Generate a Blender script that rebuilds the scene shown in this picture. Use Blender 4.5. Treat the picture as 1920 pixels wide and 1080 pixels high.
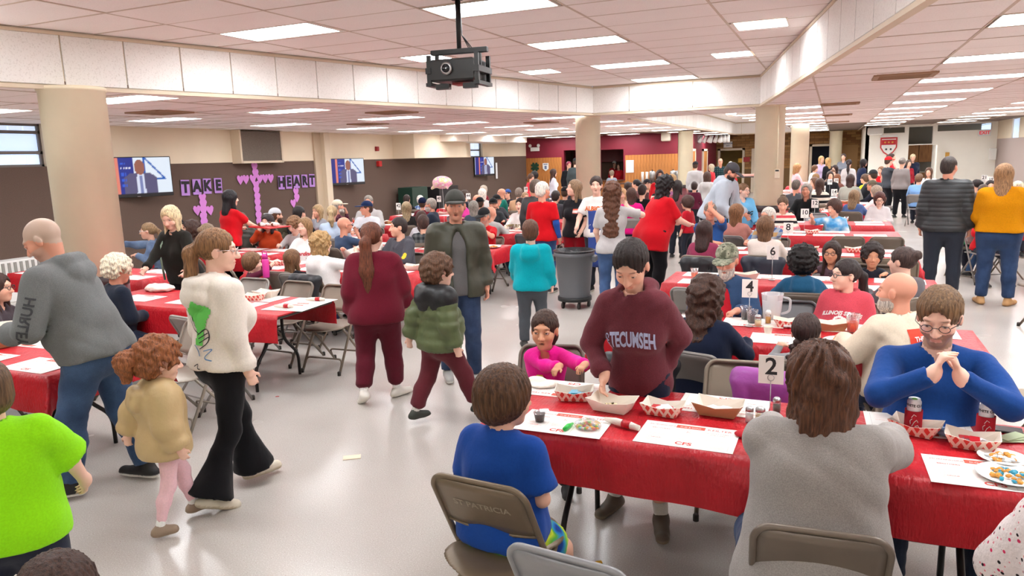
import bpy, bmesh, math, random
import numpy as np
from mathutils import Matrix, Vector
from mathutils.bvhtree import BVHTree
for _o in list(bpy.data.objects): bpy.data.objects.remove(_o)
scene = bpy.context.scene
COL = scene.collection
# ------------------------------------------------------------------ camera
CAMZ = 2.0
FPX, YAW, PITCH, ROLL = 1363.5, -0.41678, 0.17512, -0.03104
def _axes():
    cy, sy, cp, sp = math.cos(YAW), math.sin(YAW), math.cos(PITCH), math.sin(PITCH)
    f = np.array([sy*cp, cy*cp, -sp]); r = np.array([cy, -sy, 0.]); u = np.cross(r, f)
    cr, sr = math.cos(ROLL), math.sin(ROLL)
    return cr*r+sr*u, -sr*r+cr*u, f
AR, AU, AF = _axes()
cam = bpy.data.cameras.new('camera'); cam.sensor_width = 36.0; cam.lens = FPX/1920*36
cam.clip_start = .05; cam.clip_end = 200
camo = bpy.data.objects.new('camera', cam); COL.objects.link(camo)
camo.matrix_world = Matrix(((AR[0],AU[0],-AF[0],0),(AR[1],AU[1],-AF[1],0),(AR[2],AU[2],-AF[2],CAMZ),(0,0,0,1)))
scene.camera = camo
# ------------------------------------------------------------------ world and exposure
world = bpy.data.worlds.new('sky'); scene.world = world; world.use_nodes = True
_bg = world.node_tree.nodes['Background']; _bg.inputs[0].default_value = (.55,.70,1.0,1); _bg.inputs[1].default_value = 1.6
scene.view_settings.view_transform = 'Standard'
try: scene.view_settings.look = 'None'
except Exception: pass
scene.view_settings.exposure = 0.0; scene.view_settings.gamma = 1.0; scene.view_settings.use_curve_mapping = False
LIGHT_POWER = 24.0      # radiance of the fluorescent troffers
# ------------------------------------------------------------------ pixel helpers (1920x1080 frame -> real planes)
def ray(px, py):
    return ((px-960)*AR-(py-540)*AU+FPX*AF)/FPX
def onZ(px, py, z):
    d = ray(px, py); t = (z-CAMZ)/d[2]; return np.array([d[0]*t, d[1]*t, z])
def onX(px, py, X):
    d = ray(px, py); t = X/d[0]; return np.array([X, d[1]*t, CAMZ+d[2]*t])
def onY(px, py, Y):
    d = ray(px, py); t = Y/d[1]; return np.array([d[0]*t, Y, CAMZ+d[2]*t])
def camdist(p): return float(np.linalg.norm(np.array(p)-[0,0,CAMZ]))
def project(p):
    q = np.array(p, float)-[0,0,CAMZ]; w = q@AF
    return 960+FPX*(q@AR)/w, 540-FPX*(q@AU)/w
def lin(c):
    c = np.array(c, float)/255.; return tuple(np.where(c <= .04045, c/12.92, ((c+.055)/1.055)**2.4))
# ------------------------------------------------------------------ object helpers
def tag(o, label=None, cat=None, group=None, kind=None):
    if label: o['label'] = label
    if cat: o['category'] = cat
    if group: o['group'] = group
    if kind: o['kind'] = kind
    return o
def empty(name, loc=(0,0,0), rz=0, label=None, cat=None, group=None):
    o = bpy.data.objects.new(name, None); COL.objects.link(o); o.empty_display_size = .1
    o.location = [float(v) for v in loc]; o.rotation_euler = (0,0,rz)
    return tag(o, label, cat, group)
def link(name, me, mat=None, parent=None, color=None):
    if mat is not None and len(me.materials) == 0: me.materials.append(mat)
    o = bpy.data.objects.new(name, me); COL.objects.link(o)
    if parent is not None: o.parent = parent
    if color is not None: o.color = (*color, 1)
    return o
def copy_tree(o, parent=None):
    c = o.copy(); COL.objects.link(c); c.parent = parent
    for ch in o.children: copy_tree(ch, c)
    return c
def np_mesh(name, V, F, smooth=True, cols=None):
    me = bpy.data.meshes.new(name); V = np.asarray(V, np.float32); F = np.asarray(F, np.int32)
    n, m = F.shape
    me.vertices.add(len(V)); me.vertices.foreach_set('co', V.ravel())
    me.loops.add(n*m); me.loops.foreach_set('vertex_index', F.ravel())
    me.polygons.add(n); me.polygons.foreach_set('loop_start', np.arange(0, n*m, m, dtype=np.int32))
    me.polygons.foreach_set('use_smooth', np.full(n, smooth))
    me.update(calc_edges=True)
    if cols is not None:
        a = me.color_attributes.new('Col', 'FLOAT_COLOR', 'POINT')
        c4 = np.ones((len(V), 4), np.float32); c4[:, :3] = cols
        a.data.foreach_set('color', c4.ravel())
    return me
class MB:
    """collects shapes with material slots and makes one mesh"""
    def __init__(s): s.v = []; s.f = []; s.m = []; s.sm = []
    def add(s, V, F, mi=0, smooth=False):
        k = len(s.v); s.v += [tuple(float(a) for a in p) for p in V]
        for f in F: s.f.append([k+i for i in f]); s.m.append(mi); s.sm.append(smooth)
        return s
    def box(s, c, d, mi=0, rz=0, bev=0):
        x, y, z = d[0]/2, d[1]/2, d[2]/2
        if bev:
            b = min(bev, x*.9, y*.9, z*.9); V = []; 
            for sz, zz, ins in ((-1, -z, b), (-1, -z+b, 0), (1, z-b, 0), (1, z, b)):
                for sx, sy in ((-1,-1),(1,-1),(1,1),(-1,1)): V.append((sx*(x-ins), sy*(y-ins), zz))
            F = [(3,2,1,0),(12,13,14,15)]
            for r in range(3):
                for i in range(4): F.append((r*4+i, r*4+(i+1)%4, r*4+4+(i+1)%4, r*4+4+i))
        else:
            V = [(-x,-y,-z),(x,-y,-z),(x,y,-z),(-x,y,-z),(-x,-y,z),(x,-y,z),(x,y,z),(-x,y,z)]
            F = [(3,2,1,0),(4,5,6,7),(0,1,5,4),(1,2,6,5),(2,3,7,6),(3,0,4,7)]
        cs, sn = math.cos(rz), math.sin(rz)
        return s.add([(c[0]+p[0]*cs-p[1]*sn, c[1]+p[0]*sn+p[1]*cs, c[2]+p[2]) for p in V], F, mi)
    def box2(s, a, b, mi=0, bev=0):
        return s.box([(a[i]+b[i])/2 for i in range(3)], [abs(b[i]-a[i]) for i in range(3)], mi, 0, bev)
    def tube(s, pts, r, n=8, mi=0, closed=False):
        P = [np.array(p, float) for p in pts]; m = len(P); V = []; F = []; up = None
        rr = r if hasattr(r, '__len__') else [r]*m
        for i in range(m):
            if closed: t = P[(i+1) % m]-P[i-1]
            else: t = P[min(i+1, m-1)]-P[max(i-1, 0)]
            t = t/(np.linalg.norm(t)+1e-9)
            if up is None:
                up = np.array([0,0,1.]) if abs(t[2]) < .9 else np.array([1.,0,0])
            a = np.cross(up, t); a /= np.linalg.norm(a)+1e-9; up = np.cross(t, a)
            for k in range(n):
                an = 2*math.pi*k/n; V.append(P[i]+rr[i]*(math.cos(an)*a+math.sin(an)*up))
        for i in range(m if closed else m-1):
            j = (i+1) % m
            for k in range(n): F.append((i*n+k, i*n+(k+1) % n, j*n+(k+1) % n, j*n+k))
        if not closed: F += [tuple(range(n-1, -1, -1)), tuple((m-1)*n+k for k in range(n))]
        return s.add(V, F, mi, True)
    def lathe(s, prof, c=(0,0,0), n=20, mi=0, smooth=True, caps=True):
        V = []; F = []
        for r, z in prof:
            for k in range(n): V.append((c[0]+r*math.cos(2*math.pi*k/n), c[1]+r*math.sin(2*math.pi*k/n), c[2]+z))
        for i in range(len(prof)-1):
            for k in range(n): F.append((i*n+k, i*n+(k+1) % n, (i+1)*n+(k+1) % n, (i+1)*n+k))
        s.add(V, F, mi, smooth)
        if caps:
            k = len(s.v)-len(V); s.f += [[k+n-1-i for i in range(n)], [k+(len(prof)-1)*n+i for i in range(n)]]
            s.m += [mi]*2; s.sm += [False]*2
        return s
    def prism(s, poly, z0, z1, mi=0):
        n = len(poly); V = [(p[0], p[1], z0) for p in poly]+[(p[0], p[1], z1) for p in poly]
        F = [tuple(range(n-1, -1, -1)), tuple(range(n, 2*n))]+[(i, (i+1) % n, n+(i+1) % n, n+i) for i in range(n)]
        return s.add(V, F, mi)
    def mesh(s, name, mats=()):
        me = bpy.data.meshes.new(name); me.from_pydata(s.v, [], s.f)
        me.polygons.foreach_set('material_index', np.array(s.m, np.int32)); me.polygons.foreach_set('use_smooth', np.array(s.sm, bool))
        for m in (mats if isinstance(mats, (list, tuple)) else [mats]): me.materials.append(m)
        me.update(); return me
    def build(s, name, mats, parent=None, color=None):
        return link(name, s.mesh(name, mats), None, parent, color)
def arc(pts, r, n=5):
    """polyline with rounded corners"""
    P = [np.array(p, float) for p in pts]; out = [P[0]]
    for i in range(1, len(P)-1):
        a = P[i-1]-P[i]; b = P[i+1]-P[i]; la, lb = np.linalg.norm(a), np.linalg.norm(b)
        d = min(r, la*.48, lb*.48); A = P[i]+a/la*d; B = P[i]+b/lb*d
        for k in range(n+1):
            t = k/n; out.append((1-t)**2*A+2*t*(1-t)*P[i]+t*t*B)
    return out+[P[-1]]
# ------------------------------------------------------------------ materials
MATS = {}
def nt(m):
    m.use_nodes = True; return m.node_tree
def mat(name, col=(.8,.8,.8), rough=.6, metal=0, bump=0, bscale=60, var=0, vscale=8, spec=.5, emit=0, trans=0, alpha=1, coat=0, objcol=False, vcol=False, extra=None):
    if name in MATS: return MATS[name]
    m = bpy.data.materials.new(name); t = nt(m); N, L = t.nodes, t.links; b = N['Principled BSDF']; MATS[name] = m
    b.inputs['Roughness'].default_value = rough; b.inputs['Metallic'].default_value = metal
    b.inputs['Specular IOR Level'].default_value = spec; b.inputs['Transmission Weight'].default_value = trans
    b.inputs['Alpha'].default_value = alpha; b.inputs['Coat Weight'].default_value = coat
    m.diffuse_color = (*col[:3], 1)
    tc = N.new('ShaderNodeTexCoord')
    out = None
    if objcol:
        oi = N.new('ShaderNodeObjectInfo'); out = oi.outputs['Color']
    if vcol:
        a = N.new('ShaderNodeAttribute'); a.attribute_name = 'Col'
        if out is None: out = a.outputs['Color']
        else:
            mx = N.new('ShaderNodeMix'); mx.data_type = 'RGBA'; mx.blend_type = 'MULTIPLY'; mx.inputs[0].default_value = 1
            L.new(out, mx.inputs[6]); L.new(a.outputs['Color'], mx.inputs[7]); out = mx.outputs[2]
    if out is None:
        rgb = N.new('ShaderNodeRGB'); rgb.outputs[0].default_value = (*col[:3], 1); out = rgb.outputs[0]
    if var:
        nz = N.new('ShaderNodeTexNoise'); nz.inputs['Scale'].default_value = vscale; nz.inputs['Detail'].default_value = 4
        L.new(tc.outputs['Object'], nz.inputs['Vector'])
        mr = N.new('ShaderNodeMapRange'); mr.inputs[1].default_value = .3; mr.inputs[2].default_value = .7
        mr.inputs[3].default_value = 1-var; mr.inputs[4].default_value = 1+var; L.new(nz.outputs['Fac'], mr.inputs[0])
        mx = N.new('ShaderNodeMix'); mx.data_type = 'RGBA'; mx.blend_type = 'MULTIPLY'; mx.inputs[0].default_value = 1
        L.new(out, mx.inputs[6]); L.new(mr.outputs[0], mx.inputs[7]); out = mx.outputs[2]
    L.new(out, b.inputs['Base Color'])
    if bump:
        nb = N.new('ShaderNodeTexNoise'); nb.inputs['Scale'].default_value = bscale; nb.inputs['Detail'].default_value = 3
        L.new(tc.outputs['Object'], nb.inputs['Vector'])
        bp = N.new('ShaderNodeBump'); bp.inputs['Strength'].default_value = bump; bp.inputs['Distance'].default_value = .01
        L.new(nb.outputs['Fac'], bp.inputs['Height']); L.new(bp.outputs[0], b.inputs['Normal'])
    if emit:
        L.new(out, b.inputs['Emission Color']); b.inputs['Emission Strength'].default_value = emit
    if extra: extra(t, b, tc, out)
    return m
def ramp(t, fac, stops, interp='LINEAR'):
    r = t.nodes.new('ShaderNodeValToRGB'); r.color_ramp.interpolation = interp; e = r.color_ramp.elements
    while len(e) < len(stops): e.new(.5)
    for i, (p, c) in enumerate(stops): e[i].position = p; e[i].color = (*c[:3], 1)
    t.links.new(fac, r.inputs[0]); return r.outputs[0]
def node_math(t, op, a, b=None):
    n = t.nodes.new('ShaderNodeMath'); n.operation = op
    for i, v in enumerate((a, b)):
        if v is None: continue
        if isinstance(v, (int, float)): n.inputs[i].default_value = v
        else: t.links.new(v, n.inputs[i])
    return n.outputs[0]
def mixc(t, fac, a, b, mode='MIX'):
    n = t.nodes.new('ShaderNodeMix'); n.data_type = 'RGBA'; n.blend_type = mode
    for i, v in ((0, fac), (6, a), (7, b)):
        if isinstance(v, (int, float)): n.inputs[i].default_value = v
        elif isinstance(v, (tuple, list)): n.inputs[i].default_value = (*v[:3], 1)
        else: t.links.new(v, n.inputs[i])
    return n.outputs[2]
def noise(t, tc, scale, detail=3, out='Object', stretch=None, rough=.5):
    n = t.nodes.new('ShaderNodeTexNoise'); n.inputs['Scale'].default_value = scale; n.inputs['Detail'].default_value = detail; n.inputs['Roughness'].default_value = rough
    src = tc.outputs[out]
    if stretch:
        mp = t.nodes.new('ShaderNodeMapping'); mp.inputs['Scale'].default_value = stretch; t.links.new(src, mp.inputs[0]); src = mp.outputs[0]
    t.links.new(src, n.inputs['Vector']); return n.outputs['Fac']
def wave(t, tc, scale, direction='X', dist=0, profile='SIN'):
    n = t.nodes.new('ShaderNodeTexWave'); n.bands_direction = direction; n.wave_profile = profile
    n.inputs['Scale'].default_value = scale; n.inputs['Distortion'].default_value = dist; n.inputs['Detail'].default_value = 1
    t.links.new(tc.outputs['Object'], n.inputs['Vector']); return n.outputs['Fac']
def setbump(t, b, h, strength=.3, dist=.01):
    bp = t.nodes.new('ShaderNodeBump'); bp.inputs['Strength'].default_value = strength; bp.inputs['Distance'].default_value = dist
    t.links.new(h, bp.inputs['Height']); t.links.new(bp.outputs[0], b.inputs['Normal'])
def text_mesh(s, size=1.0, font_bold=0.0, extrude=0.0, shear=0, align='CENTER'):
    """flat lettering as vertices / faces in its own XY plane"""
    cu = bpy.data.curves.new('t', 'FONT'); cu.body = s; cu.size = size; cu.align_x = align; cu.align_y = 'CENTER'
    cu.offset = font_bold; cu.extrude = extrude; cu.shear = shear; cu.resolution_u = 3
    o = bpy.data.objects.new('t', cu); COL.objects.link(o)
    dg = bpy.context.evaluated_depsgraph_get(); me = o.evaluated_get(dg).to_mesh()
    V = np.array([v.co[:] for v in me.vertices]); F = [tuple(p.vertices) for p in me.polygons]
    o.evaluated_get(dg).to_mesh_clear(); bpy.data.objects.remove(o); bpy.data.curves.remove(cu)
    return V.reshape(-1, 3), F

_ones = 'zero one two three four five six seven eight nine ten eleven twelve thirteen fourteen fifteen sixteen seventeen eighteen nineteen'.split()
_tens = ['','','twenty','thirty','forty','fifty']
def words(n): return _ones[n] if n < 20 else _tens[n//10]+('-'+_ones[n % 10] if n % 10 else '')
ORDS = 'first second third fourth fifth sixth seventh eighth ninth tenth eleventh twelfth thirteenth fourteenth fifteenth sixteenth seventeenth eighteenth nineteenth twentieth twenty-first twenty-second twenty-third twenty-fourth twenty-fifth twenty-sixth twenty-seventh twenty-eighth twenty-ninth thirtieth thirty-first thirty-second thirty-third thirty-fourth'.split()
# ================================================================== the room
ZL, ZH = 2.83, 3.37
M_floor = mat('vinyl_floor', rough=.32, spec=.5)
def _fl(m):
    t = m.node_tree; b = t.nodes['Principled BSDF']; tc = t.nodes.new('ShaderNodeTexCoord')
    n1 = noise(t, tc, 150, 0); sp = ramp(t, n1, [(.0,lin((120,108,98))),(.17,lin((160,146,134))),(.23,lin((188,180,173))),(.62,lin((194,187,180))),(.72,lin((205,200,194)))])
    n2 = noise(t, tc, 1.1, 4); big = ramp(t, n2, [(.3,(.91,.91,.91)),(.7,(1,1,1))])
    t.links.new(mixc(t, 1, sp, big, 'MULTIPLY'), b.inputs['Base Color'])
    n3 = noise(t, tc, 1.6, 2)
    t.links.new(node_math(t, 'ADD', node_math(t, 'MULTIPLY', n3, .16), .16), b.inputs['Roughness'])
    setbump(t, b, noise(t, tc, 2.2, 2), .06, .02)
_fl(M_floor)
M_wallcream = mat('cream_wall_paint', lin((232,216,190)), .7, bump=.05, bscale=40, var=.03, vscale=2)
M_carpet = mat('brown_carpet_panel', lin((97,78,68)), .95, bump=.5, bscale=160, var=.16, vscale=90)
M_greypanel = mat('grey_fabric_panel', lin((180,162,154)), .95, bump=.4, bscale=150, var=.08, vscale=90)
M_maroon = mat('maroon_wall_paint', lin((124,22,42)), .6, var=.05, vscale=2)
M_column = mat('cream_column_paint', lin((250,237,206)), .35, var=.03, vscale=3)
M_colbase = mat('maroon_column_base', lin((92,22,32)), .5)
M_black = mat('black_paint', (.012,.012,.012), .5)
M_trimcream = mat('cream_trim', lin((222,205,180)), .55)
M_tile = mat('acoustic_tile', lin((226,208,198)), .95)
def _ti(m, c0, c1, sc):
    t = m.node_tree; b = t.nodes['Principled BSDF']; tc = t.nodes.new('ShaderNodeTexCoord')
    n = noise(t, tc, sc, 3); n2 = noise(t, tc, 1.6, 2)
    t.links.new(mixc(t, .5, ramp(t, n, [(.30,lin(c0)),(.46,lin(c1))]), ramp(t, n2, [(.3,lin(c1)),(.7,lin([v*.97 for v in c1]))])), b.inputs['Base Color'])
    setbump(t, b, n, .25, .006)
_ti(M_tile, (226,214,208), (250,241,237), 90)
M_soffit = mat('soffit_tile', lin((240,232,222)), .9)
_ti(M_soffit, (212,206,200), (248,245,241), 70)
M_grid = mat('ceiling_grid', lin((205,186,170)), .6)
M_light = mat('lit_diffuser', (.94,.975,1.0), .5, emit=LIGHT_POWER)
M_whitewall = mat('white_wall_paint', lin((250,243,230)), .7, var=.02, vscale=2)
M_white = mat('white_plastic', lin((238,236,232)), .45)
M_wood = mat('oak_panel', lin((190,120,58)), .5)
def _wd(m, cols, sc=1.0):
    t = m.node_tree; b = t.nodes['Principled BSDF']; tc = t.nodes.new('ShaderNodeTexCoord')
    n = noise(t, tc, 6*sc, 5, stretch=(4,4,.35)); t.links.new(ramp(t, n, [(.3,lin(cols[0])),(.55,lin(cols[1])),(.75,lin(cols[2]))]), b.inputs['Base Color'])
_wd(M_wood, [(164,98,45),(196,126,62),(212,146,80)])
M_brick = mat('tan_block', objcol=True, rough=.85, bump=.3, bscale=30, var=.08, vscale=14)
M_mortar = mat('mortar', lin((120,92,60)), .95)
M_dark = mat('dark_void', (.01,.009,.01), .9)
M_steel = mat('brushed_steel', (.45,.45,.45), .35, 1)
M_glassblock = mat('glass_block', lin((205,222,245)), .25, emit=.9)
M_skyglass = mat('frosted_pane', lin((190,212,245)), .3, emit=.9)
M_red = mat('red_paint', lin((190,20,28)), .4)
def struct(name, mb, mats, parent=None):
    o = mb.build(name, mats, parent)
    if parent is None: o['kind'] = 'structure'
    return o
struct('floor', MB().box2((-13,-4,-.1),(9,42,0)), [M_floor])
WX, RX = -12.2, 5.6
# left wall: carpet below, cream above, with window openings
wl = MB()
wl.box2((WX-.25,-4,0),(WX,29.6,2.12), 1)
for a, b_ in ((-4,5.6),(8.3,24.2),(25.2,29.6)): wl.box2((WX-.25,a,2.12),(WX,b_,2.95), 0)
struct('wall_left', wl, [M_wallcream, M_carpet])
def window(name, y0, y1, z0, z1, rows, cols):
    f = MB(); x = WX-.12
    f.box2((x-.04,y0,z1-.04),(x+.04,y1,z1)); f.box2((x-.04,y0,z0),(x+.04,y1,z0+.04)); f.box2((x-.04,y0,z0),(x+.04,y0+.04,z1)); f.box2((x-.04,y1-.04,z0),(x+.04,y1,z1))
    for k in range(1, rows): z = z0+(z1-z0)*rows_h[name][k-1]; f.box2((x-.04,y0,z-.025),(x+.04,y1,z+.025))
    w = f.build(name, [mat('window_metal', lin((110,102,98)), .5)]); w['kind'] = 'structure'
    zz = [z0]+[z0+(z1-z0)*q for q in rows_h[name]]+[z1]
    for k in range(rows):
        nc = cols[k]
        for c in range(nc):
            MB().box2((x-.03,y0+(y1-y0)*c/nc+.012,zz[k]+.03),(x-.01,y0+(y1-y0)*(c+1)/nc-.012,zz[k+1]-.03), bev=.008).build('pane', [M_glassblock if nc > 1 else M_skyglass], w)
rows_h = {'window_1': [.33,.80], 'window_2': [.36]}
window('window_1', 5.6, 8.3, 2.12, 2.83, 3, [11,1,11])
window('window_2', 24.2, 25.2, 2.12, 2.83, 2, [2,2])
# cream bulkhead boxes on the left wall
struct('trim_1', MB().box2((WX,19.0,2.12),(WX+.75,22.4,ZL)), [M_wallcream])
db = MB().box2((WX+.0,20.6,2.62),(WX+1.25,26.6,2.90)); struct('trim_2', db, [mat('duct_paint', lin((226,212,198)), .7)])
for yy in (21.6,23.0,24.6): struct('duct_joint', MB().box2((WX+1.25,yy-.012,2.62),(WX+1.262,yy+.012,2.83)), [M_grid], bpy.data.objects['trim_2'])
struct('trim_3', MB().box2((WX,15.55,0),(WX+.16,15.78,ZL), bev=.02), [M_trimcream])
struct('trim_4', MB().box2((WX,15.28,0),(WX+.05,15.56,ZL)), [mat('beige_trim', lin((196,176,150)), .6)])
# back wall left: maroon over oak panels, with two service openings
YB = 29.5
wb = MB()
def wallY(mb, y, x0, x1, z0, z1, holes, mi=0, th=.2):
    xs = sorted({x0, x1, *[h[0] for h in holes], *[h[1] for h in holes]}); zs = sorted({z0, z1, *[h[2] for h in holes], *[h[3] for h in holes]})
    xs = [x for x in xs if x0 <= x <= x1]; zs = [z for z in zs if z0 <= z <= z1]
    for i in range(len(xs)-1):
        for j in range(len(zs)-1):
            cx, cz = (xs[i]+xs[i+1])/2, (zs[j]+zs[j+1])/2
            if any(h[0] < cx < h[1] and h[2] < cz < h[3] for h in holes): continue
            mb.box2((xs[i],y,zs[j]),(xs[i+1],y+th,zs[j+1]), mi)
HB = [(-10.48,-9.2,1.02,2.3),(-8.9,-7.9,1.02,2.27)]
wallY(wb, YB, WX-.25, -5.5, 0, 2.95, HB)
struct('wall_back_left', wb, [M_maroon])
plk = MB(); random.seed(3)
wbo = bpy.data.objects['wall_back_left']; x = WX
pm = {}
while x < -5.62:
    w = .125
    segs = [(0, 2.02)]
    for h in HB:
        if x+w > h[0]-.03 and x < h[1]+.03: segs = [(0, 1.0)]
    for z0, z1 in segs:
        key = round(z1, 2)
        if key not in pm: pm[key] = MB().box2((.004,-.02,z0),(w-.004,.0,z1), bev=.006).mesh('plank', [M_wood])
        o = link('plank', pm[key], None, wbo); o.location = (x, YB, 0)
    x += w
for i, h in enumerate(HB):     # counters and dark kitchen behind
    struct('counter_%d' % i, MB().box2((h[0]-.05,YB-.3,.99),(h[1]+.05,YB+.35,1.03), bev=.008), [mat('counter_top', lin((90,52,30)), .4)], wbo).name = 'counter'
kb = MB(); kb.box2((-11.2,32.5,0),(-7.2,32.6,2.9)); kb.box2((-11.3,29.7,0),(-11.2,32.6,2.9)); kb.box2((-7.2,29.7,0),(-7.1,32.6,2.9)); kb.box2((-11.3,29.7,2.85),(-7.1,32.6,2.95))
struct('wall_kitchen', kb, [mat('kitchen_wall', lin((120,96,80)), .8)])
struct('wall_kitchen_cabinet', MB().box2((-10.9,32.0,1.75),(-8,32.5,2.5), bev=.01), [mat('red_cabinet', lin((120,20,26)), .4)], bpy.data.objects['wall_kitchen']).name = 'cabinet'
# side wall of the back passage, maroon
sw = MB(); sw.box2((-5.70,YB,0),(-5.5,38.6,2.95)); struct('wall_passage', sw, [M_maroon])
for y0, wd in ((31.0,1.0),(34.2,1.0)):
    struct('door_1' if y0 < 32 else 'door_2', MB().box2((-5.5,y0,0),(-5.44,y0+wd,2.1), bev=.01), [M_wood])
    nm = 'trim_5' if y0 < 32 else 'trim_6'
    tb = MB(); tb.box2((-5.5,y0-.1,0),(-5.42,y0,2.2)); tb.box2((-5.5,y0+wd,0),(-5.42,y0+wd+.1,2.2)); tb.box2((-5.5,y0-.1,2.1),(-5.42,y0+wd+.1,2.2)); struct(nm, tb, [M_trimcream])
# block wall at the far back
YK = 38.5
wk = MB(); HK = [(-5.30,-4.22,0,2.1),(-1.0,-.15,0,2.16)]
wallY(wk, YK, -5.7, 1.3, 0, 2.95, HK); struct('wall_back', wk, [M_mortar]); wk = bpy.data.objects['wall_back']
bm_ = {}
random.seed(11); row = 0; z = .02
while z < 2.85:
    h = .118; x = -5.68+(row % 2)*-.2
    while x < 1.2:
        L_ = .39; x0, x1 = max(x, -5.69), min(x+L_, 1.25)
        parts_ = [(x0, x1)]
        for hh in HK:
            if z < hh[3]+.06:
                np_ = []
                for a, b_ in parts_:
                    if b_ <= hh[0]-.12 or a >= hh[1]+.12: np_.append((a, b_))
                    else:
                        if a < hh[0]-.12: np_.append((a, hh[0]-.12))
                        if b_ > hh[1]+.12: np_.append((hh[1]+.12, b_))
                parts_ = np_
        for a, b_ in parts_:
            if b_-a > .06 and z > 1.05:
                k = (round(b_-a, 2))
                if k not in bm_: bm_[k] = MB().box2((.004,-.018,.004),(k-.004,.0,h-.004), bev=.004).mesh('brick', [M_brick])
                o = link('brick', bm_[k], None, wk, lin(random.choice([(150,108,62),(162,120,72),(138,98,58),(172,130,80),(128,88,50),(158,112,60)]))); o.location = (a, YK, z)
        x += L_+.008
    z += h+.008; row += 1
for nm, h in (('trim_7', HK[0]), ('trim_8', HK[1])):
    tb = MB(); tb.box2((h[0]-.11,YK-.06,0),(h[0],YK+.1,h[3]+.1)); tb.box2((h[1],YK-.06,0),(h[1]+.11,YK+.1,h[3]+.1)); tb.box2((h[0]-.11,YK-.06,h[3]),(h[1]+.11,YK+.1,h[3]+.1)); struct(nm, tb, [M_trimcream])
bk = MB().box2((-5.7,41.5,0),(-3.9,41.6,2.6), 1); bk.box2((-3.95,38.7,0),(-3.85,41.6,2.6), 0); bk.box2((-5.8,38.7,0),(-5.7,41.6,2.6), 0); bk.box2((-5.8,38.7,2.55),(-3.85,41.6,2.65), 0)
struct('wall_backroom', bk, [mat('store_wall', lin((128,120,112)), .8), mat('yellow_wall', lin((225,190,110)), .7)])
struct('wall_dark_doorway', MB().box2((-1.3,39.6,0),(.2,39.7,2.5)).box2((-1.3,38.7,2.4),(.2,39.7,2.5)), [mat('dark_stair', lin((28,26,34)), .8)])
struct('door_3', MB().box2((-3.78,YK-.05,0),(-2.6,YK,2.16), bev=.01), [M_trimcream])
struct('door_4', MB().box2((.30,YK-.06,0),(1.0,YK-.02,2.2), bev=.01), [mat('tan_door', lin((160,120,70)), .6)])
# white partition wall on the right with transom windows and a doorway
YW = 33.0
HW = [(2.66,3.5,0,2.06),(2.64,3.47,2.1,2.77),(3.62,5.4,2.56,2.80),(1.75,2.5,2.56,2.78)]
ww = MB(); wallY(ww, YW, 1.12, RX, 0, 2.95, HW); ww.box2((1.12,YW,0),(1.25,38.6,2.9)); struct('wall_partition', ww, [M_whitewall])
rm = MB(); rm.box2((1.3,36.5,0),(5.6,36.6,2.9)); struct('wall_partition_room', rm, [mat('room_block', lin((150,132,104)), .8)])
cb = empty('cabinet_bank', (3.0,35.9,0), 0, 'oak wall cabinets and counter seen through the doorway in the white partition', 'cabinet')
for i in range(3): MB().box2((-.9+i*.6,0,1.35),(-.32+i*.6,.5,2.1), bev=.01).build('door', [M_wood], cb)
MB().box2((-1,0,0),(1,.55,.9)).build('body', [M_wood], cb); MB().box2((-1.05,-.03,.9),(1.05,.58,.95)).build('worktop', [mat('worktop_beige', lin((200,180,150)), .5)], cb)
struct('door_5', MB().box2((3.5,YW-.9,0),(3.56,YW,2.05), bev=.01), [M_whitewall])
# right wall
wr = MB(); wr.box2((RX,-4,0),(RX+.2,33.2,2.2), 1); wr.box2((RX,-4,2.2),(RX+.2,29.5,2.95), 0); wr.box2((RX,30.6,2.2),(RX+.2,33.2,2.95), 0); struct('wall_right', wr, [M_wallcream, M_greypanel])
w3 = MB().box2((RX+.05,29.5,2.2),(RX+.1,30.6,2.83)).build('window_3', [M_skyglass]); w3['kind'] = 'structure'
struct('wall_behind', MB().box2((-13,-4.2,0),(9,-4,3.6)), [M_wallcream])
# ------------------------------------------------------------------ ceilings
LB1 = np.array([-4.45,14.3]); LB0 = np.array([-9.45,-4.0]); RB1 = np.array([-1.27,14.3]); RB0 = np.array([2.09,-4.0])
RX0, RY0, RX1, RY1 = -4.3, 16.6, -1.6, 36.2
def clip(poly, a, b):
    """keep the part of poly on the left of a->b"""
    out = []; n = len(poly); d = (b[0]-a[0], b[1]-a[1])
    sd = [d[0]*(p[1]-a[1])-d[1]*(p[0]-a[0]) for p in poly]
    for i in range(n):
        j = (i+1) % n
        if sd[i] >= 0: out.append(tuple(poly[i]))
        if (sd[i] >= 0) != (sd[j] >= 0):
            t = sd[i]/(sd[i]-sd[j]); out.append((poly[i][0]+t*(poly[j][0]-poly[i][0]), poly[i][1]+t*(poly[j][1]-poly[i][1])))
    return out
def area(p): return abs(sum(p[i][0]*p[(i+1) % len(p)][1]-p[(i+1) % len(p)][0]*p[i][1] for i in range(len(p))))/2 if len(p) > 2 else 0
def low_pieces(r):
    P = [(r[0],r[1]),(r[2],r[1]),(r[2],r[3]),(r[0],r[3])]; yb = 14.3
    lo = clip(P, (10,yb), (-20,yb)); hi = clip(P, (-20,yb), (10,yb)); res = []
    if len(lo) > 2: res += [clip(lo, LB0, LB1), clip(lo, RB1, RB0)]
    if len(hi) > 2:
        mid = clip(clip(hi, (RX0,1),(RX0,0)), (RX1,0),(RX1,1))
        res += [clip(hi, (RX0,0),(RX0,1)), clip(hi, (RX1,1),(RX1,0))]
        if len(mid) > 2: res += [clip(mid, (1,RY0),(0,RY0)), clip(mid, (0,RY1),(1,RY1))]
    return [p for p in res if area(p) > .01]
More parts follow.
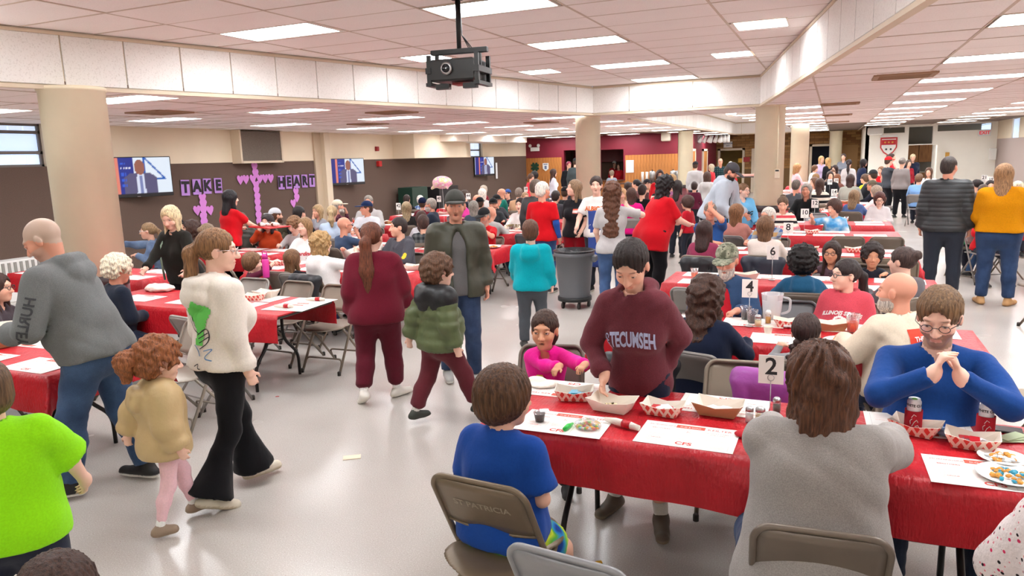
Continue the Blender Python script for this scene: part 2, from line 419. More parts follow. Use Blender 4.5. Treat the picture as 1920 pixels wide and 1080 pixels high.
def high_pieces(r):
    P = [(r[0],r[1]),(r[2],r[1]),(r[2],r[3]),(r[0],r[3])]
    a = clip(clip(clip(P, LB1, LB0), RB0, RB1), (10,14.3), (-20,14.3))
    return [a] if area(a) > .01 else []
LIGHTS = []          # (x0, y0, x1, y1, z)
for x, y, w in ((-5.9,6.0,1.15),(-3.5,6.03,1.15),(-3.5,8.5,1.15),(-5.34,8.57,.57),(-4.68,11.02,.57),(-3.5,11.03,1.15),(-3.5,13.5,1.15),(-1.08,8.46,.57),(-1.67,10.85,.57),
                (-3.5,3.5,1.15),(-5.9,3.5,1.15),(-1.08,3.5,1.15),(-5.9,.95,1.15),(-3.5,-1.6,1.15),(-1.08,-1.6,1.15)): LIGHTS.append((x,y,x+w,y+.58,ZH))
for k, y in enumerate((3.1,5.97,8.83,11.68,14.5,17.2,19.9,22.8,25.6,28.4)):
    LIGHTS.append((-10.9,y,-9.72,y+.58,ZL))
    LIGHTS.append((-8.28,y,-7.08,y+.58,ZL))
    if y > 14: LIGHTS.append((-5.9,y,-4.72,y+.58,ZL))
for y in (-1.5,.95,3.4,5.85,8.28,10.72,13.1,15.55,17.98,20.4,22.8,25.2,27.7,30.1):
    if y > 2.5: LIGHTS.append((.95,y,2.15,y+.56,ZL))
    if y > 14: LIGHTS.append((-1.48,y,-.27,y+.56,ZL))
    LIGHTS.append((3.32,y+.1,4.5,y+.66,ZL))
for y in (18.8,21.2,23.6,26.0,28.4,30.8,33.2): LIGHTS.append((-3.45,y,-2.25,y+.56,ZH-.034))
for y in (32.5,34.9): LIGHTS.append((-1.48,y,-.27,y+.56,ZL))  # extra panels added to brighten the dark brick end of the hall
for y in (31.2,34.2): LIGHTS.append((-5.46,y,-4.34,y+.56,ZL))  # panels added over the back passage to light it up
def rects_minus(r, lights, z):
    """split a tile rectangle around light openings"""
    out = [r]
    for l in lights:
        if abs(l[4]-z) > .1: continue
        nx = []
        for a in out:
            if a[0] >= l[2] or a[2] <= l[0] or a[1] >= l[3] or a[3] <= l[1]: nx.append(a); continue
            if a[1] < l[1]: nx.append((a[0],a[1],a[2],l[1]))
            if a[3] > l[3]: nx.append((a[0],l[3],a[2],a[3]))
            y0, y1 = max(a[1],l[1]), min(a[3],l[3])
            if a[0] < l[0]: nx.append((a[0],y0,l[0],y1))
            if a[2] > l[2]: nx.append((l[2],y0,a[2],y1))
        out = nx
    return [a for a in out if a[2]-a[0] > .03 and a[3]-a[1] > .03]
def ceiling(name, z, x0, y0, dx, dy, nx0, nx1, ny0, ny1, pieces, plate):
    pl = MB()
    for p in plate: pl.prism(p, z+.03, z+.06)
    co = struct(name, pl, [mat('ceiling_plenum', lin((120,100,88)), .9)])
    tiles = []
    for i in range(nx0, nx1):
        for j in range(ny0, ny1):
            g = .008; r = (x0+i*dx+g, y0+j*dy+g, x0+(i+1)*dx-g, y0+(j+1)*dy-g)
            for q in rects_minus(r, LIGHTS, z):
                for p in pieces(q): tiles.append(p)
    return co, tiles
ALLT = []
cz, tl = ceiling('ceiling', ZL, .95, 8.28-.61*22, 1.215, .61, -11, 4, 0, 52, low_pieces, [q for q in low_pieces((-12.3,-4,5.7,38.6))])
ALLT += [(cz, ZL, p) for p in tl]
ch, th = ceiling('ceiling_raised', ZH, -3.51, 6.0-.635*16, 1.195, .635, -5, 5, 0, 33, high_pieces, high_pieces((-12.3,-4,5.7,14.3)))
ALLT += [(ch, ZH, p) for p in th]
cr2 = struct('ceiling_recess', MB().box2((RX0,RY0,ZH),(RX1,RY1,ZH+.05)), [M_tile])
def tile_px(z, p):
    P = np.array([(a[0],a[1],z) for a in p]); q = P-[0,0,CAMZ]; w = q@AF
    if w.min() < .3: return 0
    u = 960+FPX*(q@AR)/w; v = 540-FPX*(q@AU)/w
    if u.max() < 0 or u.min() > 1920 or v.max() < 0 or v.min() > 1080: return 0
    return (u.max()-u.min())*(v.max()-v.min())
ALLT.sort(key=lambda t: -tile_px(t[1], t[2]))
random.seed(5); rest = {}
for k, (par, z, p) in enumerate(ALLT):
    zz = z+random.uniform(-.003,.003)
    if k < 290 and tile_px(z, p) > 60:
        c = np.mean(p, 0)
        o = MB().prism([(a[0]-c[0],a[1]-c[1]) for a in p], 0, .016).build('ceiling_tile', [M_tile], par); o.location = (c[0], c[1], zz)
    else: rest.setdefault(par.name, MB()).prism(p, zz, zz+.016)
for n, mb in rest.items(): mb.build('ceiling_tiles', [M_tile], bpy.data.objects[n])['kind'] = 'stuff'
# grid bars between tiles
def gridbars(par, z, x0, dx, i0, i1, y0, dy, j0, j1, pieces, ylo, yhi, xlo, xhi):
    g = MB()
    for i in range(i0, i1+1):
        for p in pieces((x0+i*dx-.012, ylo, x0+i*dx+.012, yhi)): g.prism(p, z-.004, z+.014)
    g2 = MB()
    for j in range(j0, j1+1):
        for p in pieces((xlo, y0+j*dy-.010, xhi, y0+j*dy+.010)): g2.prism(p, z-.002, z+.014)
    g.build('grid_runner', [M_grid], par); g2.build('grid_cross', [M_grid], par)
gridbars(cz, ZL, .95, 1.215, -11, 4, 8.28-.61*22, .61, 0, 52, low_pieces, -4, 38, -12.2, 5.6)
gridbars(ch, ZH, -3.51, 1.195, -5, 5, 6.0-.635*16, .635, 0, 33, high_pieces, -4, 14.3, -9.5, 2.2)
# soffits round the raised ceiling, tile by tile
def soffit(name, a, b, widths, z0=ZL-.02, z1=ZH+.02, flip=1):
    a, b = np.array(a, float), np.array(b, float); L_ = np.linalg.norm(b-a); d = (b-a)/L_; n = np.array([-d[1], d[0]])*flip
    an = math.atan2(d[1], d[0])
    base = MB().box((L_/2, .03*flip*-1, (z1-z0)/2), (L_, .04, z1-z0)); so = base.build(name, [M_trimcream]); so['kind'] = 'structure'
    so.location = (a[0], a[1], z0); so.rotation_euler = (0,0,an)
    MB().box((L_/2, .006*flip, .016), (L_, .035, .036)).build('bottom_trim', [M_trimcream], so)
    MB().box((L_/2, .006*flip, z1-z0-.05), (L_, .03, .03)).build('top_trim', [M_trimcream], so)
    x = 0; k = 0; ms = {}
    while x < L_-.05:
        w = min(widths[k % len(widths)], L_-x)
        key = round(w, 2)
        if key not in ms: ms[key] = MB().box((key/2, 0, (z1-z0-.10)/2), (key-.016, .02, z1-z0-.11), bev=.004).mesh('soffit_panel', [M_soffit])
        o = link('soffit_panel', ms[key], None, so); o.location = (x, 0, .04)
        x += w; k += 1
    return so
soffit('trim_9', LB1, LB0+(LB1-LB0)*.2, [.6], flip=1)
soffit('trim_10', RB1, LB1, [1.22,1.22,.8], flip=1)
soffit('trim_11', RB0+(RB1-RB0)*.2, RB1, [.6], flip=1)
soffit('trim_12', (RX0,RY1), (RX0,RY0), [.6], flip=1)
soffit('trim_13', (RX1,RY1), (RX0,RY1), [1.22], flip=1)
struct('trim_14', MB().box2((RX1,RY0,ZL),(RX1+.05,RY1,ZH)).box2((RX0,RY0-.05,ZL),(RX1,RY0,ZH)), [M_soffit])
# light fixtures
M_fix = mat('fixture_frame', lin((240,232,220)), .5)
fmesh = {}
def wherepx(x, y, z):
    u, v = project((x, y, z)); return u
for k, (x0,y0,x1,y1,z) in enumerate(LIGHTS):
    w, h = round(x1-x0,2), round(y1-y0,2)
    if (w,h) not in fmesh:
        f = MB(); t_ = .022
        f.box2((-w/2,-h/2,-.004),(w/2,-h/2+t_,.05)); f.box2((-w/2,h/2-t_,-.004),(w/2,h/2,.05)); f.box2((-w/2,-h/2,-.004),(-w/2+t_,h/2,.05)); f.box2((w/2-t_,-h/2,-.004),(w/2,h/2,.05))
        fmesh[(w,h)] = (f.mesh('frame', [M_fix]), MB().box2((-w/2+t_,-h/2+t_,.006),(w/2-t_,h/2-t_,.03)).mesh('diffuser', [M_light]))
    where = 'raised ceiling' if z > 3 else ('low ceiling over the left tables' if x0 < -4 else 'low ceiling over the right tables')
    if (x0+x1)/2*AF[0]+(y0+y1)/2*AF[1] < 1: where = 'raised ceiling behind the viewpoint' if z > 3 else 'low ceiling behind the viewpoint'
    row = sorted({round(l[1],1) for l in LIGHTS if abs(l[4]-z) < .1 and (l[0] < -4) == (x0 < -4)}).index(round(y0,1))+1; colk = sorted({round(l[0],1) for l in LIGHTS if abs(l[4]-z) < .1}).index(round(x0,1))+1
    t = empty('ceiling_light', ((x0+x1)/2,(y0+y1)/2,z), 0, 'lit panel in the %s, %s row, %s column' % (where, ORDS[row-1], ORDS[colk-1]), 'light', 'fluorescent ceiling panels')
    link('frame', fmesh[(w,h)][0], None, t); link('diffuser', fmesh[(w,h)][1], None, t)
# air vents in the ceiling
M_vent = mat('rusty_vent', lin((168,134,104)), .7)
for nm, px, py, z, wd in (('square ceiling air vent stained brown above the nearest left column',300,210,ZL,.62),('square ceiling air vent beside the left wall lights',735,210,ZL,.6),('small stained ceiling vent far along the left ceiling',690,232,ZL,.6),('rusty ceiling air vent below the right soffit',1695,141,ZL,.6),
        ('long dark ceiling vent beyond the right column',1575,194,ZL,.6),('thin ceiling vent in the far right aisle',1570,215,ZL,.6),('ceiling vent furthest down the right aisle',1570,228,ZL,.6),('ceiling vent beside the maroon wall column',1015,229,ZL,.6)):
    c = onZ(px, py, z); t = empty('ceiling_vent', c, 0, nm, 'vent', 'ceiling air vents')
    f = MB(); w = wd/2
    for a in (-1,1): f.box2((-w,a*w-.03,-.02),(w,a*w+.03,.0)); f.box2((a*w-.03,-w,-.02),(a*w+.03,w,0))
    f.build('frame', [M_vent], t); MB().box2((-w,-w,-.004),(w,w,0)).build('backing', [mat('vent_dark', lin((96,72,54)), .8)], t)
    for q in range(5): MB().box((0,-w+.1+q*.1,-.012),(2*w-.06,.03,.012)).build('slat', [M_vent], t)
# columns
for k, (x, y, r, zt, zb) in enumerate(((-7.05,5.15,.30,ZL,.95),(-4.75,14.9,.26,ZL,1.0),(-1.12,14.62,.265,ZL,1.0),(-5.1,27.9,.27,ZL,.86),(-1.05,25.9,.28,ZL,.62),(.03,37.6,.27,ZL,.6))):
    c = struct('column_%d' % (k+1), MB().lathe([(r,zb),(r,zt-.03),(r+.012,zt-.03),(r+.012,zt+.01)], (x,y,0), 40), [M_column])
    struct('base', MB().lathe([(r+.006,0),(r+.006,zb-.12)], (x,y,0), 40), [M_colbase], c)
    struct('base_band', MB().lathe([(r+.008,zb-.12),(r+.008,zb)], (x,y,0), 40), [mat('dark_band', lin((44,26,26)), .5)], c)
# ================================================================== implicit surfaces -> continuous meshes (people, hair, clothes)
def v3(*a): return np.array(a if len(a) == 3 else a[0], float)
def nrm(v): return v/(np.linalg.norm(v)+1e-9)
def cone(a, b, ra, rb, k=.02, op='+', n=None, fl=1.0, flat=False): return ('c', v3(a), v3(b), ra, rb, k, op, None if n is None else nrm(v3(n)), fl, flat)
def ell(c, r, k=.02, op='+', R=None): return ('e', v3(c), v3(r), k, op, R)
def half(p, n, k=.004): return ('p', v3(p), nrm(v3(n)), k)          # keeps the side the normal points away from
def sdf_field(prims, vox, disp=None, pad=.02):
    lo = np.full(3, 1e9); hi = -lo
    for q in prims:
        if q[0] == 'c' and q[6] == '+':
            r = max(q[3], q[4])*max(1, q[8]); lo = np.minimum(lo, np.minimum(q[1], q[2])-r); hi = np.maximum(hi, np.maximum(q[1], q[2])+r)
        elif q[0] == 'e' and q[4] == '+':
            r = max(q[2]) if q[5] is not None else q[2]; lo = np.minimum(lo, q[1]-r); hi = np.maximum(hi, q[1]+r)
    for q in prims:      # axis planes shrink the box
        if q[0] == 'p':
            for ax in range(3):
                if q[2][ax] > .98: hi[ax] = min(hi[ax], q[1][ax]+.05)
                if q[2][ax] < -.98: lo[ax] = max(lo[ax], q[1][ax]-.05)
    lo = lo-pad-2*vox; hi = hi+pad+2*vox
    n = np.maximum(((hi-lo)/vox).astype(int)+2, 4)
    gx = [(lo[i]+vox*np.arange(n[i])).astype(np.float32) for i in range(3)]
    F = np.full(n, .25, np.float32)
    for q in prims:
        if q[0] == 'p':
            d = (gx[0]-q[1][0])[:, None, None]*q[2][0]+(gx[1]-q[1][1])[None, :, None]*q[2][1]+(gx[2]-q[1][2])[None, None, :]*q[2][2]
            F = np.maximum(F, d.astype(np.float32)); continue
        if q[0] == 'c':
            r = max(q[3], q[4])*max(1, q[8]); a = np.minimum(q[1], q[2])-r; b = np.maximum(q[1], q[2])+r; k, op = q[5], q[6]
        else:
            r = max(q[2]) if q[5] is not None else q[2]; a = q[1]-r; b = q[1]+r; k, op = q[3], q[4]
        m = k+4*vox; i0 = np.maximum(((a-m-lo)/vox).astype(int), 0); i1 = np.minimum(((b+m-lo)/vox).astype(int)+2, n)
        if (i1 <= i0).any(): continue
        sl = tuple(slice(i0[i], i1[i]) for i in range(3))
        x = gx[0][sl[0]][:, None, None]-np.float32(q[1][0]); y = gx[1][sl[1]][None, :, None]-np.float32(q[1][1]); z = gx[2][sl[2]][None, None, :]-np.float32(q[1][2])
        if q[0] == 'c':
            ba = (q[2]-q[1]); L2 = float(ba@ba)+1e-9
            tu = (x*ba[0]+y*ba[1]+z*ba[2])/L2; t = np.clip(tu, 0, 1)
            dx = x-t*ba[0]; dy = y-t*ba[1]; dz = z-t*ba[2]; s = dx*dx+dy*dy+dz*dz
            if q[7] is not None:
                c = dx*q[7][0]+dy*q[7][1]+dz*q[7][2]; s = s+(1/q[8]**2-1)*c*c
            d = np.sqrt(np.maximum(s, 1e-12))-(q[3]+(q[4]-q[3])*t)
            if q[9]: d = np.maximum(d, (tu-1)*math.sqrt(L2))
        else:
            if q[5] is not None:
                R = q[5]; x, y, z = (R[0][0]*x+R[0][1]*y+R[0][2]*z, R[1][0]*x+R[1][1]*y+R[1][2]*z, R[2][0]*x+R[2][1]*y+R[2][2]*z)
            rx, ry, rz = q[2]; k0 = np.sqrt((x/rx)**2+(y/ry)**2+(z/rz)**2+1e-9); k1 = np.sqrt((x/rx**2)**2+(y/ry**2)**2+(z/rz**2)**2+1e-9)
            d = k0*(k0-1)/k1
        f = F[sl]; d = d.astype(np.float32)
        if op == '+':
            h = np.maximum(k-np.abs(f-d), 0)/k; F[sl] = np.minimum(f, d)-h*h*k*.25
        elif op == '-':
            h = np.maximum(k-np.abs(f+d), 0)/k; F[sl] = np.maximum(f, -d)+h*h*k*.25
    if disp is not None:
        near = np.abs(F) < .05
        ix = np.nonzero(near)
        F[ix] += disp(gx[0][ix[0]], gx[1][ix[1]], gx[2][ix[2]]).astype(np.float32)
    return F, lo, vox
def surface_nets(F, lo, vox):
    S = F < 0; n = np.array(F.shape)-1
    cnt = np.zeros(n, np.uint8)
    for a in (0,1):
        for b in (0,1):
            for c in (0,1): cnt += S[a:a+n[0], b:b+n[1], c:c+n[2]]
    act = (cnt > 0) & (cnt < 8); I = np.argwhere(act)
    if len(I) == 0: return None
    idx = np.full(n, -1, np.int32); idx[tuple(I.T)] = np.arange(len(I))
    corners = [(a,b,c) for a in (0,1) for b in (0,1) for c in (0,1)]
    vals = np.stack([F[I[:,0]+a, I[:,1]+b, I[:,2]+c] for a,b,c in corners], 1)
    P = np.zeros((len(I),3), np.float32); W = np.zeros(len(I), np.float32)
    for i in range(8):
        for j in range(i+1, 8):
            d = np.array(corners[j])-corners[i]
            if np.abs(d).sum() != 1: continue
            vi, vj = vals[:,i], vals[:,j]; cr = (vi < 0) != (vj < 0); t = np.where(cr, vi/(vi-vj+1e-12*(vi == vj)), 0)
            P += np.where(cr[:,None], np.array(corners[i])[None]+t[:,None]*d[None], 0); W += cr
    V = (I+P/W[:,None])*vox+lo
    Q = []
    for ax in range(3):
        b, c = (ax+1) % 3, (ax+2) % 3
        s0 = [slice(1,n[0]), slice(1,n[1]), slice(1,n[2])]; s0[ax] = slice(0, n[ax]); s1 = list(s0); s1[ax] = slice(1, n[ax]+1)
        A, B = S[tuple(s0)], S[tuple(s1)]; E = np.argwhere(A != B)
        if len(E) == 0: continue
        off = np.array([1,1,1]); off[ax] = 0; E0 = E+off; ins = A[tuple(E.T)]
        def ci(db, dc):
            q = E0.copy(); q[:,b] -= db; q[:,c] -= dc; return idx[tuple(q.T)]
        q = np.stack([ci(1,1), ci(0,1), ci(0,0), ci(1,0)], 1)
        q = np.where(ins[:,None], q, q[:, ::-1]); Q.append(q[(q >= 0).all(1)])
    return V, np.concatenate(Q)
def sdf_mesh(prims, vox, disp=None):
    r = surface_nets(*sdf_field(prims, vox, disp))
    return r if r is not None else (np.zeros((3,3)), np.zeros((0,4), int))
def join(parts):
    V = []; F = []; k = 0
    for v, f in parts: V.append(v); F.append(f+k); k += len(v)
    return np.concatenate(V), np.concatenate(F)
def folds(amp, seed, fq=1.0):
    r = np.random.RandomState(seed); ph = r.uniform(0, 6.28, 6); s = r.uniform(.85, 1.2, 4)
    def f(x, y, z):
        x, y, z = x*fq, y*fq, z*fq
        w = np.sin(z*9*s[0]+x*6+ph[0])+np.sin(y*11*s[1]-z*5+ph[1])
        a = 1-np.abs(np.sin((z*16+x*9*np.sign(s[2]-1))*s[2]+1.6*w+ph[2]))
        b = np.sin(x*14*s[3]+y*9+1.2*w+ph[3])*np.sin(z*11+y*7+ph[4])
        return amp*(a*.9+b*.7-.4)
    return f
def quilt(step, amp, base):
    def f(x, y, z): return amp*(.5-np.abs(np.sin(np.pi*(z-base)/step))**.6)
    return f
# ------------------------------------------------------------------ materials for people
M_skin = mat('skin', vcol=True, rough=.5, spec=.35)
M_eye = mat('eye', vcol=True, rough=.15)
def _cloth(t, b, tc, out):
    n1 = noise(t, tc, 320, 2); n2 = noise(t, tc, 9, 4, stretch=(1,1,.75)); n3 = node_math(t, 'ABSOLUTE', node_math(t, 'SUBTRACT', noise(t, tc, 4.5, 3, stretch=(1.3,1.3,.7)), .5))
    h = node_math(t, 'ADD', node_math(t, 'ADD', node_math(t, 'MULTIPLY', n1, .05), node_math(t, 'MULTIPLY', n2, .5)), node_math(t, 'MULTIPLY', n3, 2.0)); setbump(t, b, h, .40, .016)
    b.inputs['Sheen Weight'].default_value = .1
M_cloth = mat('cotton', objcol=True, rough=.92, spec=.15, var=.06, vscale=120, extra=_cloth)
def _heather(t, b, tc, out):
    n = noise(t, tc, 260, 3); c = mixc(t, 1, out, ramp(t, n, [(.35,(.84,.84,.84)),(.65,(1.12,1.12,1.12))]), 'MULTIPLY'); t.links.new(c, b.inputs['Base Color']); _cloth(t, b, tc, out)
M_heather = mat('heather_fleece', objcol=True, rough=.95, spec=.1, extra=_heather)
def _denim(t, b, tc, out):
    n = noise(t, tc, 5, 4); n2 = noise(t, tc, 300, 2)
    c = mixc(t, 1, out, ramp(t, n, [(.3,(.62,.62,.66)),(.7,(1.6,1.55,1.45))]), 'MULTIPLY'); c = mixc(t, 1, c, ramp(t, n2, [(.3,(.8,.8,.8)),(.7,(1.15,1.15,1.15))]), 'MULTIPLY')
    t.links.new(c, b.inputs['Base Color']); _cloth(t, b, tc, out)
M_denim = mat('denim', objcol=True, rough=.9, spec=.15, extra=_denim)
def _nylon(t, b, tc, out): setbump(t, b, noise(t, tc, 22, 4), .35, .01)
M_nylon = mat('nylon_shell', objcol=True, rough=.45, spec=.4, extra=_nylon)
def _quilt(t, b, tc, out): setbump(t, b, node_math(t, 'ADD', node_math(t, 'POWER', wave(t, tc, 5.4, 'Z', .6), .5), node_math(t, 'MULTIPLY', noise(t, tc, 22, 4), .4)), .45, .012)
M_quilt = mat('quilted_shell', objcol=True, rough=.5, spec=.4, extra=_quilt)
def _knit(t, b, tc, out):
    w = wave(t, tc, 55, 'Z', .5); w2 = wave(t, tc, 40, 'X', .5); setbump(t, b, node_math(t, 'MULTIPLY', w, w2), .6, .006)
M_knit = mat('knit', objcol=True, rough=.95, spec=.1, var=.08, vscale=80, extra=_knit)
def plaid(name, c0, c1, c2, s=3.2):
    def f(t, b, tc, out):
        a = ramp(t, wave(t, tc, s, 'X'), [(.45,(0,0,0)),(.55,(1,1,1))]); z = ramp(t, wave(t, tc, s, 'Z'), [(.45,(0,0,0)),(.55,(1,1,1))])
        t.links.new(mixc(t, a, mixc(t, z, lin(c0), lin(c1)), mixc(t, z, lin(c1), lin(c2))), b.inputs['Base Color'])
    return mat(name, rough=.9, spec=.1, extra=f)
def stripes(name, cols, s=3):
    def f(t, b, tc, out):
        n = len(cols); w = wave(t, tc, s, 'Z', .4, 'SAW'); t.links.new(ramp(t, w, [(i/n, lin(c)) for i, c in enumerate(cols)], 'CONSTANT'), b.inputs['Base Color']); _cloth(t, b, tc, out)
    return mat(name, rough=.95, spec=.1, extra=f)
def blotch(name, cols, s=9, interp='CONSTANT', detail=2):
    def f(t, b, tc, out):
        n = len(cols); w = noise(t, tc, s, detail); t.links.new(ramp(t, w, [(.32+.36*i/max(1, n-1), lin(c)) for i, c in enumerate(cols)], interp), b.inputs['Base Color']); _cloth(t, b, tc, out)
    return mat(name, rough=.9, spec=.1, extra=f)
def speckle(name, base, dots):
    def f(t, b, tc, out):
        c = lin(base)
        for i, (dc, sc, th) in enumerate(dots):
            v = t.nodes.new('ShaderNodeTexVoronoi'); v.inputs['Scale'].default_value = sc; mp = t.nodes.new('ShaderNodeMapping'); mp.inputs['Location'].default_value = (i*3.1,i*1.7,i*.9)
            t.links.new(tc.outputs['Object'], mp.inputs[0]); t.links.new(mp.outputs[0], v.inputs['Vector'])
            c = mixc(t, ramp(t, v.outputs['Distance'], [(th,(1,1,1)),(th+.03,(0,0,0))]), c, lin(dc))
        t.links.new(c, b.inputs['Base Color']); setbump(t, b, noise(t, tc, 60, 3), .6, .012)
    return mat(name, rough=.95, spec=.1, extra=f)
def _hair(t, b, tc, out):
    n = noise(t, tc, 26, 4, stretch=(5,5,.5)); c = mixc(t, 1, out, ramp(t, n, [(.3,(.45,.42,.40)),(.5,(1,1,1)),(.72,(1.75,1.7,1.6))]), 'MULTIPLY')
    t.links.new(c, b.inputs['Base Color']); setbump(t, b, noise(t, tc, 60, 3, stretch=(5,5,.4)), .6, .008)
M_hair = mat('hair', objcol=True, rough=.48, spec=.35, extra=_hair)
M_shoe = mat('shoe', vcol=True, rough=.6)
M_frame = mat('spectacle_frame', (.02,.018,.018), .3)
M_frameclear = mat('spectacle_frame_clear', lin((205,190,185)), .15, metal=.4)
M_lens = mat('spectacle_lens', (1,1,1), .02, trans=.9, alpha=.18)
SKIN = {'f': (232,180,154), 'p': (242,196,174), 'r': (222,156,130), 't': (206,150,118), 'd': (120,78,56)}
def bprims(*a): return [x for x in a]
# ------------------------------------------------------------------ the person builder
NP = [0]
def basis(z, y):
    z = nrm(v3(z)); x = nrm(np.cross(y, z)); y = np.cross(z, x); return x, y, z
def person(label, pos, face, h=1.7, pose='stand', sex='m', w=1.0, lean=0, side=0, twist=0, headyaw=0, headpitch=0, headroll=0,
           arms=('down','down'), feet=None, skin='f', hair='short', hairc=(70,50,38), hairlen=.30, cap=None, glasses=None, beard=None,
           top='tee', topc=(120,120,120), topm=None, sleeve=None, bottom='pants', botc=(40,45,60), botm=None, shoec=(30,30,30), solec=(220,215,205), socks=None,
           lod=None, seatz=.45, hem=None, apron=None, loose=0, chair=True, group='people in the hall', hands=None, inner=None, hairmat=None, mouth=0, hoodc=None, crown=.0, receding=.0, capback=False, loc_is_world=True, chairc=None, knees=None):
    """pos: world xy of the pelvis (seated) or of the feet (standing); face: degrees clockwise from the line of sight (0 = seen from behind)"""
    pos = np.array(pos[:2], float); NP[0] += 1; seed = NP[0]*13+5
    brg = math.atan2(pos[0], pos[1]); yaw = -(brg+math.radians(face))
    dist = float(np.hypot(*pos)); lod = lod or (0 if dist < 5.2 else 1 if dist < 9.5 else 2 if dist < 16 else 3)
    root = empty('person', (pos[0], pos[1], 0), yaw, label, 'person', group)
    hd = .252*(.78+.22*min(h,1.75)/1.75)*(1.0 if sex == 'm' else .97); b = (h-hd)/(1.75-.225); child = h < 1.45
    W = w*b*(1 if not child else 1.02)
    HIP = .92*b; shw = (.172 if sex == 'm' else .152)*b*(1+.35*(w-1)); shz = 1.405*b-HIP; nbz = 1.45*b-HIP
    pz = HIP if pose == 'stand' else seatz+.088*b+.0*w
    pel = v3(0,0,pz)
    la, sa, ta = math.radians(lean), math.radians(side), math.radians(twist)
    zu = nrm(v3(math.sin(sa), math.sin(la), math.cos(la)*math.cos(sa))); yf0 = v3(-math.sin(ta), math.cos(ta), 0)
    xr, yf, zu = basis(zu, yf0)
    zl = nrm(v3(0,0,1)*.6+zu*.4); xl, yl, zl = basis(zl, v3(0,1,0))
    waist = pel+zl*.14*b
    def T(x, y, z): return waist+xr*x+yf*y+zu*(z-.14*b)      # torso frame, z measured above the hip
    def Pl(x, y, z): return pel+xl*x+yl*y+zl*z
    # ---- head frame
    hy, hp, hr = math.radians(headyaw), math.radians(headpitch), math.radians(headroll)
    fwd = v3(math.sin(hy)*math.cos(hp), math.cos(hy)*math.cos(hp), math.sin(hp)); hz0 = v3(math.sin(hr), 0, 1)
    hyv = nrm(fwd); hxv = nrm(np.cross(hyv, hz0)); hzv = np.cross(hxv, hyv)
    nb = T(0,-.012*b,nbz)
    hc = nb+zu*(.035*b)+v3(0,0,.062*b+hd*.40)+yf*.018*b+hyv*.012
    HS = hd/.235
    def H(x, y, z): return hc+(hxv*x+hyv*y+hzv*z)*HS
    HR = np.stack([hxv,hyv,hzv])
    def He(c, r, k=.012, op='+'): return ell(H(*c), v3(r)*HS, k*HS, op, HR)
    # ---- arms by two-bone IK
    L1, L2 = .285*b, .245*b; SH = [T(-shw,-.005,shz), T(shw,-.005,shz)]; EL = []; WR = []; HANDD = []
    for i, sgn in ((0,-1),(1,1)):
        a = arms[i]; hint = v3(sgn*.5,-.6,-.5); hdir = None
        if isinstance(a, str):
            if a == 'down': tgt = SH[i]+v3(sgn*.075,.03,-.515*b); hint = v3(sgn*.3,-1,0)
            elif a == 'back': tgt = SH[i]+v3(sgn*.06,-.16,-.47*b); hint = v3(sgn*.3,-1,0)
            elif a == 'fwd': tgt = SH[i]+v3(sgn*.05,.22,-.44*b); hint = v3(sgn*.4,-1,0)
            elif a == 'table': tgt = v3(sgn*.15,.36*b+.05,.785)+xr*0; hdir = v3(-sgn*.35,.8,-.05)
            elif a == 'lap': tgt = v3(sgn*.10,.26*b,pz+.12); hdir = v3(-sgn*.6,.6,-.1)
            elif a == 'mouth': tgt = H(sgn*.05,.16,-.12); hint = v3(sgn*.6,-.1,-1); hdir = v3(-sgn*.3,-.2,.9)
            elif a == 'chest': tgt = T(-sgn*.02,.19*W+.06,.30*b); hint = v3(sgn*.9,-.2,-.5); hdir = v3(-sgn,.3,.2)
            elif a == 'hold': tgt = T(sgn*.10,.30*b,.26*b); hint = v3(sgn*.6,-.6,-.6); hdir = v3(-sgn*.4,.8,.1)
            elif a == 'cross': tgt = T(-sgn*.12,.17*W+.05,.28*b); hint = v3(sgn,.2,-.4); hdir = v3(-sgn,.1,.05)
        else:
            tgt = v3(a[0]); hint = v3(a[1]) if len(a) > 1 and a[1] is not None else hint; hdir = v3(a[2]) if len(a) > 2 and a[2] is not None else None
        d = tgt-SH[i]; D = min(np.linalg.norm(d), (L1+L2)*.985); d = nrm(d); tgt = SH[i]+d*D
        ca = (L1*L1+D*D-L2*L2)/(2*L1*D); ca = max(-1, min(1, ca)); p = hint-d*(hint@d); p = nrm(p)
        e = SH[i]+d*L1*ca+p*L1*math.sqrt(1-ca*ca); EL.append(e); WR.append(tgt)
        HANDD.append(nrm(hdir) if hdir is not None else nrm(nrm(tgt-e)*.8+v3(0,.15,-.25)))
    # ---- legs
    T1, T2 = .43*b, .41*b; HP = [Pl(-.088*W,0,-.0), Pl(.088*W,0,-.0)]; KN = []; AN = []; TOE = []
    for i, sgn in ((0,-1),(1,1)):
        if pose == 'stand':
            f = feet[i] if feet else (sgn*.10*max(1,w*.95), 0, 0, 0)
            tgt = v3(f[0], f[1], .085*b+f[2]); toe = math.radians(f[3] if len(f) > 3 else 0)+sgn*.12; hint = v3(0,1,.05)
            pit = f[4] if len(f) > 4 else 0
        else:
            kk = knees[i] if knees else (sgn*.13*max(1,w), .42*b, None)
            k0 = v3(kk[0], kk[1], max(pz-.02, .47*b)); tgt = v3(kk[0]+(feet[i][0] if feet else sgn*.01), kk[1]+(feet[i][1] if feet else .02), .085*b+max(0, seatz-.40*b)*.0); toe = sgn*.12; hint = v3(sgn*.12,.6,1); pit = 0
        d = tgt-HP[i]; D = min(np.linalg.norm(d), (T1+T2)*.995); d = nrm(d); 
        if pose == 'stand': tgt = HP[i]+d*D
        ca = max(-1, min(1, (T1*T1+D*D-T2*T2)/(2*T1*D))); p = hint-d*(hint@d); p = nrm(p)
        kn = HP[i]+d*T1*ca+p*T1*math.sqrt(1-ca*ca)
        KN.append(kn); AN.append(tgt); TOE.append((nrm(v3(math.sin(toe), math.cos(toe), pit)), pit))
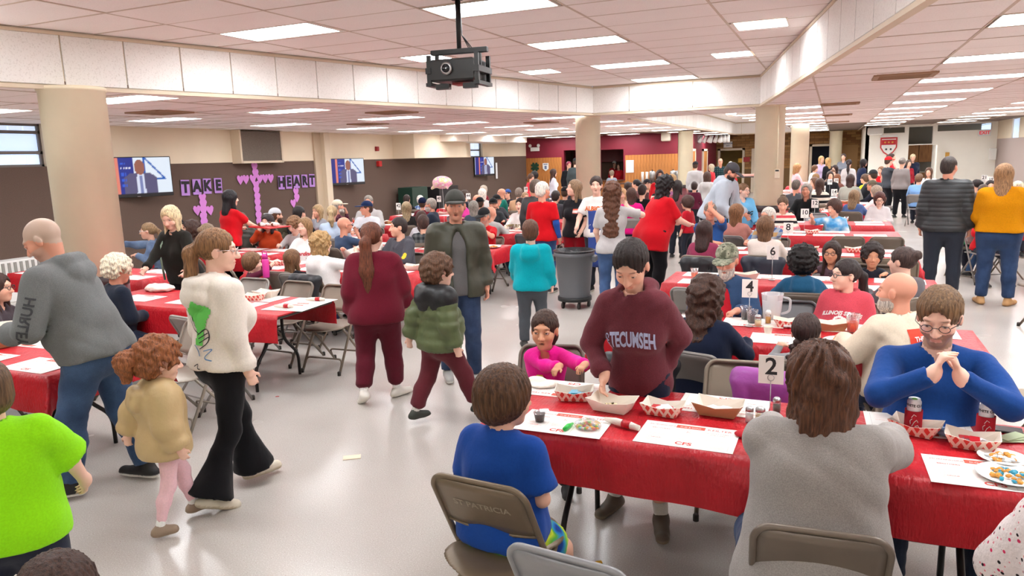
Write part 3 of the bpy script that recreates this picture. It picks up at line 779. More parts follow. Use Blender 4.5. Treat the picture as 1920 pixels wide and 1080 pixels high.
    # ---- primitives shared by body and clothes
    fem = sex == 'f'
    def torso(o):
        oh = o if o < 0 else max(o, .034*b)
        P = [cone(Pl(-.065*W,-.015,-.02*b), Pl(.065*W,-.015,-.02*b), .105*W+oh, .105*W+oh, .05, '+', yl, .95),
             cone(Pl(0,0,.0), waist, .128*W+oh, .118*W+max(o, oh*.7), .06, '+', yl, .80),
             cone(T(0,.008,.12*b), T(0,.0,.33*b), .122*W+o, .135*b*(.5+.5*w)+o, .06, '+', yf, .80),
             cone(T(-.07*b,-.008,.36*b), T(.07*b,-.008,.36*b), .102*b*(.4+.6*w)+o, .102*b*(.4+.6*w)+o, .06, '+', yf, .95),
             cone(T(-shw*.80,-.012,shz-.01), T(shw*.80,-.012,shz-.01), .062*b+o*.8, .062*b+o*.8, .05),
             cone(T(-shw*.5,-.015,shz+.005), nb, .05*b+o*.6, .056*b+o*.5, .05), cone(T(shw*.5,-.015,shz+.005), nb, .05*b+o*.6, .056*b+o*.5, .05)]
        if w > 1.12: P.append(ell(T(0,.05*W,.16*b), v3(.145*W+o,.13*W+o,.16*b+o), .08, '+', np.stack([xr,yf,zu])))
        if fem and not child: P += [ell(T(s*.072*W,.085*W,.31*b), v3(.065*W+o,.062*W+o,.065*W+o), .05) for s in (-1,1)]
        return P
    def armp(i, o0, o1, t0=0, t1=2.0, flat=True, wide=0):
        a, e, r = SH[i], EL[i], WR[i]; q = .92+.35*(w-1) if not fem else .82+.45*(w-1)
        P = [cone(a, a+(e-a)*min(t1,1), .051*b*q+o0, (.051-.008*min(t1,1))*b*q+o0+wide, .016, '+', None, 1, flat and t1 <= 1)]
        if t1 > 1: P.append(cone(e, e+(r-e)*(t1-1), .043*b*q+o1, (.043-.014*(t1-1))*b*q+o1, .02, '+', None, 1, flat))
        return P
    def legp(i, o0, o1, t1=2.0, flare=0, flat=True):
        hpt, k, a = HP[i], KN[i], AN[i]; q = W/b
        up = cone(hpt, k if t1 >= 1 else hpt+(k-hpt)*t1, .088*W+o0, (.088-.032*min(1,t1))*b*(.4+.6*q)+o0+(flare if t1 <= 1 else 0), .045, '+', None, 1, flat and t1 <= 1)
        P = [up]
        if t1 > 1:
            m_ = k+(a-k)*.35-nrm(v3(0,1,0))*.015*b
            P += [cone(k, k+(m_-k)*min(1,(t1-1)/.35), .056*b*(.5+.5*q)+o1, .053*b*(.5+.5*q)+o1, .03)]
            if t1 > 1.35: P.append(cone(m_, k+(a-k)*(t1-1), .053*b*(.5+.5*q)+o1, .040*b+o1+flare, .03, '+', None, 1, flat))
        return P
    vb = (.016,.022,.030,.038)[lod]; vh = (.0056,.0098,.0150,.021)[lod]; vhd = (.0055,.0095,.016,.026)[lod]; vt = (.0130,.0195,.029,.038)[lod]; vr = (.0076,.0120,.018,.024)[lod]
    # ---- body mesh: head and neck, arms and hands, rest
    hp_ = [He((0,-.012,.028),(.076,.096,.088),.01), He((0,.022,-.035),(.060,.070,.082),.03), He((0,.066,-.092),(.026,.022,.022),.03),
           He((-.036,.055,-.03),(.03,.034,.034),.02), He((.036,.055,-.03),(.03,.034,.034),.02), He((0,.078,.028),(.05,.016,.014),.02),
           cone(H(0,.092,.006), H(0,.113,-.032), .0085*HS, .0135*HS, .012*HS), He((-.013,.100,-.036),(.009,.010,.008),.008), He((.013,.100,-.036),(.009,.010,.008),.008),
           He((-.033,.104,.004),(.021,.019,.015),.012,'-'), He((.033,.104,.004),(.021,.019,.015),.012,'-'),
           He((0,.087,-.061),(.026,.012,.0065),.006), He((0,.085,-.073),(.021,.012,.0075),.006),
           He((-.079,-.004,-.008),(.009,.020,.032),.008), He((.079,-.004,-.008),(.009,.020,.032),.008)]
    if mouth: hp_.append(He((0,.098,-.067),(.018,.02,.004+.008*mouth),.004,'-'))
    else: hp_.append(He((0,.100,-.067),(.024,.012,.0022),.003,'-'))
    hp_ += [cone(H(0,-.02,-.05), nb-zu*.02, .052*b**.5*(.88 if fem else 1)*(1+.25*(w-1)), .060*b**.5*(.88 if fem else 1)*(1+.2*(w-1)), .02)]
    if lod == 3: hp_ = [hp_[i] for i in (0,1,2,5,6)]+[hp_[-1]]
    Vh, Fh = sdf_mesh(hp_, vh)
    parts = [(Vh, Fh)]
    curl = .5
    for i, sgn in ((0,-1),(1,1)):
        long_s = sleeve if sleeve is not None else (.55 if top in ('tee','polo') else 2.0)
        P = armp(i, 0, 0, 0, 2.0, False); d = HANDD[i]; wr = WR[i]
        nrmp = nrm(np.cross(d, v3(0,0,1)))*(-sgn) if abs(d[2]) > .55 else v3(0,0,-1)
        if hands and hands[i] is not None: nrmp = v3(hands[i])
        nrmp = nrm(nrmp-d*(nrmp@d)); ac = np.cross(nrmp, d)*(-sgn)    # ac points to the thumb side
        if abs(ac[2]) < .01 and ac[0]*sgn > 0 and abs(nrmp[2]) > .7: ac = -ac
        hs = .93*b**.8*(1 if not fem else .93)
        pc = wr+d*.045*hs
        HPp = [cone(wr-d*.02, wr+d*.02, .027*b**.6, .026*b**.6, .02), cone(wr+d*.02*hs, wr+d*.082*hs, .030*hs, .036*hs, .015, '+', nrmp, .42)]
        if lod <= 2:
            for q, (off, ln) in enumerate(((.030,.068),(.010,.078),(-.010,.072),(-.029,.056))):
                k0 = wr+d*(.084-.004*q)*hs+ac*off*hs; c1 = nrm(d*math.cos(curl)+nrmp*math.sin(curl)); c2 = nrm(d*math.cos(curl*2.2)+nrmp*math.sin(curl*2.2))
                k1 = k0+c1*ln*.5*hs; k2 = k1+c2*ln*.5*hs
                HPp += [cone(k0-d*.01, k1, .0092*hs, .0086*hs, .004), cone(k1, k2, .0086*hs, .0066*hs, .003)]
            th = wr+d*.025*hs+ac*.026*hs; t1_ = th+nrm(d*.75+ac*.8+nrmp*.25)*.042*hs; t2_ = t1_+nrm(d+ac*.15+nrmp*.35)*.032*hs
            HPp += [cone(th, t1_, .0125*hs, .0105*hs, .012), cone(t1_, t2_, .0105*hs, .008*hs, .004)]
        else: HPp += [cone(wr+d*.08*hs, wr+d*.15*hs, .032*hs, .022*hs, .01, '+', nrmp, .4)]
        if long_s < 1.5: parts.append(sdf_mesh(P+HPp, vhd*1.25 if lod < 2 else vb*.7))
        else: parts.append(sdf_mesh([P[-1]]+HPp, vhd if lod < 2 else vhd))
    legb = bottom in ('shorts','skirt')
    if legb: parts.append(sdf_mesh(legp(0,0,0,2,0,False)+legp(1,0,0,2,0,False), vb))
    tors = torso(-.012)+legp(0,-.008,-.008,1.2,0,False)+legp(1,-.008,-.008,1.2,0,False)
    parts.append(sdf_mesh(tors, max(vb*2, .038)))
    V, Fq = join(parts)
    sk = lin(SKIN.get(skin, skin) if isinstance(skin, str) else skin); sk = np.array(sk); hcl = np.array(lin(hairc))
    C = np.tile(sk, (len(V),1)).astype(np.float32)
    q = ((V-hc)@HR.T)/HS; x_, y_, z_ = q[:,0], q[:,1], q[:,2]; inh = (np.abs(x_) < .1) & (np.abs(y_) < .14) & (np.abs(z_) < .14)
    def blend(m, col, a=1.0): 
        m = np.clip(m, 0, 1)[:,None]*a*inh[:,None]; C[:] = C*(1-m)+np.array(col)*m
    g = lambda cx, cy, cz, rx, ry, rz: np.clip(1.6-1.6*np.sqrt(((np.abs(x_)-cx)/rx)**2+((y_-cy)/ry)**2+((z_-cz)/rz)**2), 0, 1)
    blend(g(.042,.075,-.03,.03,.05,.028), sk*[1.08,.80,.76], .35); blend(g(0,.115,-.03,.02,.03,.018), sk*[1.05,.82,.78], .35); blend(g(.08,0,-.01,.02,.03,.04), sk*[1.03,.78,.74], .4)
    blend(g(.010,.098,-.0665,.020,.03,.0125), sk*[.86,.50,.50], .75)
    if mouth: blend(g(0,.09,-.067,.016,.05,.007+.006*mouth), (.10,.03,.03), .9)
    if lod > 0:
        blend(g(.033,.09,.005,.0155,.03,.0085), (.62,.56,.54), .8); blend(g(.033,.09,.005,.008,.03,.0085), (.03,.02,.02), .95)
    blend(g(.034,.085,.027,.022,.04,.006 if lod < 2 else .009), hcl*.8 if np.mean(hairc) < 190 else sk*.7, .75)
    if beard:
        bc = np.array(lin(beard[0])); m = ((z_ < -.035) & (y_ > .0) & (z_ > -.13) & ~((np.abs(x_) < .022) & (np.abs(z_+.067) < .009))).astype(float)*(1 if len(beard) < 3 else 1)
        blend(m*np.clip((y_+.01)/.03,0,1), bc, beard[1])
    if hair in ('buzz',): 
        m = ((z_ > .03-.9*np.clip(-y_+.04,0,.1)) & (y_ < .09-.5*np.clip(z_-.03,0,1))).astype(float); blend(m, hcl, .8)
    bo = link('body', np_mesh('body', V, Fq, True, C), M_skin, root)
    # ---- eyes
    if lod == 0:
        for s in (-1,1):
            ev, ef = sphere(.0125*HS, 12, 8); ce = H(s*.033,.083,.005); ev = ev+ce
            gd = nrm(hyv); cosv = ((ev-ce)@gd)/(.0125*HS); ec = np.where(cosv[:,None] > .93, (.01,.01,.01), np.where(cosv[:,None] > .78, (.12,.07,.04), (.75,.72,.70)))
            link('eye', np_mesh('eye', ev, ef, True, ec), M_eye, root)
            lv, lf = sdf_mesh([He((s*.033,.081,.0065),(.0165,.0155,.0145),.002), He((s*.033,.10,.0015),(.018,.02,.0062),.003,'-')], .0026)
            link('eyelid', np_mesh('eyelid', lv, lf, True, np.tile(sk*.93,(len(lv),1))), M_skin, root)
    # ---- top garment
    o0 = {'tee':.010,'polo':.012,'long':.014,'sweater':.022,'hoodie':.026,'jacket':.030,'puffer':.040,'coat':.036}.get(top,.014)*b**.5+loose
    if sleeve is None: sleeve = .55 if top in ('tee','polo') else (2.0 if top != 'vest' else .1)
    P = torso(o0)
    if pose == 'stand': P += [cone(Pl(s*.06*W,-.01,-.03), Pl(s*.07*W,-.005,-.26*b), .10*W+max(o0,.032*b), .105*W+max(o0,.032*b), .06) for s in (-1,1)]
    hemz = hem if hem is not None else (-.06 if pose == 'stand' else -.05)
    if pose != 'stand': P += [cone(Pl(-.08*W,0,-.03), Pl(-.085*W,.08,-.03), .09*W+o0, .08*W+o0, .05), cone(Pl(.08*W,0,-.03), Pl(.085*W,.08,-.03), .09*W+o0, .08*W+o0, .05)]
    for i in (0,1):
        if top == 'vest': continue
        P += armp(i, o0+.004, o0*.75+.002, 0, sleeve if sleeve < 1 else sleeve-.06, True, .012 if sleeve < 1 else 0)
        if sleeve > 1.5 and top in ('hoodie','sweater','jacket','long','puffer','coat'): # gathered cuff
            r_ = WR[i]; e_ = EL[i]; c0 = e_+(r_-e_)*.80; c1 = e_+(r_-e_)*.90
            if top != 'long': P.append(cone(c0, c1, .036*b*(.9+.1*w)+o0*.9, .034*b*(.9+.1*w)+o0*.6, .015, '+', None, 1, True))
    if top == 'hoodie' or top == 'coat':
        hb = b**.6; ho = o0*.8
        for s in (-1,1):
            P += [cone(T(s*.025,.080*W+.02,nbz-.075*hb), T(s*.088*hb,.012,nbz+.005), .022*hb, .036*hb, .012), cone(T(s*.088*hb,.012,nbz+.005), T(s*.06*hb,-.095*hb,nbz+.012), .036*hb, .046*hb, .012)]
        P += [cone(T(-.06*hb,-.100*hb-ho,nbz-.01), T(.06*hb,-.100*hb-ho,nbz-.01), .056*hb, .056*hb, .012), cone(T(-.05*hb,-.115*hb-ho,nbz-.08*hb), T(.05*hb,-.115*hb-ho,nbz-.08*hb), .074*hb, .074*hb, .014, '+', yf, .75), cone(T(0,-.12*hb-ho,nbz-.11*hb), T(0,-.105*hb-ho,nbz-.20*hb), .080*hb, .035*hb, .014, '+', yf, .65), cone(T(-.085*hb,-.05*hb-ho*.5,nbz-.03*hb), T(.085*hb,-.05*hb-ho*.5,nbz-.03*hb), .042*hb, .042*hb, .012)]
    if top in ('jacket','puffer','polo'):
        for s in (-1,1): P.append(cone(T(s*.02,.075*W,nbz-.01), T(s*.062*b,-.01,nbz+.028), .014, .016, .02)); P.append(cone(T(s*.062*b,-.01,nbz+.028), T(0,-.07*b,nbz+.03), .016, .016, .02))
    neckr = (.052 if top in ('tee','long','sweater') else .058)*b**.5*(1+.2*(w-1))
    P += [cone(nb+zu*.004+yf*.004, nb+(hc-nb)*.9, neckr+.006, neckr+.012, .008, '-')]
    if fem and top in ('tee','sweater','long'): P.append(ell(T(0,.10*W,nbz-.0), v3(.06*b,.05,.055*b), .01, '-'))
    P.append(half(Pl(0,0,hemz*b), -zl))
    disp = folds({0:.0055,1:.0055,2:.005,3:.0}[lod]*(1 if top not in ('puffer',) else .4), seed) if lod < 3 else None
    if top == 'puffer': disp = quilt(.105*b, .014, .03) if h < 1.5 else quilt(.062, .007, .03)
    if inner:         # open jacket front
        P.append(ell(T(0,.20*W+.05,.20*b), v3(.085*b,.24,.50*b), .01, '-', np.stack([xr,yf,zu])))
    tv, tf = sdf_mesh(P, vt, disp)
    to = link({'tee':'t_shirt','polo':'polo_shirt','long':'shirt','hoodie':'hoodie','sweater':'sweater','jacket':'jacket','puffer':'puffer_jacket','coat':'coat','vest':'vest'}[top], np_mesh('top', tv, tf), topm or (M_heather if top in ('hoodie',) else M_nylon if top in ('puffer','jacket') else M_cloth), root, lin(topc))
    if inner:
        iv, if_ = sdf_mesh(torso(.008)+[cone(nb-zu*.004+yf*.012, nb+(hc-nb)*.9, neckr+.004, neckr+.01, .008, '-'), half(Pl(0,0,(hemz+.02)*b), -zl)], vt)
        link('shirt', np_mesh('shirt', iv, if_), M_cloth, root, lin(inner))
    # ---- bottoms
    ob = {'jeans':.016,'pants':.018,'leggings':.006,'flare':.010,'shorts':.022,'skirt':.03,'sweats':.030}.get(bottom,.016)*b
    wst = half(Pl(0,0,.10*b), zl)
    Q = [cone(Pl(-.06*W,-.015,-.02*b), Pl(.06*W,-.015,-.02*b), .105*W+ob, .105*W+ob, .05, '+', yl, .95), cone(Pl(0,0,0), waist, .124*W+ob, .114*W+ob, .05, '+', yl, .80)]
    for i in (0,1):
        if bottom == 'shorts': Q += legp(i, ob, ob, .86 if pose == 'stand' else .80, .02)
        elif bottom == 'flare': Q += legp(i, ob, ob, 2.02, .085)
        elif bottom == 'leggings': Q += legp(i, ob, ob, 1.86, 0)
        elif bottom == 'sweats':
            Q += legp(i, ob, ob, 1.84, .012); a_ = AN[i]; k_ = KN[i]; Q.append(cone(k_+(a_-k_)*.80, k_+(a_-k_)*.92, .048*b+.014, .046*b, .02, '+', None, 1, True))
        else: Q += legp(i, ob, ob, 1.96, .012)
    Q.append(wst)
    bv, bf = sdf_mesh(Q, vt*1.1 if lod == 0 else vt*(1.15 if pose == 'stand' else 1.5), folds({0:.0045,1:.0045,2:.004,3:0}[lod], seed+1, 1.5) if lod < 3 and bottom != 'leggings' else None)
    link({'jeans':'jeans','leggings':'leggings','shorts':'shorts','skirt':'skirt'}.get(bottom,'trousers'), np_mesh('bottom', bv, bf), botm or (M_denim if bottom == 'jeans' else M_cloth), root, lin(botc))
    # ---- shoes
    for i in (0,1):
        a = AN[i]; d, pit = TOE[i]; dh = nrm(v3(d[0], d[1], pit)); u = nrm(np.cross(np.cross(dh, v3(0,0,1)), dh)); ln = .26*b**.9
        g0 = a-u*(.085*b-.03); heel = g0-dh*.045*b; toe_ = g0+dh*(ln-.085)
        S = [cone(heel, toe_, .040*b, .038*b, .02, '+', u, .8), cone(heel-u*.012, toe_-u*.012, .041*b, .040*b, .01, '+', u, .5), cone(a-u*.03*b-dh*.005, a+u*.005, .044*b, .040*b, .03), cone(a-u*.02*b, g0+dh*.10*b, .040*b, .034*b, .03),
             half(g0-u*.030, -u)]
        sv, sf = sdf_mesh(S, vhd*1.7 if lod < 2 else vb*.8)
        hgt = (sv-(g0-u*.03))@u; sc = np.where((hgt < .024*b)[:,None], lin(solec), lin(shoec))
        link('shoe', np_mesh('shoe', sv, sf, True, sc), M_shoe, root)
        if socks or legb:
            cv, cf = sdf_mesh([cone(a+(KN[i]-a)*.03, a+(KN[i]-a)*.22, .043*b, .046*b, .01, '+', None, 1, True)], vb*.6)
            link('sock', np_mesh('sock', cv, cf), M_cloth, root, lin(socks or (235,232,226)))
    # ---- hair
    hr_ = []
    big = {'short':.011,'buzz':0,'crop':.007,'bald':0,'long':.016,'bob':.020,'pony':.010,'bun':.010,'curly':.034,'afro':.055,'braids':.010,'medium':.022,'mop':.026,'longcurly':.030,'wavy':.026,'fringe':.004}.get(hair,.012)
    dn = v3(0,0,-1.); bkv = nrm(-hyv*1.0+v3(0,0,0)); bkh = nrm(v3(bkv[0],bkv[1],0)+1e-6)
    if hair not in ('bald','buzz'):
        hr_ = [He((0,-.014,.032),(.077+big,.097+big,.090+big),.01)]
        if hair in ('short','crop','curly','mop','fringe'): hr_ += [He((0,-.045,-.02),(.070+big*.8,.065+big*.8,.07+big*.5),.02)]
        if hair in ('mop','medium','bob','long','longcurly','wavy'): hr_ += [He((0,-.02,0),(.082+big*.8,.085+big*.6,.09),.02)]
        ll = hairlen
        if hair in ('long','longcurly','bob','medium','wavy'):
            base = H(0,-.05,-.02); wd_ = {'long':.078,'longcurly':.105,'bob':.09,'medium':.082,'wavy':.108}[hair]
            end = H(0,-.055,-.03)+dn*ll+bkh*(.045 if ll > .16 else .01)
            hr_ += [cone(base, end, wd_*HS, wd_*(.95 if hair != 'long' else .75)*HS, .03, '+', bkh, .62)]
            for s in (-1,1):
                b0 = H(s*.066,-.005,.02); e0 = H(s*.074,.002,-.02)+dn*ll*(.72 if ll > .25 else .8)-hyv*(0 if ll < .25 else -.02)
                hr_ += [cone(b0, e0, .030*HS, .030*HS*(1.25 if hair in ('longcurly','bob','wavy') else .8), .025, '+', hxv, .75)]
        if hair == 'pony':
            k0 = H(0,-.105,.03+crown); k1 = k0+bkh*.045+dn*.05; k2 = k1+dn*ll*.5+bkh*.012; k3 = k1+dn*ll
            pf = 1.0 if ll < .4 else 1.3
            hr_ += [cone(k0, k1, .026*HS, .036*HS*pf, .02), cone(k1, k2, .036*HS*pf, .048*HS*pf, .02, '+', bkh, .75), cone(k2, k3, .048*HS*pf, .020*HS*pf, .02, '+', bkh, .75)]
        if hair == 'bun': hr_ += [ell(H(0,-.115,.045+crown), v3(.045,.04,.042)*HS, .01)]
        if hair == 'braids':
            for s in (-1,1):
                p = H(s*.05,-.075,-.05)
                for j in range(7): hr_.append(ell(p+dn*j*.032+hxv*s*(.012*(j % 2)+.01*min(j,3)), v3(.024,.022,.023)*HS*(1-.05*j), .006))
        # carve the face
        fzr = {'mop':.112,'bob':.116,'medium':.120,'fringe':.112}.get(hair, .130+receding)
        hr_ += [He((0,.125,-.045),(.066,.085,fzr),.008,'-'), He((0,.10,-.10),(.075,.075,.085),.01,'-')]
        if hair in ('short','crop','fringe','curly','pony','bun','braids'):
            hr_ += [He((-.083,.012,-.014),(.024,.026,.036),.006,'-'), He((.083,.012,-.014),(.024,.026,.036),.006,'-'), He((0,.05,-.075),(.12,.085,.06),.01,'-')]
            if hair in ('short','crop','curly','fringe'): hr_.append(half(H(0,-.05,-.085), -hzv*1.0+hyv*.0))
        A_ = {'curly':.007,'afro':.010,'longcurly':.010,'wavy':.007}.get(hair, .0028 if hair != 'crop' else .0015)
        def hdisp(x, y, z):
            ax = (x-hc[0]); ay = (y-hc[1]); az = z-hc[2]
            if hair in ('curly','afro','longcurly'):
                f_ = 150 if hair != 'longcurly' else 110
                return A_*(np.sin(ax*f_+2*np.sin(az*60))*np.sin(ay*f_*.9+1.5*np.sin(ax*50))+np.sin(az*f_*.8+2*np.sin(ay*70))*.8)
            ph = np.arctan2(ax, ay+1e-4)
            if hair == 'wavy': return A_*(np.sin(ph*13+3.2*np.sin(az*24+ph*3))+.5*np.sin(ph*29+az*40))
            return A_*(np.sin(ph*26+4*np.sin(az*14+seed))+.7*np.sin(ph*47+az*30))
        if lod == 3: A_ = 0
        hv, hf = sdf_mesh(hr_, vr, hdisp if lod < 3 else None)
        if len(hf): link('hair', np_mesh('hair', hv, hf), hairmat or M_hair, root, lin(hairc))
    elif hair == 'bald' and beard is None: pass
    if beard and len(beard) > 2 and beard[2]:
        bl = beard[2]; bp_ = [He((0,.03,-.07),(.064,.072,.065),.01), He((0,.075,-.095-bl*.3),(.036,.032,.030+bl*.5),.03), He((0,.11,-.066),(.022,.04,.0075),.004,'-'), He((0,.10,-.02),(.075,.07,.026),.01,'-'), half(H(0,.0,-.04), hzv*.8-hyv*.5)]
        xv, xf = sdf_mesh(bp_, vr*.8, lambda x,y,z: .0018*np.sin(x*300)*np.sin(z*260)); 
        if len(xf): link('beard', np_mesh('beard', xv, xf), M_hair, root, lin(beard[0]))
    # ---- headwear
    if cap:
        cc, kind = cap[0], cap[1] if len(cap) > 1 else 'cap'
        if kind == 'beanie':
            kp = [He((0,-.016,.04),(.092,.112,.105),.01), half(H(0,0,.012), -hzv)]; kv, kf = sdf_mesh(kp, vr); link('beanie', np_mesh('cap', kv, kf), M_knit, root, lin(cc))
        else:
            fw = -1 if capback else 1
            kp = [He((0,-.014,.040),(.088,.108,.098),.01), half(H(0,.02*fw,.040), -hzv+hyv*.10*fw)]
            kv, kf = sdf_mesh(kp, vr); co = link('cap', np_mesh('cap', kv, kf), (cap[2] if len(cap) > 2 and cap[2] else M_cloth), root, lin(cc))
            bp_ = [ell(H(0,.115*fw,.042), v3(.080,.098,.011)*HS, .006, '+', HR), He((0,.0,.02),(.08,.095,.06),.004,'-')]
            if kind == 'flat': bp_ = [ell(H(0,.085,.05), v3(.08,.06,.012)*HS, .006, '+', HR)]
            kv, kf = sdf_mesh(bp_, vr*.8); 
            if len(kf): link('brim', np_mesh('brim', kv, kf), (cap[2] if len(cap) > 2 and cap[2] else M_cloth), co, lin(cap[3] if len(cap) > 3 else cc))
    if glasses and lod < 3:
        gb = MB(); gr = .0016 if lod == 0 else .0028 if lod == 1 else .004; 
        for s in (-1,1):
            gb.tube([H(s*.033+.021*math.cos(2*math.pi*k/14), .109-.004*abs(math.cos(2*math.pi*k/14)), .001+.0165*math.sin(2*math.pi*k/14)) for k in range(14)], gr*HS, 5, 0, True)
            gb.tube([H(s*.055,.103,.006), H(s*.080,.07,.010), H(s*.084,.0,.008), H(s*.080,-.02,-.008)], gr*HS, 5)
        gb.tube([H(-.012,.110,.004), H(0,.113,.007), H(.012,.110,.004)], gr*HS, 5)
        go = gb.build('glasses', [M_frameclear if glasses == 'clear' else M_frame], root)
        if lod == 0:
            lb = MB()
            for s in (-1,1): lb.add([H(s*.033+.020*math.cos(2*math.pi*k/14), .109-.004*abs(math.cos(2*math.pi*k/14)), .001+.0155*math.sin(2*math.pi*k/14)) for k in range(14)], [tuple(range(14))])
            lb.build('lens', [M_lens], go)
    if apron:
        ap = torso(o0+.010)
        if pose == 'stand': ap += [cone(Pl(s*.06*W,-.01,-.03), Pl(s*.07*W,.01,-.40*b), .105*W+o0+.012, .115*W+o0+.012, .06) for s in (-1,1)]
        else: ap += [cone(Pl(s*.08*W,0,-.03), Pl(s*.09*W,.25*b,-.02), .095*W+o0, .09*W+o0, .05) for s in (-1,1)]
        ap += [half(T(0,.02,.2), -yf), half(T(0,0,apron[1]*b), zu), half(T(.11*W,0,.2), xr), half(T(-.11*W,0,.2), -xr)]
        av, af = sdf_mesh(ap, vt); link('apron', np_mesh('apron', av, af), M_cloth, root, lin(apron[0]))
    INFO = dict(root=root, hc=hc, H=H, T=T, WR=WR, EL=EL, HANDD=HANDD, hair=hair, b=b, W=W, yaw=yaw, pos=pos, SH=SH, HS=HS, top=(tv, tf), topobj=to, nb=nb, nbz=nbz, Pl=Pl, AN=AN, KN=KN)
    if pose == 'sit' and chair: SEATED.append((label, pos, yaw, chairc, seatz, root))
    return INFO
SEATED = []
def sphere(r, nu=12, nv=8):
    V = [(0,0,r)]+[(r*math.sin(math.pi*j/nv)*math.cos(2*math.pi*i/nu), r*math.sin(math.pi*j/nv)*math.sin(2*math.pi*i/nu), r*math.cos(math.pi*j/nv)) for j in range(1,nv) for i in range(nu)]+[(0,0,-r)]
    F = [(0,1+i,1+(i+1) % nu,1+(i+1) % nu) for i in range(nu)]; F = []
    for j in range(nv-2):
        for i in range(nu): F.append((1+j*nu+i, 1+(j+1)*nu+i, 1+(j+1)*nu+(i+1) % nu, 1+j*nu+(i+1) % nu))
    # caps as thin quads
    n = len(V)
    for i in range(0, nu, 2): F.append((0, 1+i, 1+(i+1) % nu, 1+(i+2) % nu)); F.append((n-1, n-1-nu+(i+2) % nu, n-1-nu+(i+1) % nu, n-1-nu+i))
    return np.array(V, float), np.array(F, int)
# ================================================================== tables, cloths, chairs
M_cloth_red = mat('red_plastic_cover', lin((196,30,42)), .42, spec=.45)
def _cl(m):
    t = m.node_tree; b = t.nodes['Principled BSDF']; tc = t.nodes.new('ShaderNodeTexCoord')
    n = noise(t, tc, 7, 4, stretch=(1,1,1)); t.links.new(ramp(t, n, [(.3,lin((172,14,28))),(.7,lin((196,24,38)))]), b.inputs['Base Color'])
    setbump(t, b, node_math(t, 'ADD', noise(t, tc, 9, 3, stretch=(1,2.5,1)), noise(t, tc, 30, 2, stretch=(3,1,1))), .35, .02)
_cl(M_cloth_red)
M_tabletop = mat('table_laminate', lin((70,62,58)), .5); M_tubeblack = mat('black_tube', lin((30,27,26)), .35, metal=.3)
M_paper = mat('paper', lin((240,236,230)), .8); M_ink_red = mat('red_ink', lin((214,72,66)), .8); M_ink_pink = mat('pale_red_ink', lin((236,176,168)), .8); M_ink_orange = mat('orange_ink', lin((226,92,74)), .8)
M_ink_dark = mat('dark_ink', lin((40,38,40)), .7); M_ink_grey = mat('grey_ink', lin((190,184,182)), .8); M_ink_white = mat('white_print', lin((236,230,226)), .8)
TABLES = []
leg_me = None
def leg_mesh():
    global leg_me
    if leg_me is None:
        m = MB()
        for s in (-1,1): m.tube(arc([(0,s*.10,.72),(0,s*.10,.40),(0,s*.29,.22),(0,s*.29,0)], .09), .015, 8)
        m.tube([(0,-.10,.40),(0,.10,.40)], .010, 6); m.tube([(0,.0,.42),(.24,0,.70)], .009, 6); m.tube([(0,-.12,.70),(0,.12,.70)], .012, 6)
        leg_me = m.mesh('leg_frame', [M_tubeblack])
    return leg_me
def table(x0, y0, label, L_=2.44, D=.76, z=.74, drop=.24, cl=None, lod=1, short=None, ends=True, rz=0):
    t = empty('folding_table', (x0+L_/2, y0+D/2, 0), rz, label, 'table', 'long folding tables')
    MB().box((0,0,z-.02),(L_,D,.03), bev=.008).build('tabletop', [M_tabletop], t)
    for s in (-1,1):
        o = link('leg_frame', leg_mesh(), None, t); o.location = (s*(L_/2-.38), 0, 0); o.rotation_euler = (0,0,0 if s < 0 else math.pi)
    # cloth: a sheet over the top with wavy drops
    nx, ny = (64,20) if lod == 0 else (28,8); nd = 6 if lod == 0 else 3
    random.seed(int(abs(x0*31+y0*17))+1); ph = [random.uniform(0,6.28) for _ in range(8)]
    dxp = .20 if ends else .04
    def P(u, v):      # u along length, v across; beyond the edge the sheet hangs
        hx, hy = L_/2+.012, D/2+.012
        px = max(-hx, min(hx, u)); py = max(-hy, min(hy, v)); ex = abs(u)-hx if abs(u) > hx else 0; ey = abs(v)-hy if abs(v) > hy else 0
        zz = z+.004-max(ex, ey)
        wv = .018*math.sin(u*5+ph[0])+.012*math.sin(u*11+ph[1]) if ey > ex else .018*math.sin(v*7+ph[2])
        f = min(1, max(ex, ey)/.12)
        if ey >= ex and ey > 0: py += math.copysign(f*(wv+.022), v)
        elif ex > 0: px += math.copysign(f*(wv+.022), u)
        if ex > 0 and ey > 0: px += math.copysign(.5*min(ex,ey)*.7, u); py += math.copysign(.5*min(ex,ey)*.7, v); zz = z+.004-max(ex,ey)-.25*min(ex,ey)
        if ex == 0 and ey == 0: zz += .0015*math.sin(u*9+ph[4])*math.sin(v*13+ph[5])+.001
        return (px, py, zz)
    dl = short[0] if short else dxp; dr = short[1] if short else dxp
    us = [-L_/2-.012-dl*(nd-i)/nd for i in range(nd)]+[-L_/2+L_*i/nx for i in range(nx+1)]+[L_/2+.012+dr*(i+1)/nd for i in range(nd)]
    vs = [-D/2-.012-drop*(nd-i)/nd for i in range(nd)]+[-D/2+D*i/ny for i in range(ny+1)]+[D/2+.012+drop*(i+1)/nd for i in range(nd)]
    V = [P(u, v) for v in vs for u in us]; n = len(us)
    F = [(j*n+i, j*n+i+1, (j+1)*n+i+1, (j+1)*n+i) for j in range(len(vs)-1) for i in range(n-1)]
    me = np_mesh('tablecloth', np.array(V), np.array(F)); c = link('tablecloth', me, M_cloth_red); c.location = t.location; c.rotation_euler = (0,0,rz)
    tag(c, cl or ('red cover on the '+label.replace('long folding ','')), 'tablecloth', 'red table covers')
    TABLES.append((x0, y0, L_, D)); return t
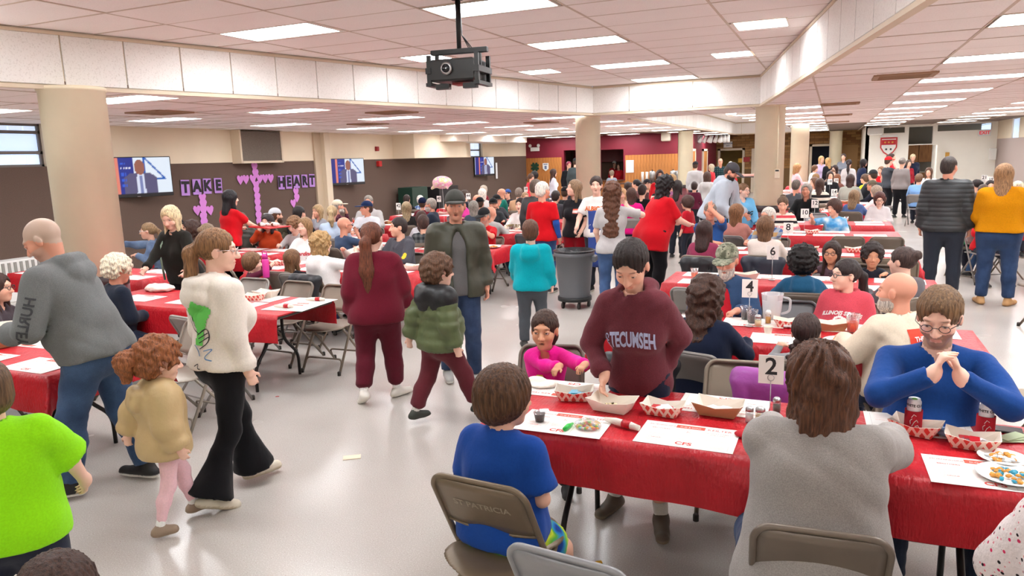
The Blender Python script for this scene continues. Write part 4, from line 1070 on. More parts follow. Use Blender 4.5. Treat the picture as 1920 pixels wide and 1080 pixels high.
# ---- folding chair
M_taupe = mat('taupe_enamel', objcol=True, rough=.38, metal=.25, var=.06, vscale=10, bump=.05, bscale=30)
CH = {}
def chair_meshes():
    if CH: return CH
    f = MB().tube(arc([(-.215,.235,.0),(-.21,-.02,.43),(-.205,-.19,.76),(-.17,-.205,.80),(.17,-.205,.80),(.205,-.19,.76),(.21,-.02,.43),(.215,.235,.0)], .07, 5), .0125, 8); CH['frame'] = f.mesh('frame', [M_taupe])
    for s in (-1,1): CH['rear_leg%d' % s] = MB().tube([(s*.19,.10,.44),(s*.195,-.28,.0)], .0115, 8).mesh('rear_leg', [M_taupe])
    CH['crossbar_f'] = MB().tube(arc([(-.213,.19,.07),(-.20,.16,.14),(.20,.16,.14),(.213,.19,.07)], .05), .009, 7).mesh('crossbar', [M_taupe])
    CH['crossbar_r'] = MB().tube(arc([(-.195,-.24,.05),(-.19,-.20,.13),(.19,-.20,.13),(.195,-.24,.05)], .05), .009, 7).mesh('crossbar', [M_taupe])
    # seat: rounded slab
    V, F = sdf_mesh([cone((-.12,-.10,.435),(.12,-.10,.435),.09,.09,.02,'+',(0,0,1),.18), cone((-.13,.12,.440),(.13,.12,.440),.075,.075,.05,'+',(0,0,1),.22), cone((0,-.1,.437),(0,.13,.44),.17,.19,.06,'+',(0,0,1),.10)], .013)
    CH['seat'] = np_mesh('seat', V, F); CH['seat'].materials.append(M_taupe)
    m = MB(); nx, nz = 12, 6; P = []
    for sd in (0,1):
        for j in range(nz+1):
            for i in range(nx+1):
                u = -1+2*i/nx; v = j/nz; zz = .555+.240*v; cr = .5+.5*math.cos(math.pi*max(0,(abs(u)-.75)/.25)); zz = .675+(zz-.675)*(.80+.20*cr) if abs(u) > .75 else zz
                x = u*.200*(1-.02*v); y = -.02-.17*(zz-.43)/.33-.014*(1-u*u)+(.004 if sd else -.006); P.append((x, y, zz))
    n1 = (nx+1)*(nz+1); Fs = []
    for j in range(nz):
        for i in range(nx):
            a = j*(nx+1)+i; Fs.append((a, a+1, a+nx+2, a+nx+1)); Fs.append((n1+a, n1+a+nx+1, n1+a+nx+2, n1+a+1))
    for i in range(nx): Fs.append((i, n1+i, n1+i+1, i+1)); a = nz*(nx+1)+i; Fs.append((a, a+1, n1+a+1, n1+a))
    for j in range(nz): a = j*(nx+1); Fs.append((a, a+nx+1, n1+a+nx+1, n1+a)); a += nx; Fs.append((a, n1+a, n1+a+nx+1, a+nx+1))
    m.add(P, Fs, 0, True); CH['backrest'] = m.mesh('backrest', [M_taupe])
    CH['rim'] = MB().tube([(x*1.0, y, z) for x, y, z in [(-.195,-.092,.565),(-.10,-.098,.553),(.10,-.098,.553),(.195,-.092,.565)]], .008, 6).mesh('rim', [M_taupe])
    cap_ = MB(); 
    for k, p in enumerate([(-.215,.235,.012),(.215,.235,.012),(-.195,-.28,.012),(.195,-.28,.012)]): CH['cap%d' % k] = MB().lathe([(.0165,-.012),(.0165,.022),(.012,.03)], p, 10).mesh('foot_cap', [mat('dark_rubber', lin((52,46,42)), .7)])
    return CH
def chair(x, y, yaw, label, col=(126,112,98), simple=False):
    m = chair_meshes(); t = empty('folding_chair', (x, y, 0), yaw, label, 'chair', 'metal folding chairs'); c = lin(col)
    for nm, k in (('frame','frame'),('rear_leg','rear_leg-1'),('rear_leg','rear_leg1'),('seat','seat'),('backrest','backrest'))+(() if simple else (('crossbar','crossbar_f'),('crossbar','crossbar_r'),('lower_rim','rim'),('foot_cap','cap0'),('foot_cap','cap1'),('foot_cap','cap2'),('foot_cap','cap3'))):
        link(nm, m[k], None, t, c)
    return t
LT = {}
XR = -1.52
for n, y, lod in ((2,3.0,0),(4,4.95,0),(6,7.1,1),(8,9.4,1),(10,11.6,1),(12,13.3,1),(14,16.1,1),(16,18.4,1),(18,20.7,1),(20,22.8,1),(22,24.75,1),(24,27.6,1)):
    sg = 'under the card numbered %s' % words(n) if n <= 20 else ('second from the back' if n == 22 else 'at the very back')+' of the right block'
    table(XR, y, 'long folding table '+sg, lod=lod); LT[n] = y
for k, (y, nm) in enumerate(((2.85,'nearest'),(4.75,'second'),(6.95,'third'),(9.1,'fourth'),(11.3,'fifth'),(13.5,'sixth'),(15.8,'seventh'),(18.1,'eighth'),(20.4,'ninth'))):
    table(-6.75-(.15 if k == 0 else 0), y, 'long folding table, %s from the camera along the left aisle' % nm, lod=0 if k < 2 else 1, short=(.002,.012) if k == 1 else None)
for k, (y, nm) in enumerate(((5.9,'nearest'),(8.05,'second'),(10.3,'third'),(12.6,'fourth'),(14.9,'fifth'),(17.2,'sixth'),(19.5,'seventh'))):
    table(-9.75, y, 'long folding table, %s in the row along the brown carpeted wall' % nm)
for k, (y, nm) in enumerate(((11.4,'nearest'),(13.6,'second'),(15.9,'third'),(18.3,'fourth'),(20.8,'fifth'))):
    table(2.75, y, 'long folding table, %s in the block right of the aisle' % nm, L_=2.4)
for k, (x, y, nm) in enumerate(((-5.1,15.2,'nearest'),(-5.1,18.0,'middle'),(-5.1,21.0,'furthest'))): pass
# ================================================================== people
def solve_sit(z, seatz, lean, w):
    best = None
    for h in np.arange(.9, 1.95, .01):
        hd = .252*(.78+.22*min(h,1.75)/1.75); b = (h-hd)/1.525
        zt = seatz+.088*b+.14*b+(1.45*b-.92*b-.14*b+.035*b)*math.cos(math.radians(lean))+.062*b+hd*.93
        if best is None or abs(zt-z) < best[0]: best = (abs(zt-z), h, b)
    return best[1], best[2]
def solve_stand(z, lean):
    best = None
    for h in np.arange(.9, 2.0, .01):
        hd = .252*(.78+.22*min(h,1.75)/1.75); b = (h-hd)/1.525
        zt = .92*b+.14*b+(1.45*b-.92*b-.14*b+.035*b)*math.cos(math.radians(lean))+.062*b+hd*.93
        if best is None or abs(zt-z) < best[0]: best = (abs(zt-z), h, b)
    return best[1]
def _prep(pos, kw):
    wf = kw.pop('wf', None); brg = math.degrees(math.atan2(pos[0], pos[1])); face = kw.pop('face', 180)
    if wf is not None: face = wf-brg
    yaw = -(math.radians(brg+face)); c, s = math.cos(-yaw), math.sin(-yaw)
    arms = list(kw.get('arms', ('down','down')))
    for i, a in enumerate(arms):
        if not isinstance(a, str) and a[0] == 'px':
            q = onZ(a[1], a[2], a[3]); d = q[:2]-pos; arms[i] = ((d[0]*c-d[1]*s, d[0]*s+d[1]*c, a[3]),)+tuple(a[4:])
    kw['arms'] = tuple(arms); return face, kw
def sit(label, px, py, Y, hmin=None, **kw):
    q = onY(px, py, Y); lean = kw.get('lean', 6); kw['lean'] = lean; sz = kw.get('seatz', .45)
    h, b = solve_sit(q[2], sz, lean, kw.get('w', 1)); wf = kw.get('wf')
    # the head is ahead of the pelvis when leaning: shift the pelvis back
    pos = q[:2].copy(); brg = math.atan2(pos[0], pos[1]); f = math.radians(wf) if wf is not None else brg+math.radians(kw.get('face', 180))
    sh = .55*b*math.sin(math.radians(lean))+.02; pos = pos-sh*np.array([math.sin(f), math.cos(f)])
    face, kw = _prep(pos, kw); return person(label, pos, face, h, 'sit', **kw)
def stand(label, px, py, Y=None, h=None, feetpx=None, lean=0, **kw):
    if feetpx is not None: pos = onZ(*feetpx, 0)[:2]
    else:
        q = onY(px, py, Y); pos = q[:2]; h = h or (solve_stand(q[2], lean) if lean else q[2])
    if lean and feetpx is None:
        brg = math.atan2(pos[0], pos[1]); f = math.radians(kw['wf']) if kw.get('wf') is not None else brg+math.radians(kw.get('face', 180))
        pos = pos-.40*math.sin(math.radians(lean))*h*np.array([math.sin(f), math.cos(f)])*1.0
    face, kw = _prep(pos, kw); return person(label, pos, face, h, 'stand', lean=lean, **kw)
def decal(info, verts, faces, mats, name, origin, ux, uy, n, parent=None, off=.004, maxd=.4, fidx=None):
    """project flat artwork onto the person's garment; origin / axes in the person's frame"""
    V, F = info['top']; bv = BVHTree.FromPolygons([tuple(map(float, v)) for v in V], [tuple(map(int, f)) for f in F])
    ux, uy, n = nrm(v3(ux)), nrm(v3(uy)), nrm(v3(n)); out = []; last = 0
    for p in verts:
        w_ = v3(origin)+ux*p[0]+uy*p[1]; hit = bv.ray_cast(Vector(w_+n*.5), Vector(-n), .9)
        if hit[0] is None: q = w_+n*last
        else: q = np.array(hit[0])+np.array(hit[1])*off; last = (q-w_)@n
        out.append(q)
    me = bpy.data.meshes.new(name); me.from_pydata([tuple(map(float, o)) for o in out], [], faces)
    for m in mats: me.materials.append(m)
    if fidx is not None: me.polygons.foreach_set('material_index', np.array(fidx, np.int32))
    me.update(); return link(name, me, None, parent or info['topobj'])
def grid_art(w, h, nx, ny, f=None):
    V = [(-w/2+w*i/nx, -h/2+h*j/ny, 0) for j in range(ny+1) for i in range(nx+1)]; F = [(j*(nx+1)+i, j*(nx+1)+i+1, (j+1)*(nx+1)+i+1, (j+1)*(nx+1)+i) for j in range(ny) for i in range(nx)]
    if f: F = [q for q in F if f(sum(V[k][0] for k in q)/4, sum(V[k][1] for k in q)/4)]
    return V, F
def dense_text(s, size, bold=0, shear=0, arch=0, n=2):
    V, F = text_mesh(s, size, bold, 0, shear); bm = bmesh.new(); vs = [bm.verts.new(v) for v in V]
    for f in F:
        try: bm.faces.new([vs[i] for i in f])
        except Exception: pass
    bmesh.ops.triangulate(bm, faces=bm.faces[:]); bmesh.ops.subdivide_edges(bm, edges=[e for e in bm.edges if e.calc_length() > size*.12], cuts=n, use_grid_fill=True); bmesh.ops.triangulate(bm, faces=bm.faces[:])
    bm.verts.index_update(); V = np.array([v.co[:] for v in bm.verts]); F = [tuple(v.index for v in f.verts) for f in bm.faces]; bm.free()
    if arch: V[:,1] += arch*(1-(V[:,0]/np.abs(V[:,0]).max())**2)
    return V, F
# ---------------------------------------------------------------- foreground
g = stand('man in grey hoodie and blue jeans leaning over the nearest left table', 0, 0, h=1.79, feetpx=(215,915), face=-62, w=1.26, lean=25, headpitch=-30, headyaw=-6, hair='buzz', hairc=(190,172,156), skin='r',
    arms=(((-.16,.42,1.06),(-.6,-.4,-.6),(.2,.9,.2)),((.16,.44,1.08),(.6,-.4,-.6),(-.3,.9,.2))), feet=((-.13,.20,0,-8),(.13,-.16,.0,10)), top='hoodie', topc=(118,120,120), bottom='jeans', botc=(60,82,116), shoec=(24,22,24), solec=(225,220,212), beard=((190,180,170),.35), loose=.012, hem=-.04)
_v, _f = dense_text('HURLEY', .075, .002)
decal(g, _v, _f, [mat('dark_grey_print', lin((62,62,66)), .8)], 'sleeve_print', (g['EL'][0]*.55+g['SH'][0]*.45)+v3(0,.0,-.06), (0,.25,-1), (0,1,.25), (-1,-.1,0))
tg = stand('small girl in tan hooded coat and pink leggings', 0, 0, h=1.10, feetpx=(330,988), face=78, w=1.10, hair='curly', hairc=(146,88,54), skin='p', headyaw=4, headpitch=-8, arms=('back','down'), feet=((-.08,.13,0,6),(.08,-.10,0,6)), top='coat', topc=(198,170,124), topm=M_nylon, bottom='leggings', botc=(240,196,202), shoec=(150,128,108), solec=(176,156,132), loose=.03, hem=-.12, socks=(240,238,234))
_t = sdf_mesh([cone(tg['H'](0,-.10,.05), tg['H'](0,-.17,.0), .045, .055, .02), cone(tg['H'](0,-.17,0), tg['H'](0,-.16,-.09), .055, .03, .03)], .008, lambda x,y,z: .006*np.sin(x*130)*np.sin(z*120+y*90)); link('ponytail', np_mesh('ponytail', *_t), M_hair, tg['root'], lin((146,88,54)))
wh = stand('young woman in white hoodie and black flared trousers walking past', 0, 0, h=1.65, feetpx=(440,928), face=64, sex='f', w=1.10, lean=4, headyaw=34, headpitch=-4, hair='pony', hairlen=.52, hairc=(136,98,66), skin='p', glasses='clear', arms=('down','down'), feet=((-.10,.20,0,8),(.12,-.20,.035,4,-.35)), top='hoodie', topc=(232,222,210), topm=M_cloth, bottom='flare', botc=(20,19,22), shoec=(214,204,184), solec=(190,176,150), loose=.016, hem=-.01, crown=.0)
def _green(x, y): return abs(x-.15*y) < .030+.42*max(0, y+.06) and y < .13-.8*abs(x-.02)
_v, _f = grid_art(.26,.28,26,28,_green); decal(wh, _v, _f, [mat('green_airbrush', lin((104,206,92)), .8)], 'back_print', wh['T'](.055,-.2,.29*wh['b']), (1,0,0), (0,0,1), (0,-1,0))
for k, (pts, cm) in enumerate((([(-.06,.05),(-.09,-.0),(-.07,-.05),(-.02,-.07)],M_ink_dark),([(-.05,.03),(-.06,0),(-.05,-.03)],M_ink_dark),([(-.03,-.08),(.06,-.02),(.05,-.12),(-.01,-.16)],M_ink_dark),([(-.02,-.10),(.05,-.06)],M_ink_dark),([(-.015,-.125),(.05,-.085)],M_ink_dark),([(.02,-.17),(.08,-.15),(.03,-.21),(.09,-.22)],mat('blue_ink', lin((92,140,190)), .8)),([(-.06,-.14),(-.02,-.17),(0,-.2)],mat('blue_ink', lin((92,140,190)), .8)),([(-.03,-.26),(0,-.24),(.0,-.27),(.02,-.27)],M_ink_dark))):
    V_ = []; F_ = []
    P_ = arc([(a,b_,0) for a,b_ in pts], .05, 4) if len(pts) > 2 else [np.array((a,b_,0.)) for a,b_ in pts]
    for i in range(len(P_)-1):
        d_ = nrm(P_[i+1]-P_[i]); nn = np.array([-d_[1], d_[0], 0])*.0028; k0 = len(V_); V_ += [P_[i]-nn, P_[i+1]-nn, P_[i+1]+nn, P_[i]+nn]; F_.append((k0,k0+1,k0+2,k0+3))
    decal(wh, V_, F_, [cm], 'back_sketch', wh['T'](.055,-.2,.29*wh['b']), (1,0,0), (0,0,1), (0,-1,0), off=.006)
gb_ = person('boy in lime green t-shirt at the left edge of the picture', (-2.92,1.62), 10, 1.32, 'stand', 'm', w=1.42, headyaw=-35, hair='crop', hairc=(104,80,58), skin='p', arms=('down',((.30,.22,.62),(.7,-.6,0),(-.1,.6,-.6))), top='tee', topc=(146,226,20), bottom='shorts', botc=(40,44,60), loose=.03, sleeve=.86, hem=-.10)
person('dark-haired child cut off at the bottom left corner', (-1.84,1.11), 20, 1.00, 'stand', 'm', hair='mop', hairc=(70,48,40), skin='f', top='tee', topc=(120,110,100), bottom='pants')
mg = stand('girl in maroon sweatsuit with a long brown ponytail, seen from behind', 0, 0, h=1.52, feetpx=(716,748), face=6, sex='f', w=1.22, headyaw=16, hair='pony', hairlen=.46, hairc=(104,58,40), skin='p', arms=('down',((.24,.16,.78),(.5,-1,0),None)), feet=((-.13,-.14,.04,-20,-.5),(.13,.05,0,40)), top='sweater', topc=(108,28,44), topm=M_heather, bottom='sweats', botc=(92,26,40), shoec=(228,222,212), solec=(232,226,214), loose=.035, hem=-.10, socks=(240,238,234), crown=-.01)
gn = stand('boy in olive and black puffer jacket walking to the right', 0, 0, h=1.31, feetpx=(832,790), face=62, w=1.18, headyaw=6, hair='curly', hairc=(94,66,48), skin='p', arms=('back','down'), feet=((-.11,-.20,0,10),(.11,.26,.02,10,.1)), top='puffer', topc=(86,96,62), bottom='sweats', botc=(96,38,46), shoec=(50,54,46), solec=(40,42,38), loose=.012, hem=-.07, socks=(225,222,216))
_b = gn['b']; _P = [cone(gn['T'](-gn['W']*.15,-.012,.50*_b), gn['T'](gn['W']*.15,-.012,.50*_b), .09*_b+.04, .09*_b+.04, .05), cone(gn['T'](-.05,0,.40*_b), gn['T'](.05,0,.40*_b), .125*_b+.035, .125*_b+.035, .05), cone(gn['T'](-.06,-.10,.56*_b), gn['T'](.06,-.10,.56*_b), .06, .06, .04), cone(gn['T'](.0,-.12,.48*_b), gn['T'](.0,-.12,.42*_b), .075, .05, .04)]
_P += [cone(gn['nb'], gn['nb']+(gn['hc']-gn['nb'])*.9, .062, .07, .008, '-'), half(gn['T'](0,0,.36*_b), (0,0,-1.))]
_t = sdf_mesh(_P, .011); link('hood_yoke', np_mesh('yoke', *_t), M_nylon, gn['root'], lin((30,30,32)))
cm_ = stand('man in dark green jacket and grey cap with a beard shadow, walking up the aisle', 0, 0, h=1.74, feetpx=(868,715), face=172, w=1.08, headyaw=8, headpitch=-3, hair='crop', hairc=(90,78,66), receding=-.01, skin='r', cap=((70,70,66),'cap'), beard=((120,96,84),.30), arms=('down','down'), feet=((-.10,.10,0,5),(.12,-.12,0,-5)), top='jacket', topc=(66,66,54), inner=(100,98,98), bottom='jeans', botc=(44,58,86), shoec=(170,168,164), solec=(225,222,216), loose=.018, hem=-.10, mouth=.8)
te = stand('boy in turquoise hoodie and grey trousers, seen from behind', 0, 0, h=1.37, feetpx=(1000,650), face=4, w=1.18, hair='short', hairc=(92,60,44), skin='p', arms=('fwd','down'), feet=((-.09,-.05,0,-10),(.11,.06,0,8)), top='hoodie', topc=(10,164,176), bottom='pants', botc=(78,82,88), shoec=(60,58,56), loose=.015, hem=-.07)
# ---------------------------------------------------------------- nearest right table
bb = sit('boy in royal blue t-shirt and plaid shorts seated on the nearest brown chair', 945, 690, 2.58, wf=10, w=1.28, lean=6, headyaw=26, headpitch=-4, hair='mop', hairc=(84,56,36), skin='f', arms=('lap','lap'), top='tee', topc=(26,70,150), sleeve=.80, loose=.022, bottom='shorts', botm=blotch('lime_blue_plaid', [(24,60,140),(40,130,190),(90,170,60),(196,212,50),(60,90,60)], 11, 'LINEAR', 1), shoec=(70,70,72), hem=-.07, chair=False)
pk = sit('girl in hot pink sweatshirt at the end of the nearest table', 1020, 582, 4.02, wf=168, sex='f', w=1.05, lean=10, headyaw=4, headpitch=-2, hair='pony', hairlen=.12, hairc=(62,40,30), skin='t', arms=(('px',1110,690,.83,None,(.3,.9,-.1)),('px',1052,690,.80,None,(.3,.9,-.1))), top='sweater', topc=(226,26,142), topm=M_cloth, bottom='pants', botc=(30,32,40), mouth=.3, chairc=(110,98,88))
_v, _f = grid_art(.10,.10,10,10,lambda x,y: x*x+y*y < .0024); decal(pk, _v, _f, [mat('gold_foil', lin((190,150,60)), .25, .9)], 'foil_print', pk['T'](.03,.2,.30*pk['b']), (1,0,0), (0,0,1), (0,1,0))
_v, _f = grid_art(.07,.05,8,6,lambda x,y: (x/.035)**2+(y/.025)**2 < 1); decal(pk, _v, _f, [mat('plum_foil', lin((90,50,96)), .3, .6)], 'foil_print', pk['T'](.10,.2,.27*pk['b']), (1,0,0), (0,0,1), (0,1,0))
tq = stand('young woman in maroon college hoodie reaching into a snack tray', 1178, 447, 3.50, wf=180, sex='f', w=.88, lean=22, headpitch=-34, headyaw=4, hairlen=.08, crown=-.03, hair='pony', hairc=(40,28,26), skin='f', arms=(('px',1245,690,.86,(-.7,-.5,-.2),(0,.5,-.8)),('px',1133,705,.88,(.6,-.5,-.2),(.05,.5,-.8))), feet=((-.14,.10,0,-8),(.16,-.05,0,8)), top='hoodie', topc=(104,50,58), bottom='shorts', botc=(30,34,52), shoec=(92,80,66), solec=(120,104,84), loose=.004, hem=-.13)
_v, _f = dense_text('TECUMSEH', .11, .004, 0, .012); _v[:,0] *= .42; decal(tq, _v, _f, [mat('pale_blue_felt', lin((170,176,206)), .9)], 'chest_lettering', tq['T'](-.01,.2,.355*tq['b']), (-1,0,0), (0,0,1), (0,1,0))
_v, _f = dense_text('CAMP', .035, .0012); decal(tq, _v, _f, [mat('pale_blue_felt', lin((170,176,206)), .9)], 'chest_lettering', tq['T'](.148,.2,.345*tq['b']), (0,0,-1), (-1,0,0), (.3,1,0))
gw = sit('woman in heather grey sweatshirt with wavy brown hair, back to the camera', 1540, 642, 2.74, wf=-4, sex='f', w=1.5, lean=20, headyaw=-22, headpitch=-6, hair='wavy', hairlen=.12, hairc=(88,54,36), skin='p', arms=(('px',1455,775,.79),('px',1690,800,.79)), top='sweater', topc=(158,152,148), topm=M_heather, bottom='jeans', botc=(40,58,90), loose=.012, hem=-.08)
bm = sit('man in blue long-sleeved shirt and glasses with hands together at his chin', 1768, 538, 3.74, wf=178, w=1.32, lean=12, headyaw=15, headpitch=-20, hair='short', hairc=(112,84,58), skin='p', glasses='dark', beard=((120,78,50),.65), arms=(((-.055,.36,1.02),(-1,.1,-.7),(.35,-.1,.9)),((.05,.37,1.03),(1,.1,-.7),(-.35,-.1,.9))), hands=((.9,0,.2),(-.9,0,.2)), top='long', topc=(24,66,132), bottom='jeans', botc=(40,50,70), hem=-.05)
fl = person('woman in white sweater flecked with pink and black, cut off at the bottom right corner', (.74,2.22), -10, 1.62, 'sit', 'f', w=1.25, lean=12, hair='long', hairlen=.34, hairc=(62,40,32), arms=('table','table'), top='sweater', topm=speckle('flecked_knit', (240,228,226), [((214,60,100),34,.17),((40,34,38),30,.15),((230,140,150),42,.14)]), bottom='pants', botc=(28,28,32), loose=.02)
# ---------------------------------------------------------------- second right table (4)
sit('woman in navy sweater with long brown crimped hair at table four', 1328, 519, 4.64, wf=16, sex='f', w=1.30, lean=8, headyaw=12, hair='longcurly', hairlen=.26, hairc=(66,42,32), arms=('table','table'), top='sweater', topc=(24,32,54), topm=M_cloth, bottom='pants', botc=(26,26,30), lod=1)
cmo = sit('grey-bearded man in camouflage cap and blue fleece at table four', 1363, 458, 6.05, wf=186, w=1.28, lean=7, headpitch=-16, headyaw=2, hair='crop', hairc=(150,140,130), skin='r', cap=((128,130,112),'cap',blotch('camo_cap', [(96,98,82),(132,134,114),(160,158,138),(84,82,70)], 26)), beard=((214,206,196),.75,.04), arms=('table','table'), top='jacket', topc=(52,76,110), topm=M_cloth, inner=(190,30,44), bottom='jeans', botc=(50,60,84), lod=1)
isu = sit('woman in coral university hoodie and dark glasses at table four', 1588, 486, 6.02, wf=196, sex='f', w=1.42, lean=3, headyaw=42, headpitch=2, hair='pony', hairlen=.30, hairc=(44,34,34), skin='p', glasses='dark', arms=('lap','lap'), top='hoodie', topc=(206,78,92), bottom='jeans', botc=(50,60,84), lod=0, loose=.01)
_v, _f = dense_text('ILLINOIS STATE', .040, .0018, .25, .022); decal(isu, _v, _f, [M_ink_white], 'chest_lettering', isu['T'](.0,.3,.385*isu['b']), (-1,0,0), (0,0,1), (0,1,.1))
_v, _f = grid_art(.10,.10,16,16,lambda x,y: .0010 < x*x+y*y < .0024 or x*x+y*y < .0004); decal(isu, _v, _f, [M_ink_white], 'seal_print', isu['T'](.0,.3,.32*isu['b']), (-1,0,0), (0,0,1), (0,1,.1))
_v, _f = dense_text('ILLINOIS', .018, .0006); decal(isu, _v, _f, [M_ink_white], 'chest_lettering', isu['T'](-.09,.3,.30*isu['b']), (-1,0,0), (0,0,1), (0,1,.1))
bd = sit('bald man in cream jacket with a red printed back panel at table four', 1683, 508, 5.0, wf=-42, w=1.35, lean=8, headyaw=-20, hair='bald', hairc=(150,140,130), skin='r', beard=((200,190,180),.6,.01), arms=('table','table'), top='jacket', topc=(222,206,184), topm=M_cloth, bottom='jeans', botc=(50,60,84), lod=0, loose=.01)
_v, _f = grid_art(.27,.30,12,12); decal(bd, _v, _f, [mat('red_print', lin((226,66,44)), .8)], 'back_panel', bd['T'](.07,-.2,.27*bd['b']), (1,0,0), (0,0,1), (0,-1,0))
_v, _f = grid_art(.16,.09,8,6); decal(bd, _v, _f, [mat('blue_print', lin((122,160,200)), .8)], 'panel_print', bd['T'](.09,-.2,.17*bd['b']), (1,0,0), (0,0,1), (0,-1,0), off=.008)
for s_, zz_, sz_ in (('THE DUTTON',.385,.036),('DUTTON',.31,.026),('RANCH',.28,.026)):
    _v, _f = dense_text(s_, sz_, .001); decal(bd, _v, _f, [M_ink_white], 'panel_lettering', bd['T'](.08,-.2,zz_*bd['b']), (1,0,0), (0,0,1), (0,-1,0), off=.009)
sit('girl with two dark braids and a grey top at table four', 1513, 586, 4.62, wf=0, sex='f', w=1.0, lean=10, hair='braids', hairc=(56,38,34), arms=('table','table'), top='long', topc=(150,150,152), bottom='pants', botc=(40,40,48), lod=0)
# ---------------------------------------------------------------- table six
sit('woman in dark teal hoodie with a big head of black curls at table six', 1506, 466, 6.80, wf=-4, sex='f', w=1.25, lean=8, hair='afro', hairlen=.1, hairc=(24,18,18), skin='d', arms=('table','table'), top='hoodie', topc=(34,84,118), topm=M_cloth, bottom='jeans', botc=(40,46,60), lod=1)
sit('dark-haired child peeking from behind the woman with black curls', 1560, 452, 8.2, wf=190, sex='f', w=1.0, hair='long', hairlen=.25, hairc=(50,34,30), skin='t', glasses='dark', arms=('table','table'), top='tee', topc=(90,70,80), bottom='pants')
sit('boy with short black curls looking toward the camera from table six', 1636, 458, 8.1, wf=190, w=1.0, headyaw=-14, hair='curly', hairc=(38,26,24), skin='t', arms=('table','table'), top='long', topc=(40,42,52), bottom='pants', lod=1)
sit('woman in charcoal sweatshirt with her hair in a bun at table six', 1692, 461, 6.85, wf=-36, sex='f', w=1.35, lean=14, headyaw=-25, hair='bun', hairc=(70,54,50), skin='p', arms=('table','table'), top='sweater', topc=(94,88,92), topm=M_cloth, bottom='jeans', botc=(40,46,60), lod=1, crown=.02)
# ---------------------------------------------------------------- table eight
sit('woman in cream cardigan with short brown hair, back to the camera at table eight', 1436, 405, 9.1, wf=4, sex='f', w=1.32, lean=4, hair='medium', hairlen=.10, hairc=(116,84,60), arms=('chest','table'), top='sweater', topc=(226,212,202), topm=M_cloth, bottom='pants', botc=(50,44,44), lod=1)
sit('woman in mauve sweater with chin-length dark hair, back to the camera', 1322, 414, 8.95, wf=10, sex='f', w=1.32, lean=4, hair='bob', hairlen=.17, hairc=(56,34,32), arms=('table','table'), top='sweater', topc=(150,58,88), topm=M_cloth, bottom='pants', botc=(40,38,44), lod=1)
sit('man in blue polo covering his face with one hand', 1332, 379, 10.5, wf=172, w=1.28, lean=4, headyaw=-6, hair='crop', hairc=(130,120,110), skin='r', arms=(((.0,.16,1.24),(-.8,.3,-.8),(.0,-.1,1)),'cross'), hands=((0,-1,0),None), top='polo', topc=(44,84,146), sleeve=.8, bottom='pants', lod=1)
sit('woman in rose ribbed cardigan with wavy brown hair', 1382, 383, 11.2, face=22, sex='f', w=1.25, headyaw=24, hair='medium', hairlen=.16, hairc=(128,88,58), arms=('table','table'), top='sweater', topc=(196,134,124), topm=M_knit, bottom='jeans', lod=1)
sit('white-haired man in blue and tan plaid shirt', 1440, 388, 10.55, wf=205, w=1.25, headyaw=10, hair='crop', hairc=(210,204,196), skin='r', glasses='dark', arms=('mouth','table'), top='long', topm=plaid('blue_tan_plaid', (70,100,150), (150,160,170), (176,140,96), 3.0), bottom='jeans', lod=1)
sit('woman in striped cream, pink and black cardigan looking down', 1468, 368, 12.6, wf=178, sex='f', w=1.2, headpitch=-14, hair='bun', hairc=(100,78,60), skin='f', arms=('table','chest'), top='sweater', topm=stripes('cream_stripe', [(236,222,208),(226,140,150),(236,222,208),(40,36,40),(236,222,208),(214,80,90)], 1.3), bottom='pants', crown=.05, lod=1)
td = sit('boy in pale blue tie-dye t-shirt at table ten', 1565, 374, 12.6, wf=192, w=1.12, headyaw=26, headpitch=-10, hair='mop', hairc=(74,50,42), skin='f', arms=('lap',((.26,.34,.95),(.7,-.3,-.6),(.2,.6,.5))), top='tee', topm=blotch('blue_tie_dye', [(226,238,246),(150,200,232),(80,160,216),(60,130,200)], 7, 'LINEAR'), sleeve=.85, bottom='shorts', lod=1)
sit('woman in light grey sweatshirt and dark glasses looking at her phone', 1650, 360, 14.85, wf=180, sex='f', w=1.32, headpitch=-14, hair='medium', hairlen=.06, hairc=(84,46,40), skin='p', glasses='dark', arms=('hold','hold'), top='sweater', topc=(206,200,200), topm=M_cloth, bottom='pants', lod=1)
sit('woman in slate blue sweater with shoulder-length fair hair, back to the camera', 1603, 356, 15.7, wf=16, sex='f', w=1.3, headyaw=10, hair='bob', hairlen=.18, hairc=(140,112,84), arms=('table','table'), top='sweater', topc=(76,98,146), topm=M_cloth, bottom='pants')
sit('grey-haired woman in pale pink top beyond the slate blue sweater', 1642, 348, 17.1, wf=-60, sex='f', w=1.2, hair='medium', hairlen=.10, hairc=(150,132,116), arms=('table','table'), top='sweater', topc=(222,208,206), topm=M_cloth, bottom='pants')
sit('man in brown tweed flat cap', 1634, 338, 19.7, wf=-80, w=1.2, hair='crop', hairc=(120,104,90), cap=((98,90,74),'flat'), skin='r', arms=('table','table'), top='long', topc=(30,32,44), bottom='pants')
sit('man with long grey hair in black sweater beside the right column', 1512, 344, 15.4, wf=200, w=1.2, headyaw=-10, hair='long', hairlen=.16, hairc=(150,142,136), receding=.012, skin='r', arms=('table','table'), top='sweater', topc=(26,26,28), topm=M_cloth, bottom='pants')
sit('man in charcoal t-shirt half hidden behind the right column', 1494, 336, 16.8, wf=20, w=1.2, hair='crop', hairc=(90,80,74), skin='r', arms=('table','table'), top='tee', topc=(70,72,76), bottom='pants')
